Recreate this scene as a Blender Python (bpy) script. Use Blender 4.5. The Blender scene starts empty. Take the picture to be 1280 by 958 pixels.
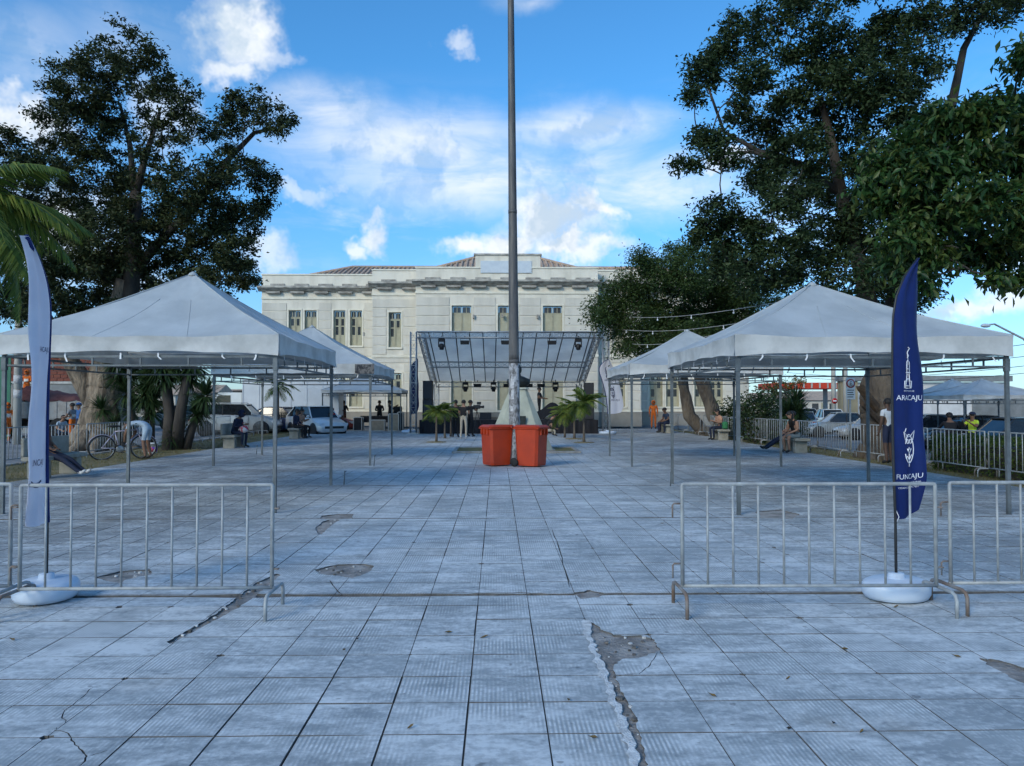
import bpy, bmesh, math, random
import numpy as np
from mathutils import Vector, Matrix, noise as mnoise, geometry as mgeo
random.seed(7); np.random.seed(7)
S = bpy.context.scene
COL = S.collection
PI = math.pi
R = math.radians

# ------------------------------------------------------------------ camera
FPX, CX, CY, CAM_H = 980.0, 640.0, 479.0, 1.60
cam_d = bpy.data.cameras.new('camera'); cam = bpy.data.objects.new('camera', cam_d)
COL.objects.link(cam); S.camera = cam
cam_d.sensor_width = 36.0; cam_d.lens = 36.0 * FPX / 1280.0
cam_d.clip_start = 0.05; cam_d.clip_end = 6000
cam.location = (0, 0, CAM_H)
cam.rotation_euler = (R(90 + 1.40), 0, R(-1.08))
CAM_R = cam.rotation_euler.to_matrix()

def ray(px, py):
    return CAM_R @ Vector(((px - CX) / FPX, (CY - py) / FPX, -1.0))
def at(px, py, d):
    """the point seen at a pixel of the 1280 x 958 photograph, d metres into the square"""
    v = ray(px, py); return Vector((0, 0, CAM_H)) + v * (d / v.y)
def gnd(px, py, z=0.0):
    v = ray(px, py); return Vector((0, 0, CAM_H)) + v * ((z - CAM_H) / v.z)
def pix(p):
    v = CAM_R.transposed() @ (Vector(p) - Vector((0, 0, CAM_H)))
    return CX + FPX * v.x / -v.z, CY - FPX * v.y / -v.z

# ------------------------------------------------------------------ light
SUN_EL, SUN_AZ = 27.0, 216.0           # azimuth clockwise from +Y (north): behind the camera, over the left shoulder
W = bpy.data.worlds.new('World'); S.world = W; W.use_nodes = True
S.view_settings.view_transform = 'Standard'; S.view_settings.look = 'None'
S.view_settings.gamma = 1.0; S.view_settings.exposure = 0.55
S.view_settings.use_curve_mapping = False
sd = bpy.data.lights.new('sun', 'SUN'); sun = bpy.data.objects.new('sun', sd); COL.objects.link(sun)
sd.energy = 1.4; sd.angle = R(20); sd.color = (1.0, 0.91, 0.74)
sdir = Vector((math.sin(R(SUN_AZ)) * math.cos(R(SUN_EL)), math.cos(R(SUN_AZ)) * math.cos(R(SUN_EL)), math.sin(R(SUN_EL))))
sun.rotation_euler = sdir.to_track_quat('Z', 'Y').to_euler(); sun.location = (0, 0, 40)

def build_sky():
    nt = W.node_tree; N = nt.nodes; L = nt.links; N.clear()
    def nd(t, **k):
        n = N.new(t)
        for a, b in k.items(): setattr(n, a, b)
        return n
    def math_(op, a, b=None, clamp=False):
        n = nd('ShaderNodeMath', operation=op, use_clamp=clamp)
        for i, x in enumerate((a, b)):
            if x is None: continue
            if isinstance(x, (int, float)): n.inputs[i].default_value = x
            else: L.new(x, n.inputs[i])
        return n.outputs[0]
    def vmath(op, a, b=None):
        n = nd('ShaderNodeVectorMath', operation=op)
        for i, x in enumerate((a, b)):
            if x is None: continue
            if isinstance(x, (tuple, list, Vector)): n.inputs[i].default_value = x
            else: L.new(x, n.inputs[i])
        return n.outputs['Value'] if op in ('LENGTH', 'DOT_PRODUCT') else n.outputs['Vector']
    def ramp(x, a, b, lo=0.0, hi=1.0):
        n = nd('ShaderNodeMapRange', interpolation_type='SMOOTHSTEP')
        L.new(x, n.inputs[0])
        for i, q in enumerate((a, b, lo, hi)): n.inputs[1 + i].default_value = q
        return n.outputs[0]
    def noise(vec, scale, detail=6, rough=0.55, lac=2.0):
        n = nd('ShaderNodeTexNoise'); L.new(vec, n.inputs['Vector'])
        n.inputs['Scale'].default_value = scale; n.inputs['Detail'].default_value = detail
        n.inputs['Roughness'].default_value = rough; n.inputs['Lacunarity'].default_value = lac
        return n
    def sep(v):
        n = nd('ShaderNodeSeparateXYZ'); L.new(v, n.inputs[0]); return n.outputs
    out = nd('ShaderNodeOutputWorld'); bg = nd('ShaderNodeBackground'); bg.inputs['Strength'].default_value = 0.096
    sky = nd('ShaderNodeTexSky', sky_type='NISHITA', sun_disc=False)
    sky.sun_elevation = R(SUN_EL); sky.sun_rotation = R(SUN_AZ)
    sky.altitude = 0; sky.air_density = 1.0; sky.dust_density = 0.4; sky.ozone_density = 1.0
    d = nd('ShaderNodeTexCoord').outputs['Generated']
    d = vmath('NORMALIZE', d)
    # the photograph's white balance: deep blue overhead, paler towards the horizon
    g = nd('ShaderNodeMix', data_type='RGBA'); L.new(ramp(sep(d)[2], 0.0, 0.36), g.inputs['Factor'])
    g.inputs['A'].default_value = (0.52, 0.80, 1.24, 1); g.inputs['B'].default_value = (0.43, 1.07, 1.54, 1)
    hs = nd('ShaderNodeVectorMath', operation='MULTIPLY'); L.new(sky.outputs[0], hs.inputs[0]); L.new(g.outputs['Result'], hs.inputs[1])
    # billow the cloud outlines
    wob = noise(d, 9.0, 5, 0.62).outputs['Color']
    w2 = vmath('SUBTRACT', wob, (0.5, 0.5, 0.5))
    dd = vmath('ADD', d, vmath('MULTIPLY', w2, (0.16, 0.16, 0.16)))
    # cumulus puffs: (px, py, half width px, half height px, amount)
    puffs = [(298, 50, 40, 36, 1), (328, 72, 34, 14, .45), (290, 92, 26, 22, .8), (565, 58, 24, 15, .5), (576, 74, 14, 10, .35),
             (690, 282, 74, 40, 1.0), (645, 306, 66, 30, 1), (725, 314, 62, 22, 1), (590, 308, 36, 24, .9), (735, 256, 40, 24, .95),
             (478, 282, 26, 26, .9), (456, 312, 24, 16, .75), (365, 250, 36, 14, .5), (408, 242, 24, 12, .4), (325, 322, 24, 28, .6),
             (8, 160, 60, 30, .9), (930, 215, 46, 12, .7), (1215, 385, 70, 16, .8), (1265, 375, 40, 22, .75),
             (60, 270, 80, 50, .8), (200, 140, 40, 60, .5), (120, 330, 80, 40, .6),
             (-160, 260, 120, 60, .9), (1420, 300, 120, 50, .9), (1560, 140, 130, 50, .8), (-330, 120, 120, 60, .9)]
    veils = [(520, 182, 220, 54, .66), (730, 165, 130, 40, .68), (640, 218, 290, 56, .70), (410, 135, 95, 36, .55), (820, 240, 130, 42, .62), (180, 60, 120, 60, .22), (1100, 300, 160, 50, .35), (30, 70, 80, 60, .30), (650, 2, 40, 14, .4)]
    def blob(vec, px, py, hw, hh, amt, outer, inner):
        # distance from a direction in the sky, measured in the cloud's own half width and half height
        c = ray(px, py).normalized(); right = Vector((c.y, -c.x, 0)).normalized(); up = right.cross(c)
        mp = nd('ShaderNodeMapping', vector_type='TEXTURE'); L.new(vec, mp.inputs['Vector'])
        mp.inputs['Location'].default_value = c; mp.inputs['Scale'].default_value = (hw / FPX, 0.8, hh / FPX)
        mp.inputs['Rotation'].default_value = Matrix((right, c, up)).transposed().to_euler()
        return ramp(vmath('LENGTH', mp.outputs[0]), outer, inner, 0, amt)
    total = None
    for q in puffs:
        m = blob(dd, *q, 1.30, 0.26)
        total = m if total is None else math_('MAXIMUM', total, m)
    # thin cirrus veil streaked sideways, in the band over the square and on round the sky
    stretch = vmath('MULTIPLY', d, (2.2, 2.2, 7.5))
    ci = noise(stretch, 2.6, 5, 0.6)
    ci.inputs['Distortion'].default_value = 0.6
    veil = ramp(ci.outputs['Fac'], 0.44, 0.76, 0, 0.40)
    soft = None
    dv = vmath('ADD', d, vmath('MULTIPLY', w2, (0.07, 0.07, 0.035)))
    for q in veils:
        m = blob(dv, *q, 1.26, 0.0)
        soft = m if soft is None else math_('MAXIMUM', soft, m)
    soft = math_('MULTIPLY', soft, ramp(ci.outputs['Fac'], 0.30, 0.62, 0.45, 1.25))
    z = sep(d)[2]
    band = math_('MULTIPLY', ramp(z, 0.13, 0.22), ramp(z, 0.40, 0.29))
    veil = math_('MAXIMUM', math_('MULTIPLY', veil, band), soft)
    # cumulus further round the sky, out of the photograph's field
    cu = noise(vmath('MULTIPLY', d, (1, 1, 1.8)), 3.1, 4, 0.58).outputs['Fac']
    cu = ramp(cu, 0.53, 0.66)
    side = ramp(vmath('DOT_PRODUCT', d, tuple(Vector((0.02, 0.97, 0.24)).normalized())), 0.70, 0.52)
    cu = math_('MULTIPLY', cu, side)
    puff = math_('MAXIMUM', total, cu)
    mask = math_('MAXIMUM', puff, veil, True)
    # cloud colour: white tops, blue-grey bodies
    shade = noise(dd, 11.0, 3, 0.55).outputs['Fac']
    mixc = nd('ShaderNodeMix', data_type='RGBA')
    L.new(ramp(shade, 0.36, 0.56), mixc.inputs['Factor'])
    mixc.inputs['A'].default_value = (4.2, 5.2, 6.3, 1); mixc.inputs['B'].default_value = (7.6, 7.8, 8.0, 1)
    mix = nd('ShaderNodeMix', data_type='RGBA')
    L.new(mask, mix.inputs['Factor']); L.new(hs.outputs[0], mix.inputs['A']); L.new(mixc.outputs['Result'], mix.inputs['B'])
    L.new(mix.outputs['Result'], bg.inputs['Color']); L.new(bg.outputs[0], out.inputs[0])
build_sky()
W.cycles.sampling_method = 'MANUAL'; W.cycles.sample_map_resolution = 512
S.cycles.max_bounces = 4; S.cycles.diffuse_bounces = 2; S.cycles.glossy_bounces = 2; S.cycles.use_adaptive_sampling = True; S.cycles.adaptive_threshold = 0.03
S.cycles.transparent_max_bounces = 8; S.cycles.use_denoising = True; S.cycles.caustics_reflective = False; S.cycles.caustics_refractive = False
S.cycles.sample_clamp_indirect = 6

# ------------------------------------------------------------------ materials
MATS = {}
def mat(name, col, col2=None, scale=6.0, rough=0.65, metal=0.0, bump=0.0, bscale=None, detail=5, lo=0.38, hi=0.62, spec=0.4,
        trans=0.0, stretch=None, world=False, coat=0.0, sheen=0.0):
    """plain procedural material: two tones mixed by noise, optional fine relief"""
    if name in MATS: return MATS[name]
    m = bpy.data.materials.new(name); m.use_nodes = True
    nt = m.node_tree; N = nt.nodes; L = nt.links
    b = N['Principled BSDF']; b.inputs['Roughness'].default_value = rough; b.inputs['Metallic'].default_value = metal
    b.inputs['Specular IOR Level'].default_value = spec; b.inputs['Coat Weight'].default_value = coat
    b.inputs['Base Color'].default_value = (*col, 1)
    if col2 is None: col2 = tuple(c * 0.82 for c in col)
    tc = N.new('ShaderNodeTexCoord'); ge = N.new('ShaderNodeNewGeometry')
    vec = ge.outputs['Position'] if world else tc.outputs['Object']
    if stretch:
        mp = N.new('ShaderNodeVectorMath'); mp.operation = 'MULTIPLY'; mp.inputs[1].default_value = stretch
        L.new(vec, mp.inputs[0]); vec = mp.outputs[0]
    no = N.new('ShaderNodeTexNoise'); no.inputs['Scale'].default_value = scale; no.inputs['Detail'].default_value = detail
    no.inputs['Roughness'].default_value = 0.6
    L.new(vec, no.inputs['Vector'])
    mr = N.new('ShaderNodeMapRange'); mr.inputs[1].default_value = lo; mr.inputs[2].default_value = hi
    L.new(no.outputs['Fac'], mr.inputs[0])
    mx = N.new('ShaderNodeMix'); mx.data_type = 'RGBA'
    mx.inputs['A'].default_value = (*col, 1); mx.inputs['B'].default_value = (*col2, 1)
    L.new(mr.outputs[0], mx.inputs['Factor']); L.new(mx.outputs['Result'], b.inputs['Base Color'])
    if bump:
        bn = N.new('ShaderNodeTexNoise'); bn.inputs['Scale'].default_value = bscale or scale * 5; bn.inputs['Detail'].default_value = 5
        L.new(vec, bn.inputs['Vector'])
        bp = N.new('ShaderNodeBump'); bp.inputs['Strength'].default_value = bump; bp.inputs['Distance'].default_value = 0.02
        L.new(bn.outputs['Fac'], bp.inputs['Height']); L.new(bp.outputs[0], b.inputs['Normal'])
    if trans:
        out = N['Material Output']; tr = N.new('ShaderNodeBsdfTranslucent'); ms = N.new('ShaderNodeMixShader')
        ms.inputs[0].default_value = trans
        L.new(mx.outputs['Result'], tr.inputs[0]); L.new(b.outputs[0], ms.inputs[1]); L.new(tr.outputs[0], ms.inputs[2])
        L.new(ms.outputs[0], out.inputs[0])
    MATS[name] = m
    return m

def leaf_mat(name, c1, c2, c3=None, trans=0.25, rough=0.55):
    """foliage: tone varies from leaf to leaf and clump to clump"""
    if name in MATS: return MATS[name]
    m = bpy.data.materials.new(name); m.use_nodes = True
    nt = m.node_tree; N = nt.nodes; L = nt.links
    b = N['Principled BSDF']; b.inputs['Roughness'].default_value = rough; b.inputs['Specular IOR Level'].default_value = 0.3
    ge = N.new('ShaderNodeNewGeometry')
    no = N.new('ShaderNodeTexNoise'); no.inputs['Scale'].default_value = 0.7; no.inputs['Detail'].default_value = 3
    L.new(ge.outputs['Position'], no.inputs['Vector'])
    ad = N.new('ShaderNodeMath'); ad.operation = 'ADD'
    mu = N.new('ShaderNodeMath'); mu.operation = 'MULTIPLY'; mu.inputs[1].default_value = 0.7
    L.new(ge.outputs['Random Per Island'], mu.inputs[0]); L.new(mu.outputs[0], ad.inputs[0]); L.new(no.outputs['Fac'], ad.inputs[1])
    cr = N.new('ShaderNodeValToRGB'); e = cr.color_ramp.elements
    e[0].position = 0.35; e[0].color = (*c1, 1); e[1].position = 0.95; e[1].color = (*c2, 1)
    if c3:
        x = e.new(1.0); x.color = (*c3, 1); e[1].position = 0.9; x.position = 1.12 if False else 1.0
    L.new(ad.outputs[0], cr.inputs[0]); L.new(cr.outputs[0], b.inputs['Base Color'])
    tr = N.new('ShaderNodeBsdfTranslucent'); L.new(cr.outputs[0], tr.inputs[0])
    ms = N.new('ShaderNodeMixShader'); ms.inputs[0].default_value = trans
    L.new(b.outputs[0], ms.inputs[1]); L.new(tr.outputs[0], ms.inputs[2]); L.new(ms.outputs[0], N['Material Output'].inputs[0])
    MATS[name] = m
    return m

# ------------------------------------------------------------------ mesh helpers
class MB:
    def __init__(s): s.v = []; s.f = []; s.m = []; s.s = []
    def add(s, vs, fs, mi=0, smooth=False):
        o = len(s.v); s.v += [tuple(p) for p in vs]
        for f in fs: s.f.append([i + o for i in f]); s.m.append(mi); s.s.append(smooth)
        return s
    def box(s, x0, y0, z0, x1, y1, z1, mi=0):
        x0, x1 = sorted((x0, x1)); y0, y1 = sorted((y0, y1)); z0, z1 = sorted((z0, z1))
        return s.add([(x0,y0,z0),(x1,y0,z0),(x1,y1,z0),(x0,y1,z0),(x0,y0,z1),(x1,y0,z1),(x1,y1,z1),(x0,y1,z1)],
              [(0,3,2,1),(4,5,6,7),(0,1,5,4),(1,2,6,5),(2,3,7,6),(3,0,4,7)], mi)
    def cbox(s, c, sz, ch=0.01, mi=0):
        """box with chamfered vertical and top edges"""
        cx, cy, cz = c; hx, hy, hz = sz[0]/2, sz[1]/2, sz[2]/2
        def ring(ix, iy, z): 
            return [(cx-hx+ix+ch, cy-hy+iy, z),(cx+hx-ix-ch, cy-hy+iy, z),(cx+hx-ix, cy-hy+iy+ch, z),(cx+hx-ix, cy+hy-iy-ch, z),
                    (cx+hx-ix-ch, cy+hy-iy, z),(cx-hx+ix+ch, cy+hy-iy, z),(cx-hx+ix, cy+hy-iy-ch, z),(cx-hx+ix, cy-hy+iy+ch, z)]
        vs = ring(ch, ch, cz-hz) + ring(0, 0, cz-hz+ch) + ring(0, 0, cz+hz-ch) + ring(ch, ch, cz+hz)
        fs = [tuple(range(7, -1, -1)), tuple(range(24, 32))]
        for k in range(3):
            for i in range(8): j = (i+1) % 8; fs.append((k*8+i, k*8+j, k*8+8+j, k*8+8+i))
        return s.add(vs, fs, mi)
    def tube(s, path, rad, n=8, mi=0, smooth=True, cap=True):
        path = [Vector(p) for p in path]
        if not hasattr(rad, '__len__'): rad = [rad] * len(path)
        vs = []; prev = None
        for i, p in enumerate(path):
            t = (path[min(i+1, len(path)-1)] - path[max(i-1, 0)])
            t = t.normalized() if t.length > 1e-9 else Vector((0, 0, 1))
            if prev is None:
                a = Vector((0, 0, 1)) if abs(t.z) < 0.9 else Vector((1, 0, 0))
                u = t.cross(a).normalized()
            else:
                u = prev - t * prev.dot(t)
                u = u.normalized() if u.length > 1e-6 else t.orthogonal().normalized()
            prev = u; w = t.cross(u)
            for k in range(n):
                a = 2 * PI * (k + 0.5) / n
                vs.append(p + (u * math.cos(a) + w * math.sin(a)) * rad[i])
        fs = []
        for i in range(len(path) - 1):
            for k in range(n):
                j = (k + 1) % n; fs.append((i*n+k, i*n+j, (i+1)*n+j, (i+1)*n+k))
        if cap: fs.append(tuple(range(n-1, -1, -1))); fs.append(tuple(range((len(path)-1)*n, len(path)*n)))
        return s.add(vs, fs, mi, smooth)
    def bar(s, p, q, w, h=None, mi=0):
        """square bar between two points"""
        p = Vector(p); q = Vector(q); h = h or w; t = (q - p).normalized()
        a = Vector((0, 0, 1)) if abs(t.z) < 0.95 else Vector((0, 1, 0))
        u = t.cross(a).normalized() * w / 2; v = u.cross(t).normalized() * h / 2
        vs = [p-u-v, p+u-v, p+u+v, p-u+v, q-u-v, q+u-v, q+u+v, q-u+v]
        return s.add(vs, [(0,1,2,3),(7,6,5,4),(0,4,5,1),(1,5,6,2),(2,6,7,3),(3,7,4,0)], mi)
    def lathe(s, prof, n=16, c=(0, 0, 0), mi=0, smooth=True, sx=1, sy=1):
        vs = []; fs = []
        for r, z in prof:
            for k in range(n):
                a = 2*PI*k/n; vs.append((c[0]+r*sx*math.cos(a), c[1]+r*sy*math.sin(a), c[2]+z))
        for i in range(len(prof)-1):
            for k in range(n): j = (k+1) % n; fs.append((i*n+k, i*n+j, (i+1)*n+j, (i+1)*n+k))
        fs.append(tuple(range(n-1, -1, -1))); fs.append(tuple(range((len(prof)-1)*n, len(prof)*n)))
        return s.add(vs, fs, mi, smooth)
    def ball(s, c, r, n=10, m=7, mi=0, z0=-1.0, z1=1.0):
        if not hasattr(r, '__len__'): r = (r, r, r)
        prof = []
        a0, a1 = math.asin(max(-1, z0)), math.asin(min(1, z1))
        vs = []; fs = []
        for i in range(m+1):
            a = a0 + (a1-a0)*i/m
            for k in range(n):
                b = 2*PI*k/n; vs.append((c[0]+r[0]*math.cos(a)*math.cos(b), c[1]+r[1]*math.cos(a)*math.sin(b), c[2]+r[2]*math.sin(a)))
        for i in range(m):
            for k in range(n): j = (k+1) % n; fs.append((i*n+k, i*n+j, (i+1)*n+j, (i+1)*n+k))
        return s.add(vs, fs, mi, True)
    def prism(s, poly, z0, z1, mi=0, axis='z'):
        """polygon (counter-clockwise) extruded; axis z: poly is xy; y: poly is xz; x: poly is yz"""
        n = len(poly)
        def mk(p, h):
            return (p[0], p[1], h) if axis == 'z' else ((p[0], h, p[1]) if axis == 'y' else (h, p[0], p[1]))
        vs = [mk(p, z0) for p in poly] + [mk(p, z1) for p in poly]
        fs = [tuple(range(n-1, -1, -1)), tuple(range(n, 2*n))] + [(i, (i+1) % n, n+(i+1) % n, n+i) for i in range(n)]
        return s.add(vs, fs, mi)
    def mesh(s, name, mats, fixn=True):
        me = bpy.data.meshes.new(name); me.from_pydata([tuple(v) for v in s.v], [], s.f)
        if not isinstance(mats, (list, tuple)): mats = [mats]
        for m in mats: me.materials.append(m)
        me.polygons.foreach_set('material_index', s.m); me.polygons.foreach_set('use_smooth', s.s)
        if fixn and len(s.f) < 6000:
            bm = bmesh.new(); bm.from_mesh(me); bmesh.ops.recalc_face_normals(bm, faces=bm.faces); bm.to_mesh(me); bm.free()
        me.update()
        return me
    def build(s, name, mats, parent=None, loc=None, rz=0, fixn=True):
        return link(name, s.mesh(name, mats, fixn), parent, loc, rz)

def link(name, me, parent=None, loc=None, rz=0):
    o = bpy.data.objects.new(name, me); COL.objects.link(o)
    if loc is not None: o.location = loc
    if rz: o.rotation_euler.z = rz
    if parent is not None: o.parent = parent
    return o
def tag(o, label=None, cat=None, group=None, kind=None):
    if label: o['label'] = label
    if cat: o['category'] = cat
    if group: o['group'] = group
    if kind: o['kind'] = kind
    return o
def thing(name, label, cat, loc=(0, 0, 0), rz=0, group=None):
    o = bpy.data.objects.new(name, None); COL.objects.link(o); o.empty_display_size = 0.2
    o.location = loc; o.rotation_euler.z = rz
    return tag(o, label, cat, group)
KIDS = {}
def dup(root, loc, rz=0, label=None, group=None, swap=None):
    """copy a thing with its parts and sub-parts"""
    kids = [(o, [g for g in o.children]) for o in root.children]
    r = root.copy(); COL.objects.link(r); r.location = loc; r.rotation_euler = (0, 0, rz)
    if label: r['label'] = label
    if group: r['group'] = group
    for ch, gs in kids:
        c = ch.copy(); COL.objects.link(c); c.parent = r
        for g in gs:
            d = g.copy(); COL.objects.link(d); d.parent = c
    return r
def text_verts(body, size):
    """flat lettering as triangles in the xy plane"""
    cu = bpy.data.curves.new('lettering', 'FONT'); cu.body = body; cu.size = size; cu.align_x = 'CENTER'; cu.resolution_u = 3
    o = bpy.data.objects.new('lettering', cu); COL.objects.link(o)
    me = bpy.data.meshes.new_from_object(o.evaluated_get(bpy.context.evaluated_depsgraph_get()))
    v = [tuple(p.co) for p in me.vertices]; f = [list(p.vertices) for p in me.polygons]
    bpy.data.objects.remove(o); bpy.data.curves.remove(cu); bpy.data.meshes.remove(me)
    return v, f
# ------------------------------------------------------------------ ground
def tile_material():
    m = bpy.data.materials.new('worn ridged cement tile'); m.use_nodes = True
    nt = m.node_tree; N = nt.nodes; L = nt.links; b = N['Principled BSDF']
    def mth(op, a, c=None, clamp=False):
        n = N.new('ShaderNodeMath'); n.operation = op; n.use_clamp = clamp
        for i, x in enumerate((a, c)):
            if x is None: continue
            if isinstance(x, (int, float)): n.inputs[i].default_value = x
            else: L.new(x, n.inputs[i])
        return n.outputs[0]
    def rng(x, a, c, lo=0., hi=1.):
        n = N.new('ShaderNodeMapRange'); L.new(x, n.inputs[0])
        for i, q in enumerate((a, c, lo, hi)): n.inputs[1+i].default_value = q
        return n.outputs[0]
    def nz(vec, sc, det=5, ro=.6):
        n = N.new('ShaderNodeTexNoise'); L.new(vec, n.inputs['Vector']); n.inputs['Scale'].default_value = sc
        n.inputs['Detail'].default_value = det; n.inputs['Roughness'].default_value = ro; return n.outputs['Fac']
    def mul(vec, k):
        n = N.new('ShaderNodeVectorMath'); n.operation = 'MULTIPLY'; n.inputs[1].default_value = k; L.new(vec, n.inputs[0]); return n.outputs[0]
    def mix(f, a, c):
        n = N.new('ShaderNodeMix'); n.data_type = 'RGBA'
        for k, x in (('Factor', f), ('A', a), ('B', c)):
            if isinstance(x, tuple): n.inputs[k].default_value = (*x, 1)
            elif isinstance(x, float): n.inputs[k].default_value = x
            else: L.new(x, n.inputs[k])
        return n.outputs['Result']
    P = N.new('ShaderNodeNewGeometry').outputs['Position']
    sx = N.new('ShaderNodeSeparateXYZ'); L.new(P, sx.inputs[0])
    # one value per tile, one per slab of tiles
    fx = mth('FLOOR', mth('MULTIPLY', mth('ADD', sx.outputs[0], 0.153), 2.5)); fy = mth('FLOOR', mth('MULTIPLY', mth('SUBTRACT', sx.outputs[1], 3.822), 2.5))
    cb = N.new('ShaderNodeCombineXYZ'); L.new(fx, cb.inputs[0]); L.new(fy, cb.inputs[1])
    wn = N.new('ShaderNodeTexWhiteNoise'); wn.noise_dimensions = '2D'; L.new(cb.outputs[0], wn.inputs['Vector'])
    tv = wn.outputs['Value']
    ridge = mth('SINE', mth('MULTIPLY', sx.outputs[0], 2*PI/0.0235))
    ridge01 = rng(ridge, -0.7, 0.7)
    big = nz(P, 0.45, 4); mid = nz(P, 2.6, 6, .62); fin = nz(P, 22, 5, .65)
    streak = nz(mul(P, (1.1, 3.0, 1.0)), 2.4, 6, .66); grit = nz(P, 160, 3, .7)
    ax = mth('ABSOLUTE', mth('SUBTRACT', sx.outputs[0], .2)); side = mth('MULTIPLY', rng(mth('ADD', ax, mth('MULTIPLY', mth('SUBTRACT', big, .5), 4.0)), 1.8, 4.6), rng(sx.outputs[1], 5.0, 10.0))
    base = mix(rng(mid, .35, .68), (.265, .295, .31), (.39, .425, .44))      # sides then painted greyer and darker, for the sky blocked by trees
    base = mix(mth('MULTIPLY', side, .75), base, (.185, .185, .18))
    base = mix(rng(tv, 0, 1, 0, .25), base, (.30, .32, .33))
    # old white coat left on the ridge tops and in smears
    w1 = mth('ADD', mth('MULTIPLY', streak, .62), mth('MULTIPLY', big, .5)); w1 = mth('ADD', w1, mth('MULTIPLY', mth('SUBTRACT', fin, .5), .50))
    w1 = mth('ADD', w1, mth('MULTIPLY', mth('SUBTRACT', tv, .5), .05))
    wear = rng(mth('SUBTRACT', w1, mth('MULTIPLY', side, .05)), .455, .655)  # white coat also thinned within the painted tree shade at the sides
    rmask = rng(nz(P, 1.5, 4, .6), .45, .60)            # ridges worn flat in places
    onridge = mth('MULTIPLY', wear, mth('SUBTRACT', 1.0, mth('MULTIPLY', mth('SUBTRACT', 1.0, ridge01), mth('MULTIPLY', rmask, .85))))
    col = mix(mth('MULTIPLY', onridge, .80), base, (.75, .775, .775))
    # dark stains, gum and damp
    st = rng(nz(P, 1.1, 7, .68), .56, .72)
    col = mix(mth('MULTIPLY', st, .55), col, (.215, .235, .245))
    sp = rng(nz(P, 9.0, 2, .5), .70, .74)
    col = mix(mth('MULTIPLY', sp, .5), col, (.06, .062, .065))
    br = rng(nz(P, .8, 5, .6), .60, .75)
    col = mix(mth('MULTIPLY', br, .35), col, (.30, .25, .19))
    L.new(col, b.inputs['Base Color'])
    L.new(rng(mid, .3, .7, .55, .85), b.inputs['Roughness']); b.inputs['Specular IOR Level'].default_value = .35
    h = mth('ADD', mth('MULTIPLY', mth('MULTIPLY', ridge01, rmask), .5), mth('MULTIPLY', grit, .35)); h = mth('ADD', h, mth('MULTIPLY', fin, .6))
    bp = N.new('ShaderNodeBump'); bp.inputs['Strength'].default_value = .55; bp.inputs['Distance'].default_value = .004
    L.new(h, bp.inputs['Height']); L.new(bp.outputs[0], b.inputs['Normal'])
    return m
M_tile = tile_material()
M_side = mat('dirt-stained tile edge', (.10, .098, .095), (.16, .155, .145), 12, .95, world=True)
M_bed = mat('cement bed with dirt', (.10, .095, .09), (.18, .165, .15), 5, .9, bump=.8, bscale=40, world=True)
M_mortar = mat('pale broken mortar', (.80, .80, .78), (.52, .52, .51), 14, .9, bump=.6, bscale=90, world=True)
M_asph = mat('sun-bleached street surface', (.16, .165, .175), (.26, .26, .26), 1.2, .9, bump=.4, bscale=60, world=True)
M_kerb = mat('kerb concrete', (.36, .35, .33), (.25, .24, .23), 4, .85, bump=.3, world=True)
M_soil = mat('dry soil and turf', (.25, .195, .11), (.15, .135, .06), 2.2, .95, bump=.8, bscale=30, world=True)
M_blade = leaf_mat('dry grass blades', (.10, .10, .03), (.21, .18, .07))

mb = MB()
xs = [-3000, -60, -12.4, 10.6, 14.5, 60, 3000]; zs = [-.13, -.13, -.13, -.13, -.5, -.5, -.5]
ys = [-300, 0, 60, 300, 4000]
for y in ys:
    for x, z in zip(xs, zs): mb.v.append((x, y, z))
n = len(xs)
for j in range(len(ys)-1):
    for i in range(n-1): mb.f.append((j*n+i, j*n+i+1, (j+1)*n+i+1, (j+1)*n+i)); mb.m.append(0); mb.s.append(False)
tag(mb.build('ground', M_asph), kind='structure')

# the square's bed; the tiles are laid on it
PX0, PX1, PY0, PY1 = -9.753, 9.847, 1.022, 46.6
mb = MB().box(PX0, PY0 - 4, -.125, PX1, PY1, -.019)
plaza = tag(mb.build('pavement', M_bed), kind='structure')

T, GAP, GAPY = 0.4, 0.0048, 0.0095
def tile_geo(dz=(0, 0, 0, 0), ch=.003):
    a = T/2 - GAP/2; b = T/2 - GAPY/2; c = a - ch; d = b - ch*.4
    top = [(-c, -d, dz[0]), (c, -d, dz[1]), (c, d, dz[2]), (-c, d, dz[3])]
    mid = [(-a, -b, dz[0]-ch), (a, -b, dz[1]-ch), (a, b, dz[2]-ch), (-a, b, dz[3]-ch)]
    bot = [(-a, -b, -.02), (a, -b, -.02), (a, b, -.02), (-a, b, -.02)]
    fs = [(0, 1, 2, 3)]
    for k in range(2):
        for i in range(4): j = (i+1) % 4; fs.append((k*4+4+i, k*4+4+j, k*4+j, k*4+i))
    return top + mid + bot, fs
def inside(p, poly):
    c = False; j = len(poly) - 1
    for i in range(len(poly)):
        (xi, yi), (xj, yj) = poly[i], poly[j]
        if (yi > p[1]) != (yj > p[1]) and p[0] < (xj - xi) * (p[1] - yi) / (yj - yi) + xi: c = not c
        j = i
    return c
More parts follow.
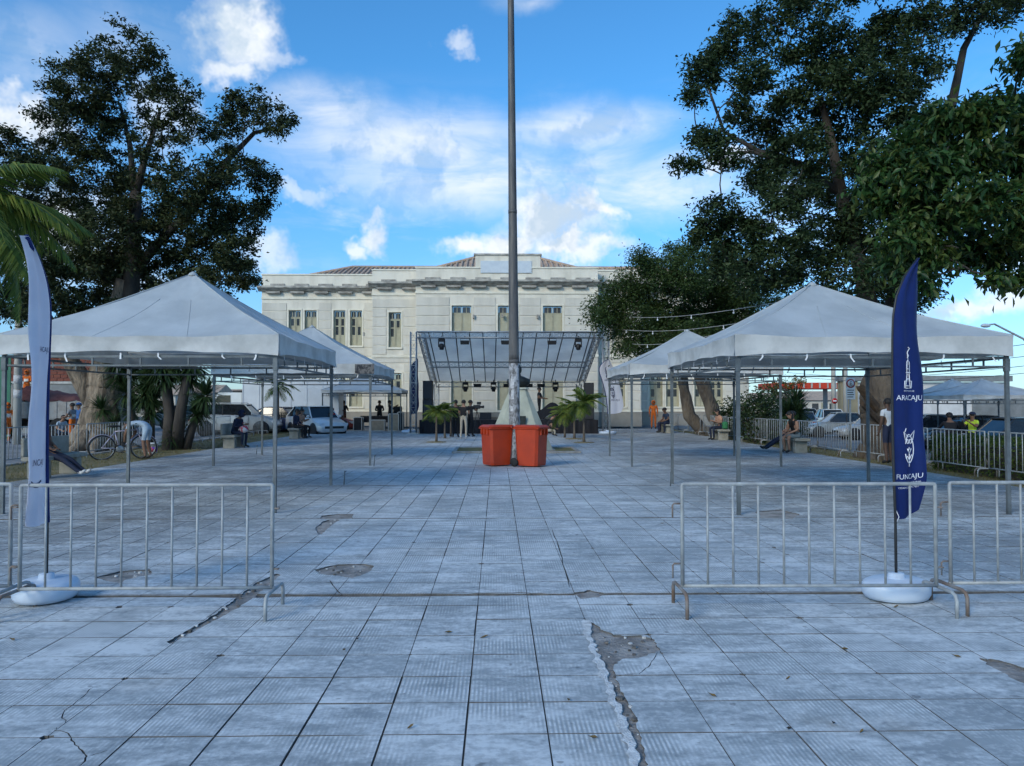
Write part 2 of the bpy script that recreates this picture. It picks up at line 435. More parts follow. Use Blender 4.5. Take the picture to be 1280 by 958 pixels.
# broken places: outlines in metres on the square
def gp(pts): return [tuple(gnd(*p)[:2]) for p in pts]
breaks = [gp([(733,775),(742,779),(752,788),(775,795),(800,794),(818,800),(826,813),(803,821),(778,824),(766,832),(772,852),(780,870),(792,890),
              (797,898),(800,918),(805,940),(813,975),(799,975),(790,935),(780,905),(771,880),(762,858),(752,838),(743,815),(736,796)]),
          gp([(393,712),(420,706),(452,705),(467,707),(463,715),(440,723),(424,720),(398,718)]),
          gp([(118,722),(150,714),(188,712),(190,718),(160,724),(150,729),(135,727)]),
          gp([(394,660),(404,652),(421,647),(428,648),(415,656),(402,668),(397,668)]),
          gp([(302,742),(320,729),(345,717),(350,719),(334,733),(316,748),(294,762),(262,779),(232,795),(212,805),(207,803),(238,786),(272,766)]),
          gp([(1222,822),(1250,826),(1290,838),(1290,858),(1262,846),(1238,833)]),
          gp([(716,741),(738,738),(756,742),(748,747),(726,749)]),
          gp([(402,645),(420,643),(442,643),(440,648),(418,650),(400,649)]),
          gp([(944,640),(975,637),(1000,643),(990,649),(950,648)])]
def crack(pts, w):
    g_ = gp(pts); rc = random.Random(int(pts[0][0])); fine = []
    for i in range(len(g_)-1):
        for q in np.linspace(0, 1, 5, endpoint=False): fine.append((g_[i][0]*(1-q)+g_[i+1][0]*q + rc.uniform(-.008, .008), g_[i][1]*(1-q)+g_[i+1][1]*q + rc.uniform(-.012, .012)))
    fine.append(g_[-1]); lo, hi = [], []
    for i, p_ in enumerate(fine):
        a_ = fine[max(0, i-1)]; b_ = fine[min(len(fine)-1, i+1)]; d_ = Vector((b_[0]-a_[0], b_[1]-a_[1])).normalized(); n_ = Vector((-d_.y, d_.x))*w*rc.uniform(.4, 1.2)*(0.15 if i in (0, len(fine)-1) else 1)
        lo.append((p_[0]-n_.x, p_[1]-n_.y)); hi.append((p_[0]+n_.x, p_[1]+n_.y))
    return lo + hi[::-1]
def rough(poly, seed):
    rc = random.Random(seed); out = []
    for i in range(len(poly)):
        a_, b_ = Vector(poly[i]), Vector(poly[(i+1) % len(poly)]); k = max(1, int((b_-a_).length/.035))
        for j in range(k): out.append(tuple(a_.lerp(b_, j/k) + Vector((rc.gauss(0, .0055), rc.gauss(0, .0075)))*(1 if k > 1 else .4)))
    return out
breaks = [rough(b_, 100+i) for i, b_ in enumerate(breaks)]
NPATCH = len(breaks)
breaks += [crack([(66, 912), (88, 918), (95, 935), (110, 945), (92, 965)], .004), crack([(78, 885), (82, 905), (66, 912)], .003), crack([(110, 945), (135, 938)], .003),
           crack([(118, 858), (92, 880), (78, 890)], .003), crack([(823, 815), (812, 832), (800, 842), (770, 846)], .003), crack([(690, 660), (700, 690), (712, 735)], .006), crack([(412, 725), (425, 742), (440, 748)], .005),
           crack([(1090, 790), (1140, 812), (1185, 826)], .003), crack([(560, 740), (600, 742), (650, 741), (716, 744)], .008)]
rk = random.Random(77)
for _ in range(46):     # chipped tile corners
    kx = rk.randint(-9, 9); ky = rk.randint(0, 16); px_, py_ = -.153 + .4*kx, 3.822 + .4*ky; r_ = rk.uniform(.012, .045)
    breaks.append([(px_ + r_*rk.uniform(.35, 1)*math.cos(a_), py_ + r_*rk.uniform(.35, 1)*math.sin(a_)) for a_ in np.linspace(0, 2*PI, 8, endpoint=False)])
rj = random.Random(3)
joints_y = [6.56, 10.86, 15.1, 19.4, 23.7, 28.0, 32.3]
for k, jy in enumerate(joints_y):
    up = []; lo = []
    x = PX0 - .1
    while x < PX1 + .2:
        wdt = .022 + .045 * max(0, mnoise.noise(Vector((x*1.7, jy, 0)))) + (.012 if k in (0, 2) else 0)
        lo.append((x, jy - wdt + rj.uniform(-.006, .006))); up.append((x, jy + wdt + rj.uniform(-.006, .006))); x += .17
    breaks.append(lo + up[::-1])
bbs = [(min(p[0] for p in b), max(p[0] for p in b), min(p[1] for p in b), max(p[1] for p in b)) for b in breaks]
def cut_tile(cx, cy, which):
    """tile outline minus the broken places, as its own prism"""
    a = T/2 - GAP/2; b2 = T/2 - GAPY/2
    pts = [Vector((cx-a, cy-b2)), Vector((cx+a, cy-b2)), Vector((cx+a, cy+b2)), Vector((cx-a, cy+b2))]
    ed = [(0, 1), (1, 2), (2, 3), (3, 0)]
    for w in which:
        o = len(pts); b = breaks[w]
        pts += [Vector(p) for p in b]; ed += [(o+i, o+(i+1) % len(b)) for i in range(len(b))]
    vs, _, fs, *_ = mgeo.delaunay_2d_cdt(pts, ed, [], 0, 1e-5)
    keep = []
    for f in fs:
        c = sum((vs[i] for i in f), Vector((0, 0))) / len(f)
        if abs(c.x-cx) > a or abs(c.y-cy) > b2: continue
        if any(inside(c, breaks[w]) for w in which): continue
        keep.append(list(f))
    if not keep: return None
    bm = bmesh.new(); bv = {}
    for f in keep:
        for i in f:
            if i not in bv: bv[i] = bm.verts.new((vs[i].x, vs[i].y, 0))
    for f in keep:
        try: bm.faces.new([bv[i] for i in f])
        except ValueError: pass
    r = bmesh.ops.extrude_face_region(bm, geom=bm.faces[:])
    bmesh.ops.translate(bm, verts=[e for e in r['geom'] if isinstance(e, bmesh.types.BMVert)], vec=(0, 0, -.02))
    bmesh.ops.recalc_face_normals(bm, faces=bm.faces)
    bm.verts.index_update()
    return bm
cells = []
nx = round((PX1-PX0)/T); ny = round((PY1-PY0)/T)
for j in range(ny):
    for i in range(nx):
        cx, cy = PX0 + (i+.5)*T, PY0 + (j+.5)*T
        px, py = pix((cx, cy, 0)) if cy > 1.5 else (0, 2000)
        vis = -60 < px < 1340 and py < 1000
        hit = [k for k, b in enumerate(bbs) if b[0] < cx+T/2 and b[1] > cx-T/2 and b[2] < cy+T/2 and b[3] > cy-T/2]
        cells.append((cy if vis else 999, cx, cy, hit))
cells.sort(key=lambda c: (c[0], abs(c[1])))
tmesh = []
rt = random.Random(11)
for k in range(6):
    v, f = tile_geo([rt.uniform(-.0022, .0015) for _ in range(4)])
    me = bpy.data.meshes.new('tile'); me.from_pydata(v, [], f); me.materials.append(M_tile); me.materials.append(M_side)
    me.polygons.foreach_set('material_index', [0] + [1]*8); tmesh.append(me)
far = MB(); singles = 0
for k, (key, cx, cy, hit) in enumerate(cells):
    if hit:
        bm = cut_tile(cx, cy, hit)
        if bm is None: continue
        if singles < 300 and key < 900:
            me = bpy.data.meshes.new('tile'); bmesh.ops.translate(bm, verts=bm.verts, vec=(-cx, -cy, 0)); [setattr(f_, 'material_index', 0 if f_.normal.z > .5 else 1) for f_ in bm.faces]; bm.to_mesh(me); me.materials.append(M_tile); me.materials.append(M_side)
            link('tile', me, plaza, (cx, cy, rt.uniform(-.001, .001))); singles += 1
        else:
            far.add([v.co[:] for v in bm.verts], [[v.index for v in f.verts] for f in bm.faces]); far.m[-len(bm.faces):] = [0 if f_.normal.z > .5 else 1 for f_ in bm.faces]
        bm.free()
    elif singles < 300 and key < 900:
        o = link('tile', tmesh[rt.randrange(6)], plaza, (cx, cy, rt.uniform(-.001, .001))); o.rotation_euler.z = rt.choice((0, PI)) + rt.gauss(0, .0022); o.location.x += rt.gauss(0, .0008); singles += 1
    else:
        v, f = tile_geo([rt.uniform(-.0022, .0015) for _ in range(4)])
        far.add([(x+cx, y+cy, z) for x, y, z in v], f); far.m[-8:] = [1]*8
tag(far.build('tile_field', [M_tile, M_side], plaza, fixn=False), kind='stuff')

M_fill = mat('old cement fill', (.37, .345, .32), (.22, .205, .19), 5, .95, bump=1.0, bscale=34, world=True, lo=.42, hi=.58)
for w in range(NPATCH):
    # rough cement showing in the broken place, dished towards the middle
    pts = [Vector(p_) for p_ in breaks[w]]; bb = bbs[w]
    o = len(pts); st_ = max(.05, (bb[3]-bb[2])/14)
    for gx in np.arange(bb[0], bb[1], .05):
        for gy in np.arange(bb[2], bb[3], st_):
            if inside((gx, gy), breaks[w]): pts.append(Vector((gx, gy)))
    vs, _, fs, *_ = mgeo.delaunay_2d_cdt(pts, [(i, (i+1) % o) for i in range(o)], [], 1, 1e-5)
    m_ = MB(); m_.add([(v_.x, v_.y, -.013 + .010*mnoise.noise(Vector((v_.x*8, v_.y*8, w)))) for v_ in vs],
                      [f for f in fs if inside(sum((vs[i] for i in f), Vector((0, 0)))/len(f), breaks[w])], 0, True)
    m_.build('cement_patch', M_fill, plaza, fixn=False)
# ragged pale mortar edge beside the long break, and crumbs lying in it
edge = gp([(733,776),(737,797),(744,816),(753,839),(762,859),(770,881),(778,906),(789,936),(798,975)])
mb = MB(); rr = random.Random(5)
L_, R_ = [], []
for i in range(len(edge)-1):
    for t in np.linspace(0, 1, 6, endpoint=False):
        x = edge[i][0]*(1-t)+edge[i+1][0]*t; y = edge[i][1]*(1-t)+edge[i+1][1]*t
        L_.append((x - .008 - rr.uniform(0, .034), y)); R_.append((x + .004 + rr.uniform(0, .030), y))
n = len(L_)
vs = [(x, y, .0035) for x, y in L_] + [(x, y, .002) for x, y in R_] + [(x, y, -.012) for x, y in R_]
mb.add(vs, [(i, n+i, n+i+1, i+1) for i in range(n-1)] + [(n+i, 2*n+i, 2*n+i+1, n+i+1) for i in range(n-1)])
mb.build('mortar_edge', M_mortar, plaza, fixn=False)
for b, cnt in ((0, 40), (1, 12), (2, 10), (4, 26), (3, 6)):
    bb = bbs[b]; k = 0; tries = 0
    while k < cnt and tries < 900:
        tries += 1
        p = (rr.uniform(bb[0], bb[1]), rr.uniform(bb[2], bb[3]))
        if not inside(p, breaks[b]): continue
        k += 1; r = rr.uniform(.006, .024)
        c = MB(); poly = [(r*rr.uniform(.5, 1)*math.cos(a), r*rr.uniform(.5, 1)*math.sin(a)) for a in np.linspace(0, 2*PI, 6, endpoint=False)]
        c.prism(poly, 0, r*rr.uniform(.4, .8)); c.build('mortar_crumb', M_mortar if rr.random() < .45 else M_bed, plaza, (p[0], p[1], -.011))

# fallen leaves on the tiles
M_dry = mat('dead leaf', (.16, .10, .035), (.24, .17, .06), 30, .8)
M_dark = mat('dark dead leaf', (.035, .03, .028), (.06, .045, .03), 30, .8)
rl = random.Random(9)
for k, (px, py) in enumerate([(513,911),(741,924),(1055,813),(1195,822),(1042,906),(1077,917),(986,913),(711,877),(430,814),(605,798),(897,743),(828,655),
                              (890,871),(15,801),(560,792),(447,800),(985,850),(1120,760)]):
    p = gnd(px, py); s_ = rl.uniform(.016, .03) if py > 840 else rl.uniform(.02, .04)
    vs = [(-s_, 0, .004), (-s_*.4, -s_*.32, .012), (s_*.4, -s_*.28, .010), (s_, 0, .016), (s_*.4, s_*.28, .014), (-s_*.4, s_*.32, .006), (0, 0, .002)]
    m_ = MB().add(vs, [(6,0,1),(6,1,2),(6,2,3),(6,3,4),(6,4,5),(6,5,0)], 0, True)
    o = m_.build('fallen_leaf', M_dry if rl.random() < .45 else M_dark, None, (p.x, p.y, .003), rl.uniform(0, 6.3))
    tag(o, 'small curled dead leaf lying on the worn paving tiles', 'leaf', 'fallen leaves scattered on the tiles')

# verges either side with kerb
def verge(name, x0, x1, z0, z1, y0=3, y1=47):
    m_ = MB(); nn = 60
    for j in range(nn+1):
        y = y0 + (y1-y0)*j/nn
        for i in range(9):
            x = x0 + (x1-x0)*i/8
            m_.v.append((x, y, z0 + (z1-z0)*i/8 + .03*mnoise.noise(Vector((x*1.3, y*1.3, 0))) - (.0 if 0 < i < 8 else .02)))
    for j in range(nn):
        for i in range(8): m_.f.append((j*9+i, j*9+i+1, (j+1)*9+i+1, (j+1)*9+i)); m_.m.append(0); m_.s.append(True)
    return tag(m_.build(name, M_soil), kind='structure')
verge('verge_left', PX0, -12.35, .0, -.0)
verge('verge_right', PX1, 13.6, -.0, -.36)
for nm, x, z0, z1 in (('kerb_left', -12.45, -.13, .03), ('kerb_right', 13.7, -.52, -.3)):
    kb = tag(MB().box(x-.09, 3, z0, x+.09, 3.6, z1).build(nm, M_kerb), kind='structure')
    for i in range(44):
        y = 3.61 + i
        MB().cbox((x, y+.495, (z0+z1)/2), (.18 + .01*(i % 2), .98, z1-z0), .012).build('kerb_stone', M_kerb, kb)
def grass(name, label, x0, x1, y0, y1, n_, zf, seed):
    rg = np.random.RandomState(seed); x = rg.uniform(x0, x1, n_); y = y0 + (y1-y0)*rg.rand(n_)**1.3
    h = rg.uniform(.03, .11, n_); a = rg.uniform(0, 2*PI, n_); l = rg.normal(0, .03, (n_, 2)); w = .006
    z = np.array([zf(q) for q in x]) - .015
    P0 = np.stack([x - w*np.cos(a), y - w*np.sin(a), z], 1); P1 = np.stack([x + w*np.cos(a), y + w*np.sin(a), z], 1)
    P2 = np.stack([x + l[:, 0], y + l[:, 1], z + h], 1)
    v = np.stack([P0, P1, P2], 1).reshape(-1, 3); f = np.arange(3*n_).reshape(-1, 3)
    me = bpy.data.meshes.new(name); me.from_pydata(v.tolist(), [], f.tolist()); me.materials.append(M_blade)
    tag(link(name, me), label, 'grass', kind='stuff')
grass('dry_grass', 'thin dry grass on the verge beside the parked silver car', -12.3, -9.8, 8, 46, 16000, lambda q: 0, 1)
grass('dry_grass', 'thin dry grass on the verge beside the clipped hedge', 9.9, 13.5, 8, 46, 18000, lambda q: -.36*(q-9.85)/3.75, 2)
# ------------------------------------------------------------------ the old two-storey building
M_wall = mat('cream painted plaster', (.79, .735, .62), (.63, .585, .485), 1.5, .85, bump=.15, bscale=30, world=True, stretch=(1, 1, .25), lo=.42, hi=.70)
M_panel = mat('grey-beige rusticated render', (.70, .655, .56), (.55, .515, .435), 1.2, .85, bump=.25, bscale=24, world=True, stretch=(1, 1, .25), lo=.40, hi=.72)
M_trim = mat('white painted band', (.84, .79, .66), (.72, .67, .54), 2, .8, world=True)
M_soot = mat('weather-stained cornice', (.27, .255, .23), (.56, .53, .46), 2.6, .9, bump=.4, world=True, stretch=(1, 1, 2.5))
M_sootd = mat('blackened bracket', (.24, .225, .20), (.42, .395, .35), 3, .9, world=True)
M_shut = mat('olive painted shutters', (.47, .44, .31), (.41, .385, .27), 3, .7, world=True)
M_shutd = mat('olive shutter stiles', (.40, .37, .26), (.33, .305, .22), 3, .7, world=True)
M_glass = mat('dark window glass', (.03, .035, .04), (.05, .055, .06), 2, .12, spec=.6)
M_roof = mat('weathered clay roof tiles', (.52, .37, .27), (.38, .30, .235), 2.0, .9, bump=.3, world=True)
M_plaq = mat('pale blue-white plaque', (.62, .68, .72), (.55, .61, .66), 3, .7)
M_plin = mat('grey plinth render', (.33, .30, .255), (.27, .25, .215), 1.5, .9, world=True)
bld = thing('public_building', 'cream two-storey historic building with clay tile roof closing the square', 'building', (0, 50.5, 0))
def wall_face(mb, x0, x1, y, z0, z1, rects, depth=.28):
    """front plane with real openings and reveals (local y: towards the camera is negative)"""
    X = sorted({x0, x1, *[r[0] for r in rects], *[r[1] for r in rects]}); Z = sorted({z0, z1, *[r[2] for r in rects], *[r[3] for r in rects]})
    for i in range(len(X)-1):
        for k in range(len(Z)-1):
            cx, cz = (X[i]+X[i+1])/2, (Z[k]+Z[k+1])/2
            if any(r[0] < cx < r[1] and r[2] < cz < r[3] for r in rects): continue
            mb.add([(X[i], y, Z[k]), (X[i+1], y, Z[k]), (X[i+1], y, Z[k+1]), (X[i], y, Z[k+1])], [(0, 1, 2, 3)])
    for a, b, c, d in rects:
        mb.add([(a,y,c),(a,y+depth,c),(a,y+depth,d),(a,y,d)], [(0,1,2,3)]); mb.add([(b,y,c),(b,y,d),(b,y+depth,d),(b,y+depth,c)], [(0,1,2,3)])
        mb.add([(a,y,d),(a,y+depth,d),(b,y+depth,d),(b,y,d)], [(0,1,2,3)]); mb.add([(a,y,c),(b,y,c),(b,y+depth,c),(a,y+depth,c)], [(0,1,2,3)])
rb = random.Random(21)
def window(x0, x1, y, z0, z1, kind):
    w = thing_part('window', bld)
    yy = y + .16; cx = (x0+x1)/2
    fr = MB(); t = .06
    fr.box(x0, yy-.03, z0, x0+t, yy+.05, z1); fr.box(x1-t, yy-.03, z0, x1, yy+.05, z1)
    fr.box(x0+t, yy-.03, z1-t, x1-t, yy+.05, z1); fr.box(x0+t, yy-.03, z0, x1-t, yy+.05, z0+t); fr.box(cx-.03, yy-.028, z0+t, cx+.03, yy+.045, z1-t)
    fo = fr.build('frame', M_shutd, bld)
    H = z1 - z0
    for a, b in ((x0+t, cx-.03), (cx+.03, x1-t)):
        zt = z1 - t - (.17*H if kind != 'door' else .14*H)
        # transom lights
        m2 = (a+b)/2
        for p, q in ((a+.02, m2-.02), (m2+.02, b-.02)):
            MB().box(p, yy+.012, zt+.04, q, yy+.022, z1-t-.02).build('pane', M_glass if kind != 'shut' else M_shutd, fo)
        MB().box(m2-.02, yy-.01, zt, m2+.02, yy+.03, z1-t).box(a, yy-.012, zt-.02, b, yy+.034, zt+.04).build('glazing_bar', M_shutd, fo)
        # shutter leaf: rails, stiles and sunk panels
        zb = z0 + t
        sh = MB(); sh.box(a, yy+.0, zb, a+.06, yy+.04, zt-.02); sh.box(b-.06, yy+.0, zb, b, yy+.04, zt-.02)
        cuts = [zb, zb+.34*(zt-zb), zb+.68*(zt-zb), zt-.02]
        for c in (zb, cuts[1]-.03, cuts[2]-.03, zt-.09): sh.box(a+.06, yy+.003, c, b-.06, yy+.038, c+.07)
        s_ = sh.build('shutter', M_shut, fo)
        for i in range(3):
            top = kind == 'lights' and i > 0
            MB().box(a+.062, yy+.015 + (.012 if top else 0), cuts[i]+.04, b-.062, yy+.034, cuts[i+1]-.03).build('pane' if top else 'shutter_panel', M_glass if top and rb.random() < .8 else M_shut, fo)
    MB().box(x0-.1, y-.09, z0-.12, x1+.1, y+.02, z0-.002).build('sill', M_trim, fo)
    e = MB(); s = .1
    e.box(x0-s, y-.035, z0, x0-.002, y+.01, z1+.002); e.box(x1+.002, y-.035, z0, x1+s, y+.01, z1+.002); e.box(x0-s, y-.035, z1+.004, x1+s, y+.01, z1+s)
    e.build('surround', M_trim, fo)
def thing_part(n_, p): return None
ZC, ZP = 9.12, 10.25      # underside of cornice, top of parapet
def bay(x0, x1, y, wins, doors, zp=ZP, back=10):
    """wins: list of (centre x, half width, z0, z1, kind)"""
    rects = [(c-h, c+h, a, b) for c, h, a, b, k in wins + doors]
    m_ = MB(); wall_face(m_, x0, x1, y, 0, zp, rects)
    m_.add([(x0,y,0),(x0,y,zp),(x0,y+back,zp),(x0,y+back,0)], [(0,1,2,3)]); m_.add([(x1,y,0),(x1,y+back,0),(x1,y+back,zp),(x1,y,zp)], [(0,1,2,3)])
    m_.add([(x0,y,zp),(x1,y,zp),(x1,y+.35,zp),(x0,y+.35,zp)], [(0,1,2,3)]); m_.add([(x0,y+.35,zp),(x1,y+.35,zp),(x1,y+.35,zp-1),(x0,y+.35,zp-1)], [(0,1,2,3)])
    m_.build('wall', M_wall, bld, fixn=False)
    for c, h, a, b, k in wins + doors: window(c-h, c+h, y, a, b, k)
    # plinth, string courses, cornice, coping
    MB().box(x0-.03, y-.09, 0, x1+.03, y-.001, .95).build('plinth', M_plin, bld)
    MB().box(x0-.02, y-.12, .952, x1+.02, y-.0015, 1.05).build('plinth_moulding', M_trim, bld)
    MB().box(x0-.02, y-.07, 4.52, x1+.02, y-.001, 4.68).build('string_course', M_trim, bld)
    MB().box(x0-.02, y-.06, 8.60, x1+.02, y-.001, 8.74).build('string_course', M_trim, bld)
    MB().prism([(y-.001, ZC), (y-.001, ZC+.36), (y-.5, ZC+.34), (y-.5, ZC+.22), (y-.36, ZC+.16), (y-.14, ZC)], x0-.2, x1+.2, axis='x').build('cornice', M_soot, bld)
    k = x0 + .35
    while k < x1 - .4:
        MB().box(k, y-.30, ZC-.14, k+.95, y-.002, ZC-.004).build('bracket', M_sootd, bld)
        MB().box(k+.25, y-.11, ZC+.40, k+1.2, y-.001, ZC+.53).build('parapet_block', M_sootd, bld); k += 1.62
    MB().box(x0-.04, y-.06, zp+.002, x1+.04, y+.40, zp+.09).build('coping', M_trim, bld)
    # rusticated courses, broken at the openings
    z = 1.12; row = 0
    while z < 8.5:
        hgt = .54
        if 4.3 < z < 4.70: z = 4.74; continue
        if z + hgt > 8.56: hgt = 8.56 - z
        if z < 4.5 < z + hgt: hgt = 4.48 - z
        if hgt < .2: z += hgt + .07; continue
        segs = [(x0+.04, x1-.04)]
        for r in rects:
            if r[2] - .16 < z + hgt and r[3] + .14 > z:
                ns = []
                for a, b in segs:
                    if r[0]-.16 >= b or r[1]+.16 <= a: ns.append((a, b)); continue
                    if r[0]-.16 - a > .12: ns.append((a, r[0]-.16))
                    if b - r[1]-.16 > .12: ns.append((r[1]+.16, b))
                segs = ns
        for a, b in segs:
            w = b - a; nn = max(1, round(w / 2.6))
            off = (.25 if row % 2 else 0) * (w/nn)
            cuts = sorted({a, b, *[a + w*i/nn + off for i in range(1, nn) if a < a+w*i/nn+off < b-.2]})
            for p, q in zip(cuts[:-1], cuts[1:]):
                MB().box(p+(.03 if p > a else 0), y-.035-.006*rb.random(), z, q-(.03 if q < b else 0), y-.001, z+hgt).build('render_panel', M_panel, bld)
        z += hgt + .075; row += 1
XM = .63
hw = .63
bay(-5.26, 6.52, 0, [(c, hw, 5.3, 7.83, 'transom') for c in (-2.3, .67, 3.58)], [(c, .66, .98+.1, 4.1, 'door') for c in (-2.3, .67, 3.58)])
for s in (-1, 1):
    a, b = sorted((XM + s*5.89, XM + s*8.85)); c = XM + s*7.35
    bay(a, b, 1.0, [(c, .41, 5.2, 7.5, 'lights')], [(c, .45, 1.3, 3.5, 'lights')])
    a, b = sorted((XM + s*8.85, XM + s*16.65))
    cs = [XM + s*q for q in (10.25, 11.38, 13.33, 14.41)]
    bay(a, b, 3.0, [(c, .41, 5.45, 7.85, 'lights') for c in cs], [(c, .45, 1.3, 3.5, 'lights') for c in cs], back=9)
# raised middle of the parapet with a blank plaque
MB().box(XM-2.05, -.02, ZP+.09, XM+2.15, .5, 11.08).build('parapet_block', M_wall, bld)
MB().box(XM-2.15, -.08, 11.082, XM+2.25, .55, 11.2).build('coping', M_soot, bld)
MB().box(-1.08, -.075, 9.95, 2.22, -.025, 10.72).build('plaque', M_plaq, bld)
# hipped clay roofs with tile rolls
def roof(corners, r0, r1, pitch=.34):
    (x0, y0, x1, y1, ze) = corners
    A, B, C_, D = Vector((x0,y0,ze)), Vector((x1,y0,ze)), Vector((x1,y1,ze)), Vector((x0,y1,ze)); E, F = Vector(r0), Vector(r1)
    rf = MB().add([A, B, C_, D, E, F], [(0, 1, 5, 4), (1, 2, 5), (2, 3, 4, 5), (3, 0, 4)]).build('roof', M_roof, bld)
    roll = MB(); x = x0 + .2
    while x < x1:
        # the roll runs from the eave up to the ridge or to a hip
        if x < E.x: t = (x-x0)/(E.x-x0)
        elif x > F.x: t = (x1-x)/(x1-F.x)
        else: t = 1
        p = Vector((x, y0, ze+.03)); q = Vector((x, y0 + (E.y-y0)*t, ze + (E.z-ze)*t + .03))
        if t > .05: roll.tube([p, q], .085, 6, cap=False)
        x += pitch
    tag(roll.build('tile_rolls', M_roof, rf), kind='stuff')
    MB().tube([A+Vector((0,0,.05)), E+Vector((0,0,.06)), F+Vector((0,0,.06)), B+Vector((0,0,.05))], .12, 6).build('ridge_tiles', M_roof, rf)
roof((-14.0, 3.9, 15.3, 13.4, 10.15), (-10.9, 8.6, 11.72), (12.2, 8.6, 11.72))
roof((-4.3, .8, 5.6, 11, 10.28), (-1.0, 5.5, 12.05), (2.3, 5.5, 12.05))
# small wall lamps between the upper windows
for px, py in ((455, 418), (519, 393), (592, 396), (672, 396), (628, 395)):
    p = at(px, py, 50.4 if px > 520 else 51.9)
    MB().box(p.x-.06, p.y-50.5-.12, p.z-.12, p.x+.06, p.y-50.5+.1, p.z+.12).build('wall_lamp', M_sootd, bld)
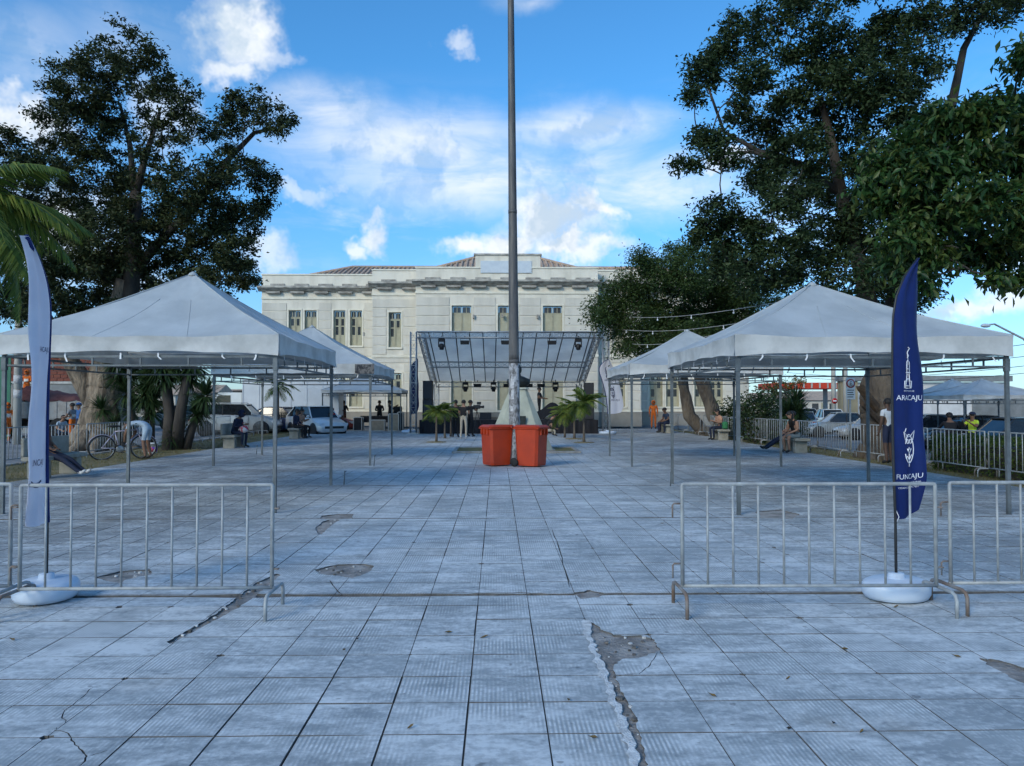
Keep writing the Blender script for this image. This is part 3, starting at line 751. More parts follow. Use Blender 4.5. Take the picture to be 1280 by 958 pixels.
# ------------------------------------------------------------------ tents
M_canv = mat('white canopy canvas', (.565, .60, .615), (.45, .485, .50), 1.1, .6, bump=.35, bscale=5, trans=.20, spec=.3)
M_val = mat('white canvas valance', (.62, .615, .59), (.45, .45, .43), 2.0, .65, bump=.15, bscale=10, trans=.10, spec=.3)
M_tent = mat('painted tent tube', (.145, .165, .175), (.09, .105, .11), 5, .55, metal=.2, spec=.5)
M_tie = mat('white tie ribbon', (.80, .80, .80), (.7, .7, .7), 8, .7)
def tent(label, x0, x1, y0, y1, zp, zv=2.58, ze=2.26, seed=0, group='white pyramid tents on the square', ties=True, leg=.05):
    cx, cy = (x0+x1)/2, (y0+y1)/2; hx, hy = (x1-x0)/2 + .05, (y1-y0)/2 + .05
    t = thing('canopy_tent', label, 'tent', (cx, cy, 0), 0, group)
    sd_ = seed*7.3
    RN, SN = 14, 16
    def side_pt(k, i, f):
        """k side 0..3, i along side -1..1, f 0 peak .. 1 eave"""
        a = [(i, -1), (1, i), (-i, 1), (-1, -i)][k]
        sag = .10*math.sin(PI*f)*(1-.35*abs(i)) + .035*(1-abs(i)**2)*f
        h = zv + (zp-zv)*(1-f) - sag
        h += .014*f*math.sin(i*9 + k*2 + sd_) * (1-f*.3) + .02*mnoise.noise(Vector((i*2.2+k*5, f*2.4, sd_)))*math.sin(PI*min(1, f))
        e_ = max(0, f-.5)*2; c_ = max(0, abs(i)-.55)/.45
        h += .034*e_*c_*math.sin((1-abs(i))*34 + k + sd_)*math.sin(PI*min(1, f*.97)) - .012*abs(math.sin(PI*2*i))*math.sin(PI*f)
        ex = .985 - .012*(1-abs(i)**2)*(f == 1)
        return (a[0]*f*hx, a[1]*f*hy, h)
    m_ = MB()
    for k in range(4):
        o = len(m_.v)
        for r in range(RN+1):
            for i in range(SN+1): m_.v.append(side_pt(k, -1 + 2*i/SN, max(.004, r/RN)))
        for r in range(RN):
            for i in range(SN):
                m_.f.append((o+r*(SN+1)+i, o+(r+1)*(SN+1)+i, o+(r+1)*(SN+1)+i+1, o+r*(SN+1)+i+1)); m_.m.append(0); m_.s.append(True)
    cano = m_.build('canopy', M_canv, t, fixn=False)
    for k in range(4):      # stitched seams
        for i_ in (-.34, .34, .999):
            MB().tube([Vector(side_pt(k, i_, f_)) + Vector((0, 0, .003)) for f_ in np.linspace(.03 if i_ > .9 else .36, 1, 12)], .0045 if i_ < .9 else .010, 5).build('seam', M_canv, cano)
    # cap on the peak
    MB().lathe([(.10, -.05), (.06, .0), (.015, .03)], 8, (0, 0, zp)).build('peak_cap', M_canv, cano)
    for k in range(4):
        m_ = MB(); o = 0
        n_ = 26; rows = 5
        for r in range(rows+1):
            q = r/rows
            for i in range(n_+1):
                u = -1 + 2*i/n_
                p = side_pt(k, u, 1.0)
                zb = ze + .01 + .055*(1-u*u) + .018*abs(math.sin(u*PI*2.0))
                z = p[2]*(1-q) + zb*q
                wv = .018*q*math.sin(u*13 + sd_ + k) + .02*q*mnoise.noise(Vector((u*3+k*4, q, sd_))) - .012*math.sin(PI*q)
                nx_, ny_ = [(0, -1), (1, 0), (0, 1), (-1, 0)][k]
                m_.v.append((p[0] + nx_*(wv+.012), p[1] + ny_*(wv+.012), z))
        for r in range(rows):
            for i in range(n_): m_.f.append((r*(n_+1)+i, (r+1)*(n_+1)+i, (r+1)*(n_+1)+i+1, r*(n_+1)+i+1)); m_.m.append(0); m_.s.append(True)
        m_.build('valance', M_val, t, fixn=False)
    lx, ly = hx-.06, hy-.06
    C4 = [(-lx, -ly), (lx, -ly), (lx, ly), (-lx, ly)]
    for x, y in C4:
        l = MB().box(x-leg/2, y-leg/2, .012, x+leg/2, y+leg/2, ze+.04).build('leg', M_tent, t)
        MB().box(x-.028, y-.028, .0, x+.028, y+.028, .011).build('foot_plate', M_tent, l)
        MB().box(x-leg/2-.008, y-leg/2-.008, ze-.2, x+leg/2+.008, y+leg/2+.008, ze-.02).build('corner_joint', M_tent, l)
    for k in range(4):
        a, b = C4[k], C4[(k+1) % 4]; d_ = Vector((b[0]-a[0], b[1]-a[1], 0)).normalized()*.03
        A = Vector((a[0], a[1], 0))+d_; B = Vector((b[0], b[1], 0))-d_
        MB().bar(A+Vector((0,0,ze+.0)), B+Vector((0,0,ze+.0)), .034).build('upper_rail', M_tent, t)
        MB().bar(A+Vector((0,0,ze-.13)), B+Vector((0,0,ze-.13)), .026).build('lower_rail', M_tent, t)
        for q in (.12, .32, .5, .68, .88):
            p = A.lerp(B, q); MB().bar(p+Vector((0,0,ze-.118)), p+Vector((0,0,ze-.016)), .022).build('rail_strut', M_tent, t)
        if ties:
            rt_ = random.Random(seed*10+k)
            for q in (.08, .24, .42, .58, .78, .93):
                p = A.lerp(B, q + rt_.uniform(-.03, .03)); nv = Vector([(0,-1,0),(1,0,0),(0,1,0),(-1,0,0)][k])*.035
                w = d_.normalized()*.012
                z1, z2 = ze+.05, ze-.03-rt_.uniform(0, .06); sw = d_.normalized()*rt_.uniform(-.05, .05)
                P = [p+nv+Vector((0,0,z1)), p+nv*1.1+Vector((0,0,ze)), p+nv*1.2+sw+Vector((0,0,z2))]
                m_ = MB().add([P[0]-w, P[0]+w, P[1]-w, P[1]+w, P[2]-w, P[2]+w], [(0,1,3,2), (2,3,5,4)]); m_.build('tie_ribbon', M_tie, t)
    return t
tent('large white tent with the bicycle seen through it, nearest to the white feather flag', -7.1, -3.2, 11.4, 15.25, 3.78, seed=1)
t2 = tent('white tent with a dark printed patch on its valance, in front of the box truck', -7.15, -3.2, 19.9, 24.0, 3.72, seed=2)
tent('large white tent behind the blue feather flag', 3.42, 7.32, 11.1, 15.35, 3.62, zv=2.56, ze=2.24, seed=3)
tent('white tent with the orange-clad worker seen through it', 3.32, 7.05, 19.35, 23.2, 3.56, zv=2.55, seed=4)
# dark printed patch on the second tent
p = at(456, 464, 19.8)
pt = MB().box(-.24, -.006, -.12, .24, 0, .12, 0).build('printed_patch', mat('faded dark print', (.03, .03, .035), (.16, .15, .14), 9, .7, lo=.45, hi=.55), t2)
pt.location = (p.x - t2.location.x, 19.8 - t2.location.y - .04, p.z+.05); pt.rotation_euler.x = R(4)
tent('low far white tent over the black sound crates beside the stage', -9.6, -5.3, 43.2, 46.2, 3.2, zv=2.28, ze=2.08, seed=5, ties=False)

# tent stakes
for px, py, lab in ((430, 606, 'short dark stake beside the rear leg of the bicycle tent'), (467.5, 583, 'short dark stake beside the front leg of the box-truck tent'), (838, 608, 'short dark stake beside the rear leg of the blue-flag tent'), (320.5, 568, 'short dark stake in front of the hooded sitter')):
    p = gnd(px, py)
    m_ = MB().tube([(0, 0, 0), (.012, .01, .27)], .012, 6).tube([(.012, .01, .24), (.045, .01, .265)], .008, 6)
    tag(m_.build('tent_stake', M_tent, None, (p.x, p.y, 0)), lab, 'stake', 'steel tent stakes in the paving')

# ------------------------------------------------------------------ crowd barriers
M_galv = mat('dull galvanised pipe', (.41, .43, .43), (.29, .305, .31), 9, .6, metal=.15, spec=.35, bump=.1)
M_rust = mat('rusty pipe', (.20, .13, .09), (.27, .26, .25), 6, .7, metal=.2)
def barrier(label, loc, rz=0, group=None, n=9, Lb=2.0, loops=True):
    t = thing('crowd_barrier', label, 'barrier', loc, rz, group); h = Lb/2
    zt, zb = .97, .19; c = .012
    fr = MB().tube([(-h, 0, zb), (-h, 0, zt-c), (-h+.004, 0, zt-.003), (-h+c, 0, zt), (h-c, 0, zt), (h-.004, 0, zt-.003), (h, 0, zt-c), (h, 0, zb-.0)], .0150, 8)
    fr.build('frame', M_galv, t)
    MB().tube([(-h-.015, 0, zb), (h+.015, 0, zb)], .0135, 8).build('bottom_rail', M_galv, t)
    for i in range(n):
        x = -h + Lb*(i+1)/(n+1)
        MB().tube([(x, 0, zb+.01), (x, 0, zt-.012)], .0095, 6).build('bar', M_galv, t)
    for s in (-1, 1):
        x = s*(h+.02)
        m_ = MB().tube([(x, -.24, .0), (x, -.24, .13), (x, -.22, .165), (x, -.18, .178), (x, .18, .178), (x, .22, .165), (x, .24, .13), (x, .24, 0)], .014, 8)
        m_.build('foot', M_galv if s > 0 else M_rust, t)
    for z in (.82, .36):
        MB().tube([(-h-.015, 0, z), (-h-.06, 0, z), (-h-.072, 0, z-.012), (-h-.072, 0, z-.11)], .007, 6).build('hook', M_rust, t)
        MB().tube([(h+.015, 0, z-.03), (h+.05, -.012, z-.03), (h+.05, .012, z-.03), (h+.015, 0, z-.03)], .006, 6).build('hook_eye', M_rust, t)
    return t
pl, pr = at(26, 680, 6.03), at(340, 680, 6.03)
bA = barrier('grey pipe crowd barrier in front of the white feather flag', ((pl.x+pr.x)/2, 6.03, 0), R(.4), Lb=pr.x-pl.x)
dup(bA, (pl.x - 1.08, 6.10, 0), R(1.5), 'grey pipe crowd barrier cut by the photo edge beside the white flag')
pl, pr = at(849, 680, 6.02), at(1173, 680, 6.02)
bB = dup(bA, ((pl.x+pr.x)/2, 6.02, 0), R(-.6), 'grey pipe crowd barrier in front of the blue feather flag'); bB.scale = (1.035, 1, 1)
pl = at(1185, 680, 6.02)
dup(bA, (pl.x + 1.0, 6.1, 0), R(1.0), 'grey pipe crowd barrier hooked on beyond the blue feather flag')
# rows along the streets: built after one far barrier with plain pipes
bF = None
def row(pts, label, group):
    global bF
    ORD = 'first second third fourth fifth sixth seventh eighth ninth tenth eleventh twelfth thirteenth fourteenth'.split()
    base_label = label
    for i_, (x, y, rz) in enumerate(pts):
        label = base_label % ORD[i_]
        if bF is None: bF = barrier(label, (x, y, 0), rz, group, n=11)
        else: dup(bF, (x, y, 0), rz, label, group)
rw = random.Random(4)
row([(-12.0 + .03*rw.uniform(-3, 3) + (i*.02), 17.6 + 2.09*i, R(90 + rw.uniform(-3, 3))) for i in range(14) if i not in (5,)],
    'steel crowd barrier, %s in the truck-street row counted from the reclining man towards the building', 'barriers along the truck street')
row([(10.55 - .07*i + .02*rw.uniform(-3, 3), 15.6 + 2.09*i, R(92 + rw.uniform(-3, 3))) for i in range(14)],
    'steel crowd barrier, %s in the hedge-side row counted from the blue flag towards the building', 'barriers along the hedge street')

# ------------------------------------------------------------------ feather flags
M_navy = mat('navy flag cloth', (.004, .020, .135), (.003, .014, .10), 3, .65, bump=.12, bscale=14, trans=.08)
M_wht = mat('white flag cloth', (.80, .80, .87), (.75, .75, .83), 3, .7, bump=.12, bscale=14, trans=.35)
M_print = mat('white flag print', (.80, .82, .88), (.74, .76, .82), 9, .7)
M_printd = mat('navy flag print', (.02, .025, .10), (.015, .02, .08), 9, .7)
M_fib = mat('black fibreglass pole', (.02, .02, .022), (.03, .03, .03), 9, .4)
M_base = mat('white moulded plastic', (.60, .68, .78), (.56, .64, .75), 4, .4, spec=.5)
def flag(label, loc, rz, Hh, width, cloth, prints, z0=.62, lean=0.0, sleeve=None, group=None, base=1.0, mirror=1, bulge=0.0):
    t = thing('feather_flag', label, 'flag', loc, rz, group)
    # water base
    prof = [(.20, 0), (.265, .015), (.288, .05), (.29, .11), (.275, .135), (.23, .155), (.085, .165), (.072, .168), (.068, .205), (.03, .21)]
    MB().lathe([(r*base, z) for r, z in prof], 26, sx=1.0, sy=.82).build('water_base', M_base, t)
    pole = [(0, 0, .15)] + [(0, 0, z0*.6 + .1)] + [(lean*q*q + mirror*.0*q, 0, z0 + (Hh-z0)*q) for q in np.linspace(0, 1, 10)]
    def kk(q): return max(0, (q-.70)/.30)**2.7
    def xl(q):   # pole side edge, bowing over to the tip
        return lean*q*q + mirror*width*.93*kk(q)
    def wd(q):
        bot = .84 + .16*min(1, q/.14)
        return width*(1.0 - .93*kk(q))*bot*(1 - bulge*min(1, q/.75))
    def surf(u, q, off=0.0):
        x = xl(q) + mirror*u*wd(q)
        y = .016*math.sin(u*3.4 + q*5) * (.4+u) + .012*math.sin(q*17 + u*2)*u + .012*math.sin(u*11+q*3)
        z = z0 + (Hh-z0)*q + (.09*u**3*(1-q)**8 + .02*(1-u)*(1-q)**8)
        return Vector((x, y - off, z))
    m_ = MB(); nu, nq = 14, 46
    for s_ in (0, 1):
        for j in range(nq+1):
            for i in range(nu+1): m_.v.append(surf(i/nu, j/nq, .0025 if s_ == 0 else -.0025))
    o2 = (nu+1)*(nq+1)
    for j in range(nq):
        for i in range(nu):
            a, b, c, d_ = j*(nu+1)+i, j*(nu+1)+i+1, (j+1)*(nu+1)+i+1, (j+1)*(nu+1)+i
            m_.f.append((a, b, c, d_)); m_.m.append(0); m_.s.append(True); m_.f.append((o2+d_, o2+c, o2+b, o2+a)); m_.m.append(0); m_.s.append(True)
    cl = m_.build('cloth', cloth, t, fixn=False)
    pp = [Vector((0, 0, .17)), Vector((0, 0, z0*.8))] + [surf(0, q) for q in np.linspace(0, 1, 14)]
    MB().tube(pp, [.012]*2 + [.011]*8 + [.009]*6, 8).build('pole', M_fib, t)
    if sleeve:
        MB().tube([surf(0, q) for q in np.linspace(.0, 1, 20)], .019, 8).build('pole_sleeve', sleeve, t)
    MB().tube([(0, 0, .60*z0/.62), (0.03, -.01, .66), (.005, 0, .72)], .004, 5).build('tension_cord', M_print, t)
    for kind, body, qc, uc, size, m2, rot in prints:
        if kind == 'text':
            v, f = text_verts(body, size)
            for s_ in (1,):
                vs = []
                for x, y, _ in v:
                    dx, dz = (x, y) if not rot else (-y, x)
                    u = uc + mirror*dx/width*mirror if mirror > 0 else uc - dx/width
                    q = qc + dz/(Hh-z0); vs.append(surf(u, q, .006))
                MB().add(vs, f).build('lettering', m2, cl, fixn=False)
        else:   # line drawing: strokes in flag metres
            m_ = MB()
            for st in body:
                P = []
                for x, z in st:
                    u = uc + (x/width if mirror > 0 else -x/width); P.append(surf(u, qc + z/(Hh-z0), .006))
                m_.tube(P, size, 5)
            m_.build('emblem', m2, cl, fixn=False)
    return t
def arc(cx, cz, rx, rz_, a0, a1, n=10): return [(cx + rx*math.cos(R(a0+(a1-a0)*i/n)), cz + rz_*math.sin(R(a0+(a1-a0)*i/n))) for i in range(n+1)]
tower = [[(-.035, 0), (-.015, .12), (-.03, .13), (.03, .13), (.015, .12), (.035, 0), (-.035, 0)], arc(0, .05, .022, .03, 0, 180), [(-.022, .02), (.022, .02)],
         [(-.02, .13), (-.02, .2), (.02, .2), (.02, .13)], arc(0, .2, .02, .03, 0, 180), [(-.02, .16), (.02, .16)], [(0, .23), (-.005, .30), (.03, .33), (.012, .34)],
         [(-.03, .06), (-.045, .06), (-.045, .0)], [(.03, .06), (.045, .06), (.045, .0)], [(-.012, .25), (.012, .27), (-.01, .29)]]
cashew = [arc(0, .10, .055, .12, 200, 520, 16), [(-.05, .17), (-.065, .24), (-.02, .20), (.02, .20), (.065, .25), (.05, .17)], [(0, -.05), (0, .06)],
          [(0, .0), (-.03, .04)], [(0, .01), (.035, .05)], arc(-.022, .16, .016, .018, 0, 360, 8), arc(.022, .16, .016, .018, 0, 360, 8),
          [(-.03, .10), (.0, .06), (.03, .10)], [(-.02, .08), (.0, .11), (.02, .08)], [(-.055, .24), (-.04, .27)]]
W1 = .325
pf = gnd(1125, 748)
flag('tall navy blue feather flag with white lettering on a white water base', (pf.x-.03, pf.y, 0), R(24), 2.81, W1, M_navy,
     [('lines', tower, .50, .45, .0042, M_print, 0), ('text', 'ARACAJU', .455, .50, .060, M_print, 0), ('text', 'PREFEITURA DE', .487, .48, .018, M_print, 0),
      ('lines', cashew, .225, .50, .0042, M_print, 0), ('text', 'FUNCAJU', .155, .50, .060, M_print, 0), ('text', 'FUNDAÇÃO CULTURAL', .136, .50, .022, M_print, 0),
      ('text', 'CIDADE DE ARACAJU', .118, .50, .022, M_print, 0)], z0=.62)
pf = gnd(50, 749)
flag('tall white feather flag seen nearly edge on, on a white water base', (pf.x+.05, pf.y, 0), R(100), 2.86, .54, M_wht,
     [('text', 'ARACAJU', .62, .5, .058, M_printd, 0), ('text', 'FUNCAJU', .22, .5, .072, M_printd, 0), ('lines', [arc(0, 0, .09, .03, 200, 340), arc(.02, -.03, .08, .03, 200, 340)], .17, .5, .005, M_printd, 0)],
     z0=.60, sleeve=M_navy, base=1.0, mirror=-1, bulge=.38)
pf = gnd(772, 543)
flag('small white feather flag beside the stage truss', (pf.x-.5, pf.y, 0), R(12), 3.75, .85, M_wht,
     [('text', 'ARACAJU', .60, .48, .135, M_printd, 0), ('lines', [[(x*2, z*1.6) for x, z in s_] for s_ in tower], .66, .42, .012, M_printd, 0), ('text', 'FUNCAJU', .24, .48, .135, M_printd, 0),
      ('lines', [[(x*2, z*2) for x, z in s_] for s_ in cashew], .32, .45, .012, M_printd, 0)], z0=1.0, lean=-.75, sleeve=M_navy, base=1.5)
pf = gnd(512, 541.5)
flag('small navy blue feather flag between the far tent and the stage', (pf.x, pf.y, 0), R(62), 3.9, .8, M_navy,
     [('text', 'ARACAJU', .55, .5, .13, M_print, 0), ('text', 'FUNCAJU', .2, .5, .13, M_print, 0)], z0=.95, base=1.6)
# ------------------------------------------------------------------ stage
M_alu = mat('aluminium truss', (.42, .43, .44), (.33, .34, .35), 6, .38, metal=.75)
M_memb = mat('grey roof membrane', (.93, .90, .84), (.80, .775, .73), .8, .6, trans=.86, world=True)
M_purl = mat('dark roof batten', (.05, .052, .058), (.07, .07, .075), 5, .5)
M_blk = mat('black equipment finish', (.012, .012, .014), (.02, .02, .022), 12, .55)
M_skirt = mat('black stage drape', (.010, .010, .014), (.018, .018, .022), 8, .9, bump=.4, bscale=6, stretch=(3, 3, .3))
M_grille = mat('speaker grille', (.022, .022, .025), (.035, .035, .04), 60, .6, bump=.4, bscale=300)
def truss(m_, p, q, w=.29, cr=.026, step=.42):
    p = Vector(p); q = Vector(q); t = (q-p).normalized(); L_ = (q-p).length
    a = Vector((0, 0, 1)) if abs(t.z) < .9 else Vector((0, 1, 0))
    u = t.cross(a).normalized()*w/2; v = u.cross(t).normalized()*w/2
    cs = [u+v, u-v, -u-v, -u+v]
    for c in cs: m_.tube([p+c, q+c], cr, 6)
    n_ = max(1, round(L_/step))
    for i in range(n_):
        for k in range(4):
            c0, c1 = cs[k], cs[(k+1) % 4]
            if (i+k) % 2: c0, c1 = c1, c0
            m_.bar(p+t*L_*i/n_+c0, p+t*L_*(i+1)/n_+c1, .017)
        for k in range(4): m_.bar(p+t*L_*i/n_+cs[k], p+t*L_*i/n_+cs[(k+1) % 4], .015)
    return m_
YF, YB = 39.6, 47.4
xl0, xr0 = at(517, 420, YF).x, at(757, 420, YF).x
zf = at(640, 419, YF).z; zb = at(640, 480.5, YB).z
xc = (xl0+xr0)/2
st = thing('stage_roof', 'sloping grey stage roof on aluminium lattice trusses', 'stage roof', (xc, YF, 0))
hwS = (xr0-xl0)/2; dS = YB-YF
for s in (-1, 1):
    truss(MB(), (s*hwS, 0, .06), (s*hwS, 0, zf+.14)).build('front_post', M_alu, st)
    MB().box(s*hwS-.3, -.3, 0, s*hwS+.3, .3, .05).build('base_plate', M_alu, st)
    truss(MB(), (s*(hwS-.55), dS, .06), (s*(hwS-.55), dS, zb)).build('rear_post', M_alu, st)
    truss(MB(), (s*(hwS-.38), .16, zf-.02), (s*(hwS-.42), dS, zb)).build('side_truss', M_alu, st)
truss(MB(), (-hwS+.15, 0, zf), (hwS-.15, 0, zf)).build('front_truss', M_alu, st)
truss(MB(), (-hwS+.6, dS*.5, (zf+zb)/2-.16), (hwS-.6, dS*.5, (zf+zb)/2-.16)).build('middle_truss', M_alu, st)
truss(MB(), (-hwS+.55, dS, zb-.02), (hwS-.55, dS, zb-.02)).build('rear_truss', M_alu, st)
m_ = MB(); nx_, ny_ = 24, 12
for s_ in (0, 1):
    for j in range(ny_+1):
        for i in range(nx_+1):
            u, v = i/nx_, j/ny_
            m_.v.append((-(hwS-.3) + 2*(hwS-.3)*u, .1+(dS-.1)*v, zf+.20 + (zb-zf)*v - .05*math.sin(PI*v)*abs(math.sin(u*PI*5.5)) + (.004 if s_ else 0)))
o2 = (nx_+1)*(ny_+1)
for j in range(ny_):
    for i in range(nx_):
        a, b, c, d_ = j*(nx_+1)+i, j*(nx_+1)+i+1, (j+1)*(nx_+1)+i+1, (j+1)*(nx_+1)+i
        m_.f += [(a, b, c, d_), (o2+d_, o2+c, o2+b, o2+a)]; m_.m += [0, 0]; m_.s += [True, True]
m_.build('roof_membrane', M_memb, st, fixn=False)
for i in range(13):
    x = -(hwS-.75) + 2*(hwS-.75)*i/12
    MB().tube([(x, .05, zf+.13), (x + .12*math.sin(i*2.3), dS, zb+.13)], .03, 6).build('roof_batten', M_purl, st)
# deck
dk = thing('stage_deck', 'low stage deck hung with black drape', 'stage', (xc, YF+.25, 0))
xa, xb = at(524, 540, YF).x - xc, at(748, 540, YF).x - xc
MB().box(xa, .02, .62, xb, 7.2, .70).build('deck', M_blk, dk)
m_ = MB(); n_ = 120
for r in range(3):
    for i in range(n_+1):
        u = i/n_; m_.v.append((xa + (xb-xa)*u, -.02 + .05*math.sin(u*150)*(.3+.35*r) + .02*math.sin(u*57), .69 - .68*r/2))
for r in range(2):
    for i in range(n_): m_.f.append((r*(n_+1)+i, (r+1)*(n_+1)+i, (r+1)*(n_+1)+i+1, r*(n_+1)+i+1)); m_.m.append(0); m_.s.append(True)
m_.build('drape', M_skirt, dk)
for x in (xa, xb): MB().box(x-.02, 0, .01, x+.02, 7.2, .69).build('side_drape', M_skirt, dk)
# moving heads and wash lights on the trusses
def moving_head(loc, label):
    t = thing('stage_light', label, 'stage light', loc, 0, 'stage lights hung from the trusses')
    MB().cbox((0, 0, -.10), (.34, .26, .16), .03).build('yoke_base', M_blk, t)
    for s in (-1, 1): MB().cbox((s*.15, 0, -.30), (.05, .14, .32), .015).build('yoke_arm', M_blk, t)
    MB().lathe([(.07, .12), (.115, .08), (.125, -.06), (.105, -.18), (.06, -.2)], 12, (0, 0, -.40)).build('lamp_head', M_blk, t)
    MB().tube([(0, 0, -.02), (0, 0, .12)], .025, 6).build('clamp', M_blk, t)
def wash(loc, label):
    t = thing('stage_light', label, 'stage light', loc, 0, 'stage lights hung from the trusses')
    h = MB().cbox((0, 0, -.22), (.44, .16, .20), .02).build('housing', M_blk, t)
    for k in range(3): MB().lathe([(.05, 0), (.055, .01), (.03, .014)], 8, (-.13+.13*k, 0, 0)).build('lens', M_grille, h).location = (0, -.085, -.22)
    MB().tube([(-.22, 0, -.22), (-.22, 0, -.02), (.22, 0, -.02), (.22, 0, -.22)], .014, 6).build('bracket', M_blk, t)
    MB().tube([(0, 0, -.02), (0, 0, .10)], .02, 6).build('clamp', M_blk, t)
yt = 'black stage light on the '
for px, py, k, lab in ((552, 424, 0, 'black moving-head light at the start of the front truss'), (581, 421, 1, 'black wash light next after the moving head on the front truss'),
                       (632, 421, 1, 'black wash light on the front truss partly behind the tall pole'), (690, 421, 1, 'black wash light on the front truss beyond the pole'),
                       (723, 424, 0, 'black moving-head light at the far end of the front truss')):
    p = at(px, py, YF); (moving_head if k == 0 else wash)((p.x, YF+.02, zf-.16), lab)
for i, (px, k) in enumerate(((582, 0), (597, 1), (617, 0), (634, 1), (676, 1), (694, 0), (661, 1))):
    p = at(px, 480, YB); (moving_head if k == 0 else wash)((p.x, YB-.22, zb+.14), ['black rear-truss light, first from the palm with three stems', 'black rear-truss wash light, second from the loudspeaker side', 'black rear-truss moving head just before the tall pole',
        'black rear-truss wash light hidden partly by the pole', 'black rear-truss wash light above the lone stage performer', 'black rear-truss moving head, last before the roof corner', 'black rear-truss wash light close beside the bronze bust'][i])
# loudspeaker stacks
def speaker(label, loc, w, h, d_=.5, group='stage loudspeakers'):
    t = thing('loudspeaker', label, 'loudspeaker', loc, 0, group)
    MB().cbox((0, 0, h/2), (w, d_, h), .02).build('cabinet', M_blk, t)
    MB().box(-w*.44, -d_/2-.012, h*.05, w*.44, -d_/2+.005, h*.95).build('grille', M_grille, t)
    for s in (-1, 1): MB().tube([(s*(w/2+.002), -.08, h*.6), (s*(w/2+.03), -.05, h*.6), (s*(w/2+.03), .05, h*.6), (s*(w/2+.002), .08, h*.6)], .01, 6).build('handle', M_grille, t)
pL = at(535, 500, YF+.9); pR = at(736, 500, YF+.9)
speaker('black loudspeaker at the foot of the stack behind the clump of palms', (pL.x, YF+.9, .7), .52, 1.05)
speaker('black loudspeaker on top of the stack behind the clump of palms', (pL.x, YF+.9, 1.752), .50, .95)
speaker('tall black loudspeaker at the foot of the stack beside the small white flag', (pR.x, YF+.9, .7), .50, 1.0)
speaker('black loudspeaker on top of the stack beside the small white flag', (pR.x, YF+.9, 1.702), .48, .90)
for px, lab in ((655, 'black floor monitor wedge on the stage behind the monument'), (607, 'black floor monitor wedge beside the camera crew')):
    p = at(px, 530, YF+1.2); t = thing('monitor_wedge', lab, 'loudspeaker', (p.x, YF+1.2, .7))
    MB().prism([(-.25, 0), (.28, 0), (.28, .3), (.1, .36)], -.3, .3, axis='x').build('cabinet', M_blk, t); MB().add([(-.26,-.2,.03),(.26,-.2,.03),(.26,.05,.31),(-.26,.05,.31)], [(0,1,2,3)]).build('grille', M_grille, t)
# keyboard / drum riser shapes covered with black cloth at stage side
p = at(688, 528, YF+2)
t = thing('covered_equipment', 'low heap of equipment under black cloth on the stage', 'equipment', (p.x, YF+2, .7))
m_ = MB()
for j in range(9):
    for i in range(17):
        u, v = i/16*2-1, j/8*2-1; r = max(0, 1-(u*u*.9+v*v*.9))
        m_.v.append((u*1.0, v*.5, .9*r**.5*(0.8+.2*math.sin(u*4+1)) ))
for j in range(8):
    for i in range(16): m_.f.append((j*17+i, j*17+i+1, (j+1)*17+i+1, (j+1)*17+i)); m_.m.append(0); m_.s.append(True)
m_.build('black_cloth', M_skirt, t)
# sound crates under the far tent
M_case = mat('tan flight case', (.33, .27, .19), (.26, .21, .15), 5, .6); M_edge = mat('pale case edging', (.55, .52, .46), (.45, .43, .4), 6, .5, metal=.3)
def case(label, loc, w, d_, h, front, group='flight cases and amplifiers by the stage'):
    t = thing('flight_case', label, 'case', loc, 0, group)
    MB().box(-w/2+.03, -d_/2+.03, .03, w/2-.03, d_/2-.03, h-.03).build('shell', front, t)
    for a in (-1, 1):
        for b in (-1, 1):
            MB().box(a*(w/2-.04), b*(d_/2-.04), 0, a*w/2, b*d_/2, h).build('corner_edge', M_edge, t)
            MB().box(-w/2+.041, b*(d_/2-.04), h-.02 if a > 0 else .0, w/2-.041, b*d_/2, (h+.02) if a > 0 else .04).build('rail_edge', M_edge, t)
pc = at(472, 535, 44.0); case('long tan flight case lying on its side under the far tent', (pc.x, 44.0, 0), .85, .5, .60, M_case)
pc = at(492.5, 535, 43.7); case('upright tan flight case beside the tent leg under the far tent', (pc.x, 43.7, 0), .6, .5, .95, M_case)
pc = at(448, 535, 44.2); case('black equipment trunk at the street side of the far tent', (pc.x, 44.2, 0), .5, .5, .75, M_blk)
pc = at(501, 535, 43.9); case('tall black amplifier rack nearest the navy flag', (pc.x, 43.9, 0), .32, .5, 1.05, M_blk)
t = thing('folding_table', 'folding table with black cover under the far tent', 'table', (at(478, 530, 45).x, 45, 0))
MB().box(-1.2, -.35, .78, 1.2, .35, .82).build('table_top', M_blk, t)
MB().box(-1.18, -.36, .45, 1.18, -.345, .779).build('table_cover', M_skirt, t)
for a in (-1, 1):
    for b in (-1, 1): MB().tube([(a*1.1, b*.28, 0), (a*1.1, b*.28, .78)], .018, 6).build('leg', M_alu, t)
pm = at(497, 505, 44.8); t = thing('mixing_monitor', 'black screen standing on the covered table under the far tent', 'screen', (pm.x, 44.8, .82))
MB().cbox((0, 0, .33), (.5, .06, .42), .01).build('screen', M_blk, t); MB().tube([(0, .02, .01), (0, .02, .2)], .025, 6).build('stand', M_blk, t); MB().cbox((0, .0, .012), (.25, .2, .02), .005).build('foot', M_blk, t)

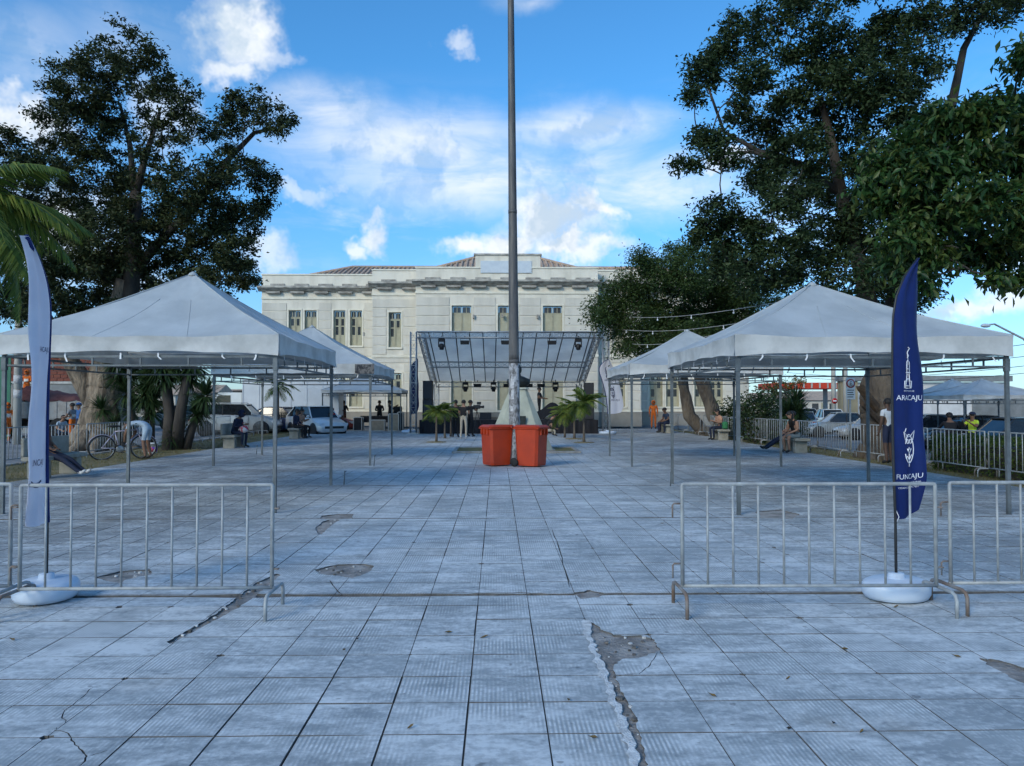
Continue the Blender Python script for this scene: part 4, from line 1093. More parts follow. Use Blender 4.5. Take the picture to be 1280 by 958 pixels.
# ------------------------------------------------------------------ tall pole, monument, bins
def pole_mat():
    m = mat('stained steel pole', (.085, .085, .088), (.155, .145, .135), 3.0, .6, metal=.25, stretch=(3, 3, .35), bump=.2)
    return m
M_pole = pole_mat()
M_lime = mat('pole foot with torn poster remains', (.40, .40, .41), (.12, .115, .11), 9, .85, lo=.40, hi=.60, bump=.3, stretch=(1.5, 1.5, .8))
pb = gnd(643.5, 574); Yp = pb.y
po = thing('tall_pole', 'very tall tapering grey steel pole rising behind the red bins', 'pole', (pb.x, Yp, 0))
zA = at(640, 452, Yp).z
tx = at(638.5, 0, Yp).x - pb.x; tz = at(638.5, 0, Yp).z
def pole_at(z): return Vector((tx*z/tz, 0, z))
MB().tube([pole_at(z) for z in (0, .5, 1.2, 2.0, zA)], [.158, .157, .155, .150, .146], 18).build('pole_foot', M_lime, po)
MB().tube([pole_at(z) for z in (zA, zA+.2, 4.2, 7, 10, 13, 15.5)], [.143, .143, .136, .120, .104, .090, .076], 18).build('shaft', M_pole, po)
for z, r in ((zA, .152), (7.0, .126)): MB().tube([pole_at(z-.05), pole_at(z+.05)], r, 18).build('collar', M_pole, po)
MB().lathe([(.076, 0), (.09, .03), (.05, .12), (.0, .14)], 12, pole_at(15.5)).build('cap', M_pole, po)
rp = random.Random(2)
M_paper = mat('torn paper notice', (.60, .60, .60), (.40, .40, .42), 14, .9)
for k in range(9):
    z = rp.uniform(1.3, 2.5); a0 = rp.uniform(-2.4, -.9); w = rp.uniform(.3, .8); h = rp.uniform(.10, .26); c = pole_at(z); r = .158
    m_ = MB()
    for i in range(6):
        a = a0 + w*i/5
        for zz in (0, h*rp.uniform(.85, 1.1)): m_.v.append((c.x+r*math.cos(a), r*math.sin(a), z+zz))
    for i in range(5): m_.f.append((2*i, 2*i+2, 2*i+3, 2*i+1)); m_.m.append(0); m_.s.append(True)
    m_.build('paper_notice', M_paper, po)
# monument
M_mon = mat('grey-green cement rendering', (.46, .47, .38), (.33, .345, .285), 2.2, .85, bump=.3, stretch=(1, 1, .6))
M_brz = mat('dark bronze', (.03, .034, .034), (.05, .055, .05), 6, .45, metal=.6)
M_bed2 = mat('sandy planting bed', (.20, .16, .06), (.14, .13, .05), 6, .95, bump=.6)
Ym = 26.3; pm = at(648, 540, Ym)
mo = thing('bust_monument', 'sloping cement pedestal carrying a dark bronze bust behind the pole', 'monument', (pm.x, Ym, 0), R(0))
zt = at(648, 487, Ym).z; zb_ = 0.0
def frus(m_, w0, w1, z0, z1, mi=0):
    a, b = w0/2, w1/2; c0, c1 = a*.30, b*.30
    def ring(h, c, z): return [(-h+c,-h,z),(h-c,-h,z),(h,-h+c,z),(h,h-c,z),(h-c,h,z),(-h+c,h,z),(-h,h-c,z),(-h,-h+c,z)]
    v = ring(a, c0, z0)+ring(b, c1, z1); return m_.add(v, [tuple(range(7,-1,-1)), tuple(range(8,16))]+[(i,(i+1)%8,8+(i+1)%8,8+i) for i in range(8)], mi)
frus(MB(), 2.2, .58, .06, zt).build('pedestal', M_mon, mo)
frus(MB(), 2.4, 2.35, 0, .059).build('step', M_kerb, mo)
frus(MB(), .72, .66, zt+.002, zt+.06).build('capstone', M_mon, mo)
m_ = MB()
m_.lathe([(.10, .06), (.30, .10), (.40, .22), (.38, .34), (.20, .42), (.085, .46), (.075, .52)], 16, (0, 0, zt), sx=1.0, sy=.6)
m_.ball((0, -.02, zt+.66), (.115, .135, .165), 12, 9)
m_.ball((0, -.155, zt+.64), (.02, .03, .035), 6, 5)
m_.build('bronze_bust', M_brz, mo)
MB().box(-.22, -.01, 0, .22, .01, .30).build('inscription_plate', M_brz, mo).location = (0, -.80, .85)
# sandy beds left and right of the monument
bed = tag(MB().box(-1.9, -1.15, .001, 1.9, 1.15, .035).build('planting_bed', M_bed2, None, (pm.x-.1, Ym-.5, 0)), kind='structure')
for y in (-1.22, 1.22): MB().cbox((0, y, .035), (4.05, .12, .07), .01).build('bed_kerb', M_kerb, bed)
for x in (-1.96, 1.96): MB().cbox((x, 0, .035), (.12, 2.3, .07), .01).build('bed_kerb', M_kerb, bed)

M_red = mat('orange-red bin plastic', (.46, .046, .010), (.38, .038, .010), 3, .42, spec=.45)
M_rub = mat('black rubber', (.015, .015, .016), (.025, .025, .025), 10, .8)
def bin_(label, loc, rz):
    t = thing('wheelie_bin', label, 'bin', loc, rz, 'red wheelie bins at the foot of the pole')
    def ring(wx, y0, y1, z, c=.06):
        return [(-wx+c,y0,z),(wx-c,y0,z),(wx,y0+c,z),(wx,y1-c,z),(wx-c,y1,z),(-wx+c,y1,z),(-wx,y1-c,z),(-wx,y0+c,z)]
    levels = [ring(.265, -.30, .26, .03), ring(.27, -.315, .27, .10), ring(.285, -.345, .315, .80), ring(.29, -.355, .325, .93)]
    vs = sum(levels, []); fs = [tuple(range(7,-1,-1)), tuple(range(24,32))]
    for k in range(3):
        for i in range(8): fs.append((k*8+i, k*8+(i+1)%8, k*8+8+(i+1)%8, k*8+8+i))
    b = MB().add(vs, fs).build('body', M_red, t)
    MB().cbox((0, -.015, .945), (.63, .74, .035), .012).build('rim', M_red, t)
    vs = ring(.315, -.385, .36, .965, .07)+ring(.32, -.39, .365, .985, .07)+ring(.27, -.33, .33, 1.03, .07)
    l = MB().add(vs, [tuple(range(7,-1,-1)), tuple(range(16,24))]+[(k*8+i, k*8+(i+1)%8, k*8+8+(i+1)%8, k*8+8+i) for k in range(2) for i in range(8)]).build('lid', M_red, t)
    MB().tube([(-.24, .40, .96), (-.24, .44, .985), (.24, .44, .985), (.24, .40, .96)], .016, 8).build('handle', M_red, t)
    for x in (-.16, 0, .16): MB().cbox((x, -.37, .86), (.035, .05, .15), .008).build('comb_rib', M_red, b)
    for s in (-1, 1):
        w = MB(); w.lathe([(.04, -.025), (.095, -.028), (.10, -.015), (.10, .015), (.095, .028), (.04, .025)], 18)
        o = w.build('wheel', M_rub, t); o.rotation_euler = (0, R(90), 0); o.location = (s*.30, .295, .101)
    MB().tube([(-.27, .235, .101), (.27, .235, .101)], .012, 8).build('axle', M_alu, t)
    return t
p1 = gnd(623, 583); p2 = gnd(664, 584)
b1 = bin_('orange-red wheelie bin standing beside its twin, the one nearer the palm trio', (p1.x-.02, p1.y+.2, 0), R(-62))
dup(b1, (p2.x, p2.y+.2, 0), R(58), 'orange-red wheelie bin standing beside its twin, the one nearer the small white flag')
# ------------------------------------------------------------------ trees and plants
M_bark = mat('grey-brown bark', (.155, .125, .095), (.075, .06, .048), 3.2, .9, bump=.9, bscale=14, stretch=(1, 1, .35))
M_barkl = mat('pale fig bark', (.33, .26, .19), (.10, .078, .058), 5.0, .9, bump=1.0, bscale=9, stretch=(1, 1, .3), lo=.36, hi=.66)
for m__ in (M_bark, M_barkl):
    for n__ in m__.node_tree.nodes:
        if n__.type == 'BUMP': n__.inputs['Distance'].default_value = .09
M_barkd = mat('dark bark', (.07, .058, .048), (.04, .034, .03), 4, .9, bump=.8, bscale=16, stretch=(1, 1, .35))
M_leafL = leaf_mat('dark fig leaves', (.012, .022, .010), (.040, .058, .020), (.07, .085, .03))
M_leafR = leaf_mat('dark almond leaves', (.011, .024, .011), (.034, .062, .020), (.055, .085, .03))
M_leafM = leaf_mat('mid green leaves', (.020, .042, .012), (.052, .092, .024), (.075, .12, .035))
M_leafN = leaf_mat('broad glossy leaves', (.012, .038, .012), (.040, .095, .022), (.085, .12, .03), trans=.3, rough=.4)
M_frond = leaf_mat('palm leaflets', (.030, .065, .012), (.11, .165, .026), (.19, .22, .04), trans=.3)
M_yuc = leaf_mat('yucca blades', (.014, .035, .012), (.035, .068, .022), (.05, .085, .03), trans=.15)
M_hedge = leaf_mat('hedge leaves', (.014, .034, .008), (.045, .085, .018), (.09, .13, .02))

def leaves_mesh(name, pos, size, m, rng_, aspect=.42, droop=.25, upbias=.55, dirs=None):
    """one small folded four-cornered leaf at every position"""
    n_ = len(pos)
    ax = rng_.normal(size=(n_, 3)); ax[:, 2] = ax[:, 2]*.6 - droop
    if dirs is not None: ax = ax*.6 + dirs
    ax /= np.linalg.norm(ax, axis=1)[:, None]
    nm = rng_.normal(size=(n_, 3)); nm[:, 2] += upbias*2
    nm -= (nm*ax).sum(1)[:, None]*ax; nm /= np.linalg.norm(nm, axis=1)[:, None] + 1e-9
    sd_ = np.cross(ax, nm)
    L_ = size*rng_.uniform(.65, 1.3, n_)[:, None]; w = L_*aspect
    v = np.empty((n_, 4, 3))
    v[:, 0] = pos; v[:, 1] = pos + ax*L_*.5 + sd_*w*.5 + nm*L_*.10; v[:, 2] = pos + ax*L_ - nm*L_*.08; v[:, 3] = pos + ax*L_*.5 - sd_*w*.5 + nm*L_*.10
    base = np.arange(n_)*4
    f = np.empty((n_, 2, 3), int); f[:, 0] = np.stack([base, base+1, base+2], 1); f[:, 1] = np.stack([base, base+2, base+3], 1)
    me = bpy.data.meshes.new(name); me.vertices.add(n_*4); me.vertices.foreach_set('co', v.ravel())
    me.loops.add(n_*6); me.loops.foreach_set('vertex_index', f.ravel()); me.polygons.add(n_*2)
    me.polygons.foreach_set('loop_start', np.arange(n_*2)*3); me.polygons.foreach_set('loop_total', np.full(n_*2, 3))
    me.update(calc_edges=True); me.materials.append(m)
    return me
def limb(m_, a, b, ra, rb_, rn, bend=.12, n=6, sides=7):
    a = Vector(a); b = Vector(b); L_ = (b-a).length
    off = Vector((rn.uniform(-1, 1), rn.uniform(-1, 1), rn.uniform(-.3, 1)))*L_*bend
    pts = []
    for i in range(n+1):
        t = i/n
        p = a.lerp(b, t) + off*math.sin(PI*t) + Vector((rn.uniform(-1, 1), rn.uniform(-1, 1), rn.uniform(-1, 1)))*L_*.025*(0 < i < n)
        pts.append(p)
    m_.tube(pts, [ra + (rb_-ra)*i/n for i in range(n+1)], sides, cap=True)
    return pts
def tree(name, label, base, trunk, blobs, leaf, lm, bark, seed, n_clump=26, per=42, clump_r=.42, group=None, droop=.25, twig=True, shell=.55, upbias=.55, aspect=.42, extra=None):
    """trunk: [(point, radius)] world; blobs: [(centre, radius, fill)] world - the leaf masses"""
    rn = random.Random(seed); rg = np.random.RandomState(seed)
    t = thing(name, label, 'tree', base, 0, group); B = Vector(base)
    m_ = MB()
    tp = [Vector(p)-B for p, _ in trunk]; tr = [r for _, r in trunk]
    # a finer, knobbly trunk
    P, Rr = [], []
    for i in range(len(tp)-1):
        for k in range(4):
            q = k/4; P.append(tp[i].lerp(tp[i+1], q) + Vector((rn.uniform(-1, 1), rn.uniform(-1, 1), 0))*tr[i]*.10*(i+k > 0)); Rr.append((tr[i]*(1-q)+tr[i+1]*q)*rn.uniform(.94, 1.08))
    P.append(tp[-1]); Rr.append(tr[-1])
    PP, RR = [], []
    for i in range(len(P)-1):
        for k in range(3): PP.append(P[i].lerp(P[i+1], k/3)); RR.append(Rr[i]*(1-k/3)+Rr[i+1]*k/3)
    PP.append(P[-1]); RR.append(Rr[-1]); m_.tube(PP, RR, 22)
    for i in range(len(m_.v)):      # fluted, knobbly bark
        q = Vector(m_.v[i]); c = min(PP, key=lambda w_: (w_-q).length_squared); o_ = q-c; o_.z = 0
        a = math.atan2(o_.y, o_.x); k = .16*mnoise.noise(Vector((math.cos(a)*2.2, math.sin(a)*2.2, q.z*.55+seed))) + .07*mnoise.noise(Vector((math.cos(a)*6, math.sin(a)*6, q.z*1.6)))
        m_.v[i] = tuple(q + o_*k*1.6)
    if tr[0] > .25:     # root flare
        for k in range(7):
            a = 2*PI*k/7 + rn.uniform(-.3, .3); d_ = Vector((math.cos(a), math.sin(a), 0))
            m_.tube([tp[0]+d_*tr[0]*2.0+Vector((0,0,-.05)), tp[0]+d_*tr[0]*1.2+Vector((0,0,.12)), tp[0]+d_*tr[0]*.7+Vector((0,0,.6))], [tr[0]*.12, tr[0]*.28, tr[0]*.34], 7)
    for pts, r0, r1 in (extra or []):
        pts = [Vector(p)-B for p in pts]
        MB().tube(pts, [r0+(r1-r0)*i/(len(pts)-1) for i in range(len(pts))], 9).build('limb', bark if pts[0].z < 2.2 and r0 > .41 else M_barkd, t, fixn=False)
    m_.build('trunk', bark, t, fixn=False); m_ = MB()
    nodes = [(p, r) for p, r in zip(P[len(P)//2:], Rr[len(Rr)//2:])]
    top = tp[-1]
    for c, r, fill in sorted(blobs, key=lambda b: (Vector(b[0])-B-top).length):
        c = Vector(c)-B
        best = min(nodes, key=lambda q: (q[0]-c).length + (1.5 if q[0].z > c.z+.3 else 0))
        rb_ = max(.022, min(best[1]*.62, .05*r+.02))
        pts = limb(m_, best[0], c, max(rb_, min(best[1]*.75, .13)), rb_*.55, rn, .10)
        for i, p in enumerate(pts[2:]): nodes.append((p, rb_*(1-.08*i)))
        for _ in range(5 if twig else 0):
            d_ = Vector((rn.gauss(0, 1), rn.gauss(0, 1), rn.gauss(.2, .8))).normalized()
            limb(m_, c, c + d_*r*rn.uniform(.6, 1.0), rb_*.5, .010, rn, .15, 4, 5)
    m_.build('branches', M_barkd, t, fixn=False)
    pos = []
    for c, r, fill in blobs:
        c = np.array(Vector(c)-B); nc = max(4, int(n_clump*fill*(r/1.2)**1.6))
        d_ = rg.normal(size=(nc, 3)); d_ /= np.linalg.norm(d_, axis=1)[:, None]
        rad = r*(shell + (1-shell)*rg.rand(nc))*(.8 + .35*rg.rand(nc))
        ctr = c + d_*rad[:, None]*np.array([1, 1, .85])
        for k in range(nc):
            s_ = clump_r*rg.uniform(.5, 1.25); m2 = int(per*rg.uniform(.5, 1.3))
            q = rg.normal(size=(m2, 3))*s_*np.array([.6, .6, .42])
            pos.append(ctr[k] + q)
    pos = np.concatenate(pos)
    link('crown', leaves_mesh('crown', pos, leaf, lm, rg, aspect=aspect, droop=droop, upbias=upbias), t)
    return t
def B_(px, py, d, rpx, fill=1.0): return (at(px, py, d), rpx/FPX*d, fill)
rd = random.Random(31)
# the big fig on the truck-street side
D = 28.5
tb = gnd(122, 559)
bl = [(165,62,42),(130,82,40),(190,95,42),(95,110,46),(215,130,40),(62,140,30),(150,135,48),(110,160,48),(245,165,26),(70,185,36),(200,180,40),
      (305,135,34),(340,150,28),(362,158,14),(282,160,22),(300,205,34),(328,225,22),(272,215,28),(330,258,16),(40,215,34),(120,225,58),(170,250,52),(225,235,40),
      (255,270,44),(300,278,36),(20,270,44),(75,275,56),(130,300,60),(195,305,56),(250,325,46),(295,318,28),(305,345,22),(40,330,44),(100,350,52),(165,365,50),(225,375,46),(8,180,26),(-30,230,50),(-40,310,60),(60,385,40),(118,392,40),(205,392,40),(15,375,40),(262,362,34),(150,335,40),(160,400,30)]
extra = [([at(120, 505, D), at(104, 478, D), at(90, 455, D-.3), at(75, 430, D-.8), at(50, 380, D-1)], .42, .16),
         ([at(133, 470, D), at(150, 440, D), at(163, 380, D), at(168, 290, D), at(170, 240, D)], .40, .20),
         ([at(168, 250, D), at(182, 195, D), at(200, 140, D)], .16, .06), ([at(168, 240, D), at(162, 180, D), at(150, 130, D)], .13, .05),
         ([at(166, 345, D), at(190, 312, D+.2), at(250, 250, D+.5), at(285, 200, D+.5), at(318, 166, D+.5), at(345, 160, D+.5)], .20, .05)]
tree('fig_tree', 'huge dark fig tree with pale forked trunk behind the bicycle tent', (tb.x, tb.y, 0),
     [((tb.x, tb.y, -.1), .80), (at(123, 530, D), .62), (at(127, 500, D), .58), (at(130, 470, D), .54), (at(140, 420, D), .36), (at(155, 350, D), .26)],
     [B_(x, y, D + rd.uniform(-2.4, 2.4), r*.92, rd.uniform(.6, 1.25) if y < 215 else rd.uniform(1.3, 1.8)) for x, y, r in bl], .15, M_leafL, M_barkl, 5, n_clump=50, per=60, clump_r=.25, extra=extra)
# the almond tree on the hedge side
D = 23.5
tb = at(1103, 560, D); tb.z = -.25
bl = [(880,90,24),(868,118,14),(925,45,36),(900,72,22),(960,25,34),(985,60,32),(1010,20,30),(940,95,26),(858,205,17),(890,165,22),(875,175,14),(905,190,24),(925,140,22),(960,165,34),(985,130,26),
      (1045,60,40),(1020,105,40),(1075,100,42),(1110,50,40),(1050,150,48),(1110,130,46),(1150,80,36),(1165,30,32),(1210,15,30),(1250,5,30),(1000,195,40),(950,215,26),(985,240,40),(1045,225,50),(1105,205,50),(1150,160,36),(1190,170,24),
      (900,262,24),(880,290,24),(925,290,36),(975,290,44),(1030,295,52),(1090,285,54),(910,325,34),(955,340,40),(1010,345,44),(1065,345,46),(1120,335,44),(1150,300,40),(1150,370,22),(1100,370,30),(1000,-30,44),(1080,-30,50),(1160,-40,44),(1290,-10,40),(1230,-60,50)]
extra = [([at(1100, 470, D), at(1092, 420, D), at(1078, 340, D), at(1055, 260, D), at(1040, 180, D), at(1025, 120, D)], .36, .08),
         ([at(1110, 420, D+.3), at(1128, 330, D+.3), at(1150, 250, D+.3), at(1172, 190, D+.3), at(1190, 130, D), at(1205, 60, D), at(1230, 15, D)], .30, .06),
         ([at(1060, 250, D), at(1000, 205, D), at(950, 190, D), at(905, 165, D), at(880, 95, D)], .12, .03),
         ([at(1000, 210, D), at(940, 190, D), at(905, 192, D), at(862, 205, D)], .07, .02)]
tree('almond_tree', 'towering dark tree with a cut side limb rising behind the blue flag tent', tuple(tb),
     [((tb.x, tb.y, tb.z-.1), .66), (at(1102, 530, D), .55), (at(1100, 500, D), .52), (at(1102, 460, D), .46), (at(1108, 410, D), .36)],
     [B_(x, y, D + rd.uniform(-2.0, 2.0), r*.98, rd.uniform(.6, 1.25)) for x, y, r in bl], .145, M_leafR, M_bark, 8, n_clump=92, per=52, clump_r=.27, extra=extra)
al = [o for o in bpy.data.objects if o.name.startswith('almond_tree')][0]
M_cut = mat('dark cut wood', (.10, .065, .04), (.05, .035, .025), 8, .9, bump=.6, stretch=(1, 3, 1))
for (xa, ya, xb, yb, w0) in ((1096, 512, 1071, 478, .26), (1098, 526, 1076, 503, .22)):
    a_ = at(xa, ya, D-.45) - al.location; b_ = at(xb, yb, D-.9) - al.location; rq = random.Random(xa); m_ = MB()
    t_ = (b_-a_).normalized(); u_ = t_.cross(Vector((0, 1, 0))).normalized(); w_ = t_.cross(u_)
    ra, rb2 = [], []
    for k in range(7):
        q = 2*PI*k/7; ra.append(a_ + (u_*math.cos(q)+w_*math.sin(q))*w0*.5*rq.uniform(.8, 1.2)); rb2.append(b_ + (u_*math.cos(q)+w_*math.sin(q))*w0*.42*rq.uniform(.6, 1.2) + t_*rq.uniform(-.25, .12))
    m_.add(ra+rb2, [tuple(range(6, -1, -1)), tuple(range(7, 14))] + [(k, (k+1) % 7, 7+(k+1) % 7, 7+k) for k in range(7)]); m_.build('cut_limb', M_cut, al)
# broad-leaved tree reaching in from the side
D = 14.2
bl = [(1108,205,26),(1092,235,20),(1140,175,30),(1180,150,30),(1225,140,32),(1270,135,30),(1120,250,36),(1165,215,38),(1215,195,40),(1265,190,40),(1130,295,34),(1175,265,40),(1225,250,42),(1275,250,44),
      (1120,325,20),(1165,315,34),(1215,310,36),(1265,305,36),(1150,350,16),(1245,350,14),(1275,345,14),(1310,200,50),(1320,280,50),(1350,230,60),(1275,80,16),(1290,60,20)]
tb = Vector((11.9, 15.0, -.2))
tree('broadleaf_tree', 'leafy tree with large drooping leaves hanging over the blue flag', tuple(tb),
     [((tb.x, tb.y, tb.z-.1), .26), ((11.8, 14.9, 1.6), .2), ((11.4, 14.7, 3.2), .16), ((10.6, 14.5, 4.4), .11)],
     [B_(x, y, D + rd.uniform(-1.1, 1.1), r, 1.0) for x, y, r in bl], .185, M_leafN, M_bark, 12, n_clump=170, per=22, clump_r=.26, droop=.75, shell=.35, upbias=.9, aspect=.40)
# rounder trees near the building
D = 37.0
bl = [(755,385,18),(775,365,26),(800,350,30),(830,342,30),(860,345,32),(895,350,34),(930,360,34),(765,405,22),(795,395,36),(835,385,42),(880,390,42),(920,395,40),(800,425,24),(835,425,30),(745,398,12),(870,425,34),(910,425,34),(800,320,14),(812,328,12),(845,318,16),(865,320,20),(780,435,12),(900,325,24),(950,390,36)]
tb = gnd(866, 541)
tree('round_tree', 'bushy mid green tree hiding the corner of the cream building', (tb.x, 38.0, -.1),
     [((tb.x, 38.0, -.2), .34), (at(862, 520, 38), .27), (at(856, 490, 38), .25), (at(848, 450, 38), .20), (at(845, 420, 38), .14)],
     [B_(x, y, D + rd.uniform(-2.0, 2.0), r, 1.0) for x, y, r in bl], .14, M_leafM, M_bark, 14, n_clump=80, per=54, clump_r=.40)
tb = gnd(897, 543)
tree('leaning_tree', 'brown leaning trunk beside the round tree before the building', (tb.x, 36.5, -.1),
     [((tb.x, 36.5, -.2), .40), (at(893, 525, 36.5), .32), (at(884, 495, 36.5), .30), (at(876, 470, 36.5), .30), (at(868, 440, 36.5), .2)],
     [B_(890, 380, 38, 30, 1), B_(870, 365, 38.5, 30, 1), B_(905, 400, 38, 28, 1), B_(850, 405, 38.5, 26, 1)], .13, M_leafM, M_bark, 15, n_clump=34, per=40, clump_r=.4)
# dense shrubs under the trees on the hedge side
def shrub(label, loc, r, h, lm, seed, leaf=.10, n=1500, name='shrub', group=None):
    rg = np.random.RandomState(seed); rn = random.Random(seed); t = thing(name, label, 'shrub', loc, 0, group); m_ = MB()
    for k in range(7):
        a = rn.uniform(0, 6.28); limb(m_, (0, 0, -.05), (math.cos(a)*r*.6, math.sin(a)*r*.6, h*rn.uniform(.5, .9)), .03, .01, rn, .1, 4, 5)
    m_.build('stem', M_bark, t, fixn=False)
    d_ = rg.normal(size=(n, 3)); d_ /= np.linalg.norm(d_, axis=1)[:, None]; rad = (.45+.6*rg.rand(n))[:, None]
    bump = 1 + .25*np.sin(d_[:, :1]*5+seed)*np.cos(d_[:, 1:2]*6)
    pos = d_*rad*bump*np.array([r, r, h/2]) + np.array([0, 0, h/2])
    link('foliage', leaves_mesh('foliage', pos, leaf, lm, rg), t)
for i, (px, d_, r, h, lab) in enumerate([(945, 31, .9, 2.3, 'dark tall shrub behind the barriers beside the leaning trunk'), (968, 33, 1.0, 2.5, 'dark shrub in the middle of the clump behind the barriers'), (920, 35, .9, 2.0, 'dark low shrub close to the leaning trunk'),
                                         (990, 34, .8, 1.7, 'dark shrub at the street end of the clump behind the barriers')]):
    p = at(px, 540, d_); shrub(lab, (p.x, d_, -.15), r, h, M_yuc if i % 2 else M_leafR, 40+i, .16, 1900)
p = at(985, 500, 40); 
tree('flame_tree', 'small flat-topped tree with orange-tinged leaves behind the dark shrubs', (p.x, 40, -.4), [((p.x, 40, -.5), .12), (at(985, 510, 40), .09), (at(982, 492, 40), .06)],
     [B_(x, y, 40 + rd.uniform(-1, 1), r, .8) for x, y, r in ((975, 482, 14), (995, 484, 14), (960, 488, 12), (985, 495, 12), (1000, 478, 8))], .13,
     leaf_mat('sunny yellow-green leaves', (.05, .08, .015), (.16, .19, .03), (.45, .17, .02)), M_bark, 17, n_clump=30, per=40, clump_r=.3)
# hedge
def hedge(label, x0, x1, y0, y1, h, seed):
    rg = np.random.RandomState(seed); t = thing('clipped_hedge', label, 'hedge', ((x0+x1)/2, (y0+y1)/2, -.15)); a, b = (x1-x0)/2, (y1-y0)/2
    MB().box(-a*.8, -b*.9, 0, a*.8, b*.9, h*.82).build('inner_growth', M_barkd, t)
    n_ = 15000; pos = rg.uniform(-1, 1, (n_, 3)); k = rg.randint(0, 5, n_)
    pos[k == 0, 0] = 1; pos[k == 1, 0] = -1; pos[k == 2, 1] = 1; pos[k == 3, 1] = -1; pos[k == 4, 2] = 1
    pos = pos*np.array([a, b, h/2]) + np.array([0, 0, h/2]) + rg.normal(size=(n_, 3))*.05
    link('foliage', leaves_mesh('foliage', pos, .075, M_hedge, rg, upbias=.3), t)
hedge('clipped green hedge behind the barriers on the police side', 11.3, 12.4, 14.2, 20.2, .86, 3)

# ------------------------------------------------------------------ palms and yuccas
def frond_mesh(L_, droop, n_=34, leaf=.5, w=.03, seed=0, hang=.5):
    rn = random.Random(seed); m_ = MB(); P = []
    for i in range(n_+1):
        t = i/n_; P.append(Vector((L_*(t - .10*t*t*droop), 0, L_*(.45*t - (.35+.55*droop)*t*t))))
    m_.tube(P, [.022*L_*(1-.85*i/n_)*.6+.003 for i in range(n_+1)], 5)
    for i in range(3, n_+1):
        t = i/n_; l = leaf*L_*(math.sin(PI*(.12+.85*t))**.7)*.62
        d_ = (P[i]-P[i-1]).normalized(); up = Vector((0, 0, 1)); sd_ = d_.cross(up).normalized()
        for s in (-1, 1):
            dr = (sd_*s*.75 + d_*.65 + up*(.12 - hang*rn.uniform(.3, .7))).normalized(); l2 = l*rn.uniform(.85, 1.1)
            q0 = P[i]; q1 = q0 + dr*l2*.5; q2 = q0 + dr*l2 - up*l2*.22*hang*2; wv = d_*w*L_*.5
            m_.add([q0-wv*.4, q0+wv*.4, q1+wv, q1-wv, q2], [(0,1,2,3), (3,2,4)])
    me = m_.mesh('frond', M_frond, fixn=False); return me
def palm(label, loc, trunk_h, r, fronds, L_, seed, meshes, group=None, lean=0):
    rn = random.Random(seed); t = thing('palm_tree', label, 'palm', loc, rn.uniform(0, 6), group)
    pts = [Vector((lean*q*q, 0, trunk_h*q)) for q in np.linspace(0, 1, 9)]
    MB().tube(pts, [r*1.35, r*1.1] + [r*(1-.05*i) for i in range(7)], 9).build('trunk', M_bark, t)
    MB().tube([pts[-1]-Vector((0,0,.02)), pts[-1]+Vector((0, 0, L_*.16)), pts[-1]+Vector((0, 0, L_*.26))], [r*.95, r*.8, r*.3], 8).build('crownshaft', M_frond, t)
    for k in range(fronds):
        o = link('frond', meshes[k % len(meshes)], t, pts[-1] + Vector((0, 0, L_*.14)))
        o.rotation_euler = (rn.uniform(-.2, .2), rn.uniform(-1.15, .40), k*2.4 + rn.uniform(-.3, .3)); s_ = rn.uniform(.8, 1.15)*min(1.0, L_); o.scale = (s_, s_, s_)
    return t
fm = [frond_mesh(1.0, d_, 22, .62, .055, i, .55) for i, d_ in enumerate((.55, .85, 1.1))]
labs = ['small palm at the front of the trio beside the stage', 'small palm in the middle of the trio beside the stage', 'small palm set back in the trio beside the stage']
for i, (px, py, h, n_) in enumerate(((545.5, 553, 1.05, 22), (556, 548, 1.1, 20), (563.5, 546, 1.05, 15))):
    p = gnd(px, py); palm(labs[i], (p.x, p.y, 0), h, .045, n_, .66, 50+i, fm)
labs = ['small palm with the tallest trunk before the loudspeaker stack', 'small palm in the middle of the group before the loudspeaker stack', 'small palm nearest the monument in the loudspeaker group']
for i, (px, py, h, n_) in enumerate(((730, 553.5, 1.42, 22), (718, 549, 1.15, 20), (706, 547, .95, 18))):
    p = gnd(px, py); palm(labs[i], (p.x, p.y, 0), h, .05, n_, .84, 60+i, fm)
for px, py in ((545.5, 553), (730, 553.5), (718, 549)):
    p = gnd(px, py); tag(MB().lathe([(.42, 0.002), (.40, .02), (.1, .035)], 14, (p.x, p.y, 0)).build('planting_circle', M_soil), kind='structure')
fb = [frond_mesh(2.6, d_, 60, .44, .024, 20+i, .8) for i, d_ in enumerate((.5, .8, 1.15))]
pp = at(-66, 262, 15.5)
big = palm('tall palm with arching yellow-green fronds above the white flag', (pp.x, 15.5, -.05), pp.z, .14, 0, 2.6, 70, fb)
for k, (yaw, pitch) in enumerate(((-8, -24), (12, 6), (-28, 22), (35, -5), (80, -10), (130, 5), (180, -15), (230, 0), (280, 10), (-60, 30), (18, 40), (-35, -8), (-12, 28), (4, -6))):
    o = link('frond', fb[k % 3], big, (0, 0, pp.z+.15)); o.rotation_euler = (0, R(pitch), R(yaw) - big.rotation_euler.z)
pp = gnd(347, 540); pz = at(347, 482, 40).z
palm('palm with sparse dark fronds before the white box truck', (at(347, 500, 41).x, 41, -.1), at(347, 487, 41).z, .10, 13, 1.25, 75, [frond_mesh(1.1, d_, 18, .5, .06, 30+i, .7) for i, d_ in enumerate((.8, 1.2))])
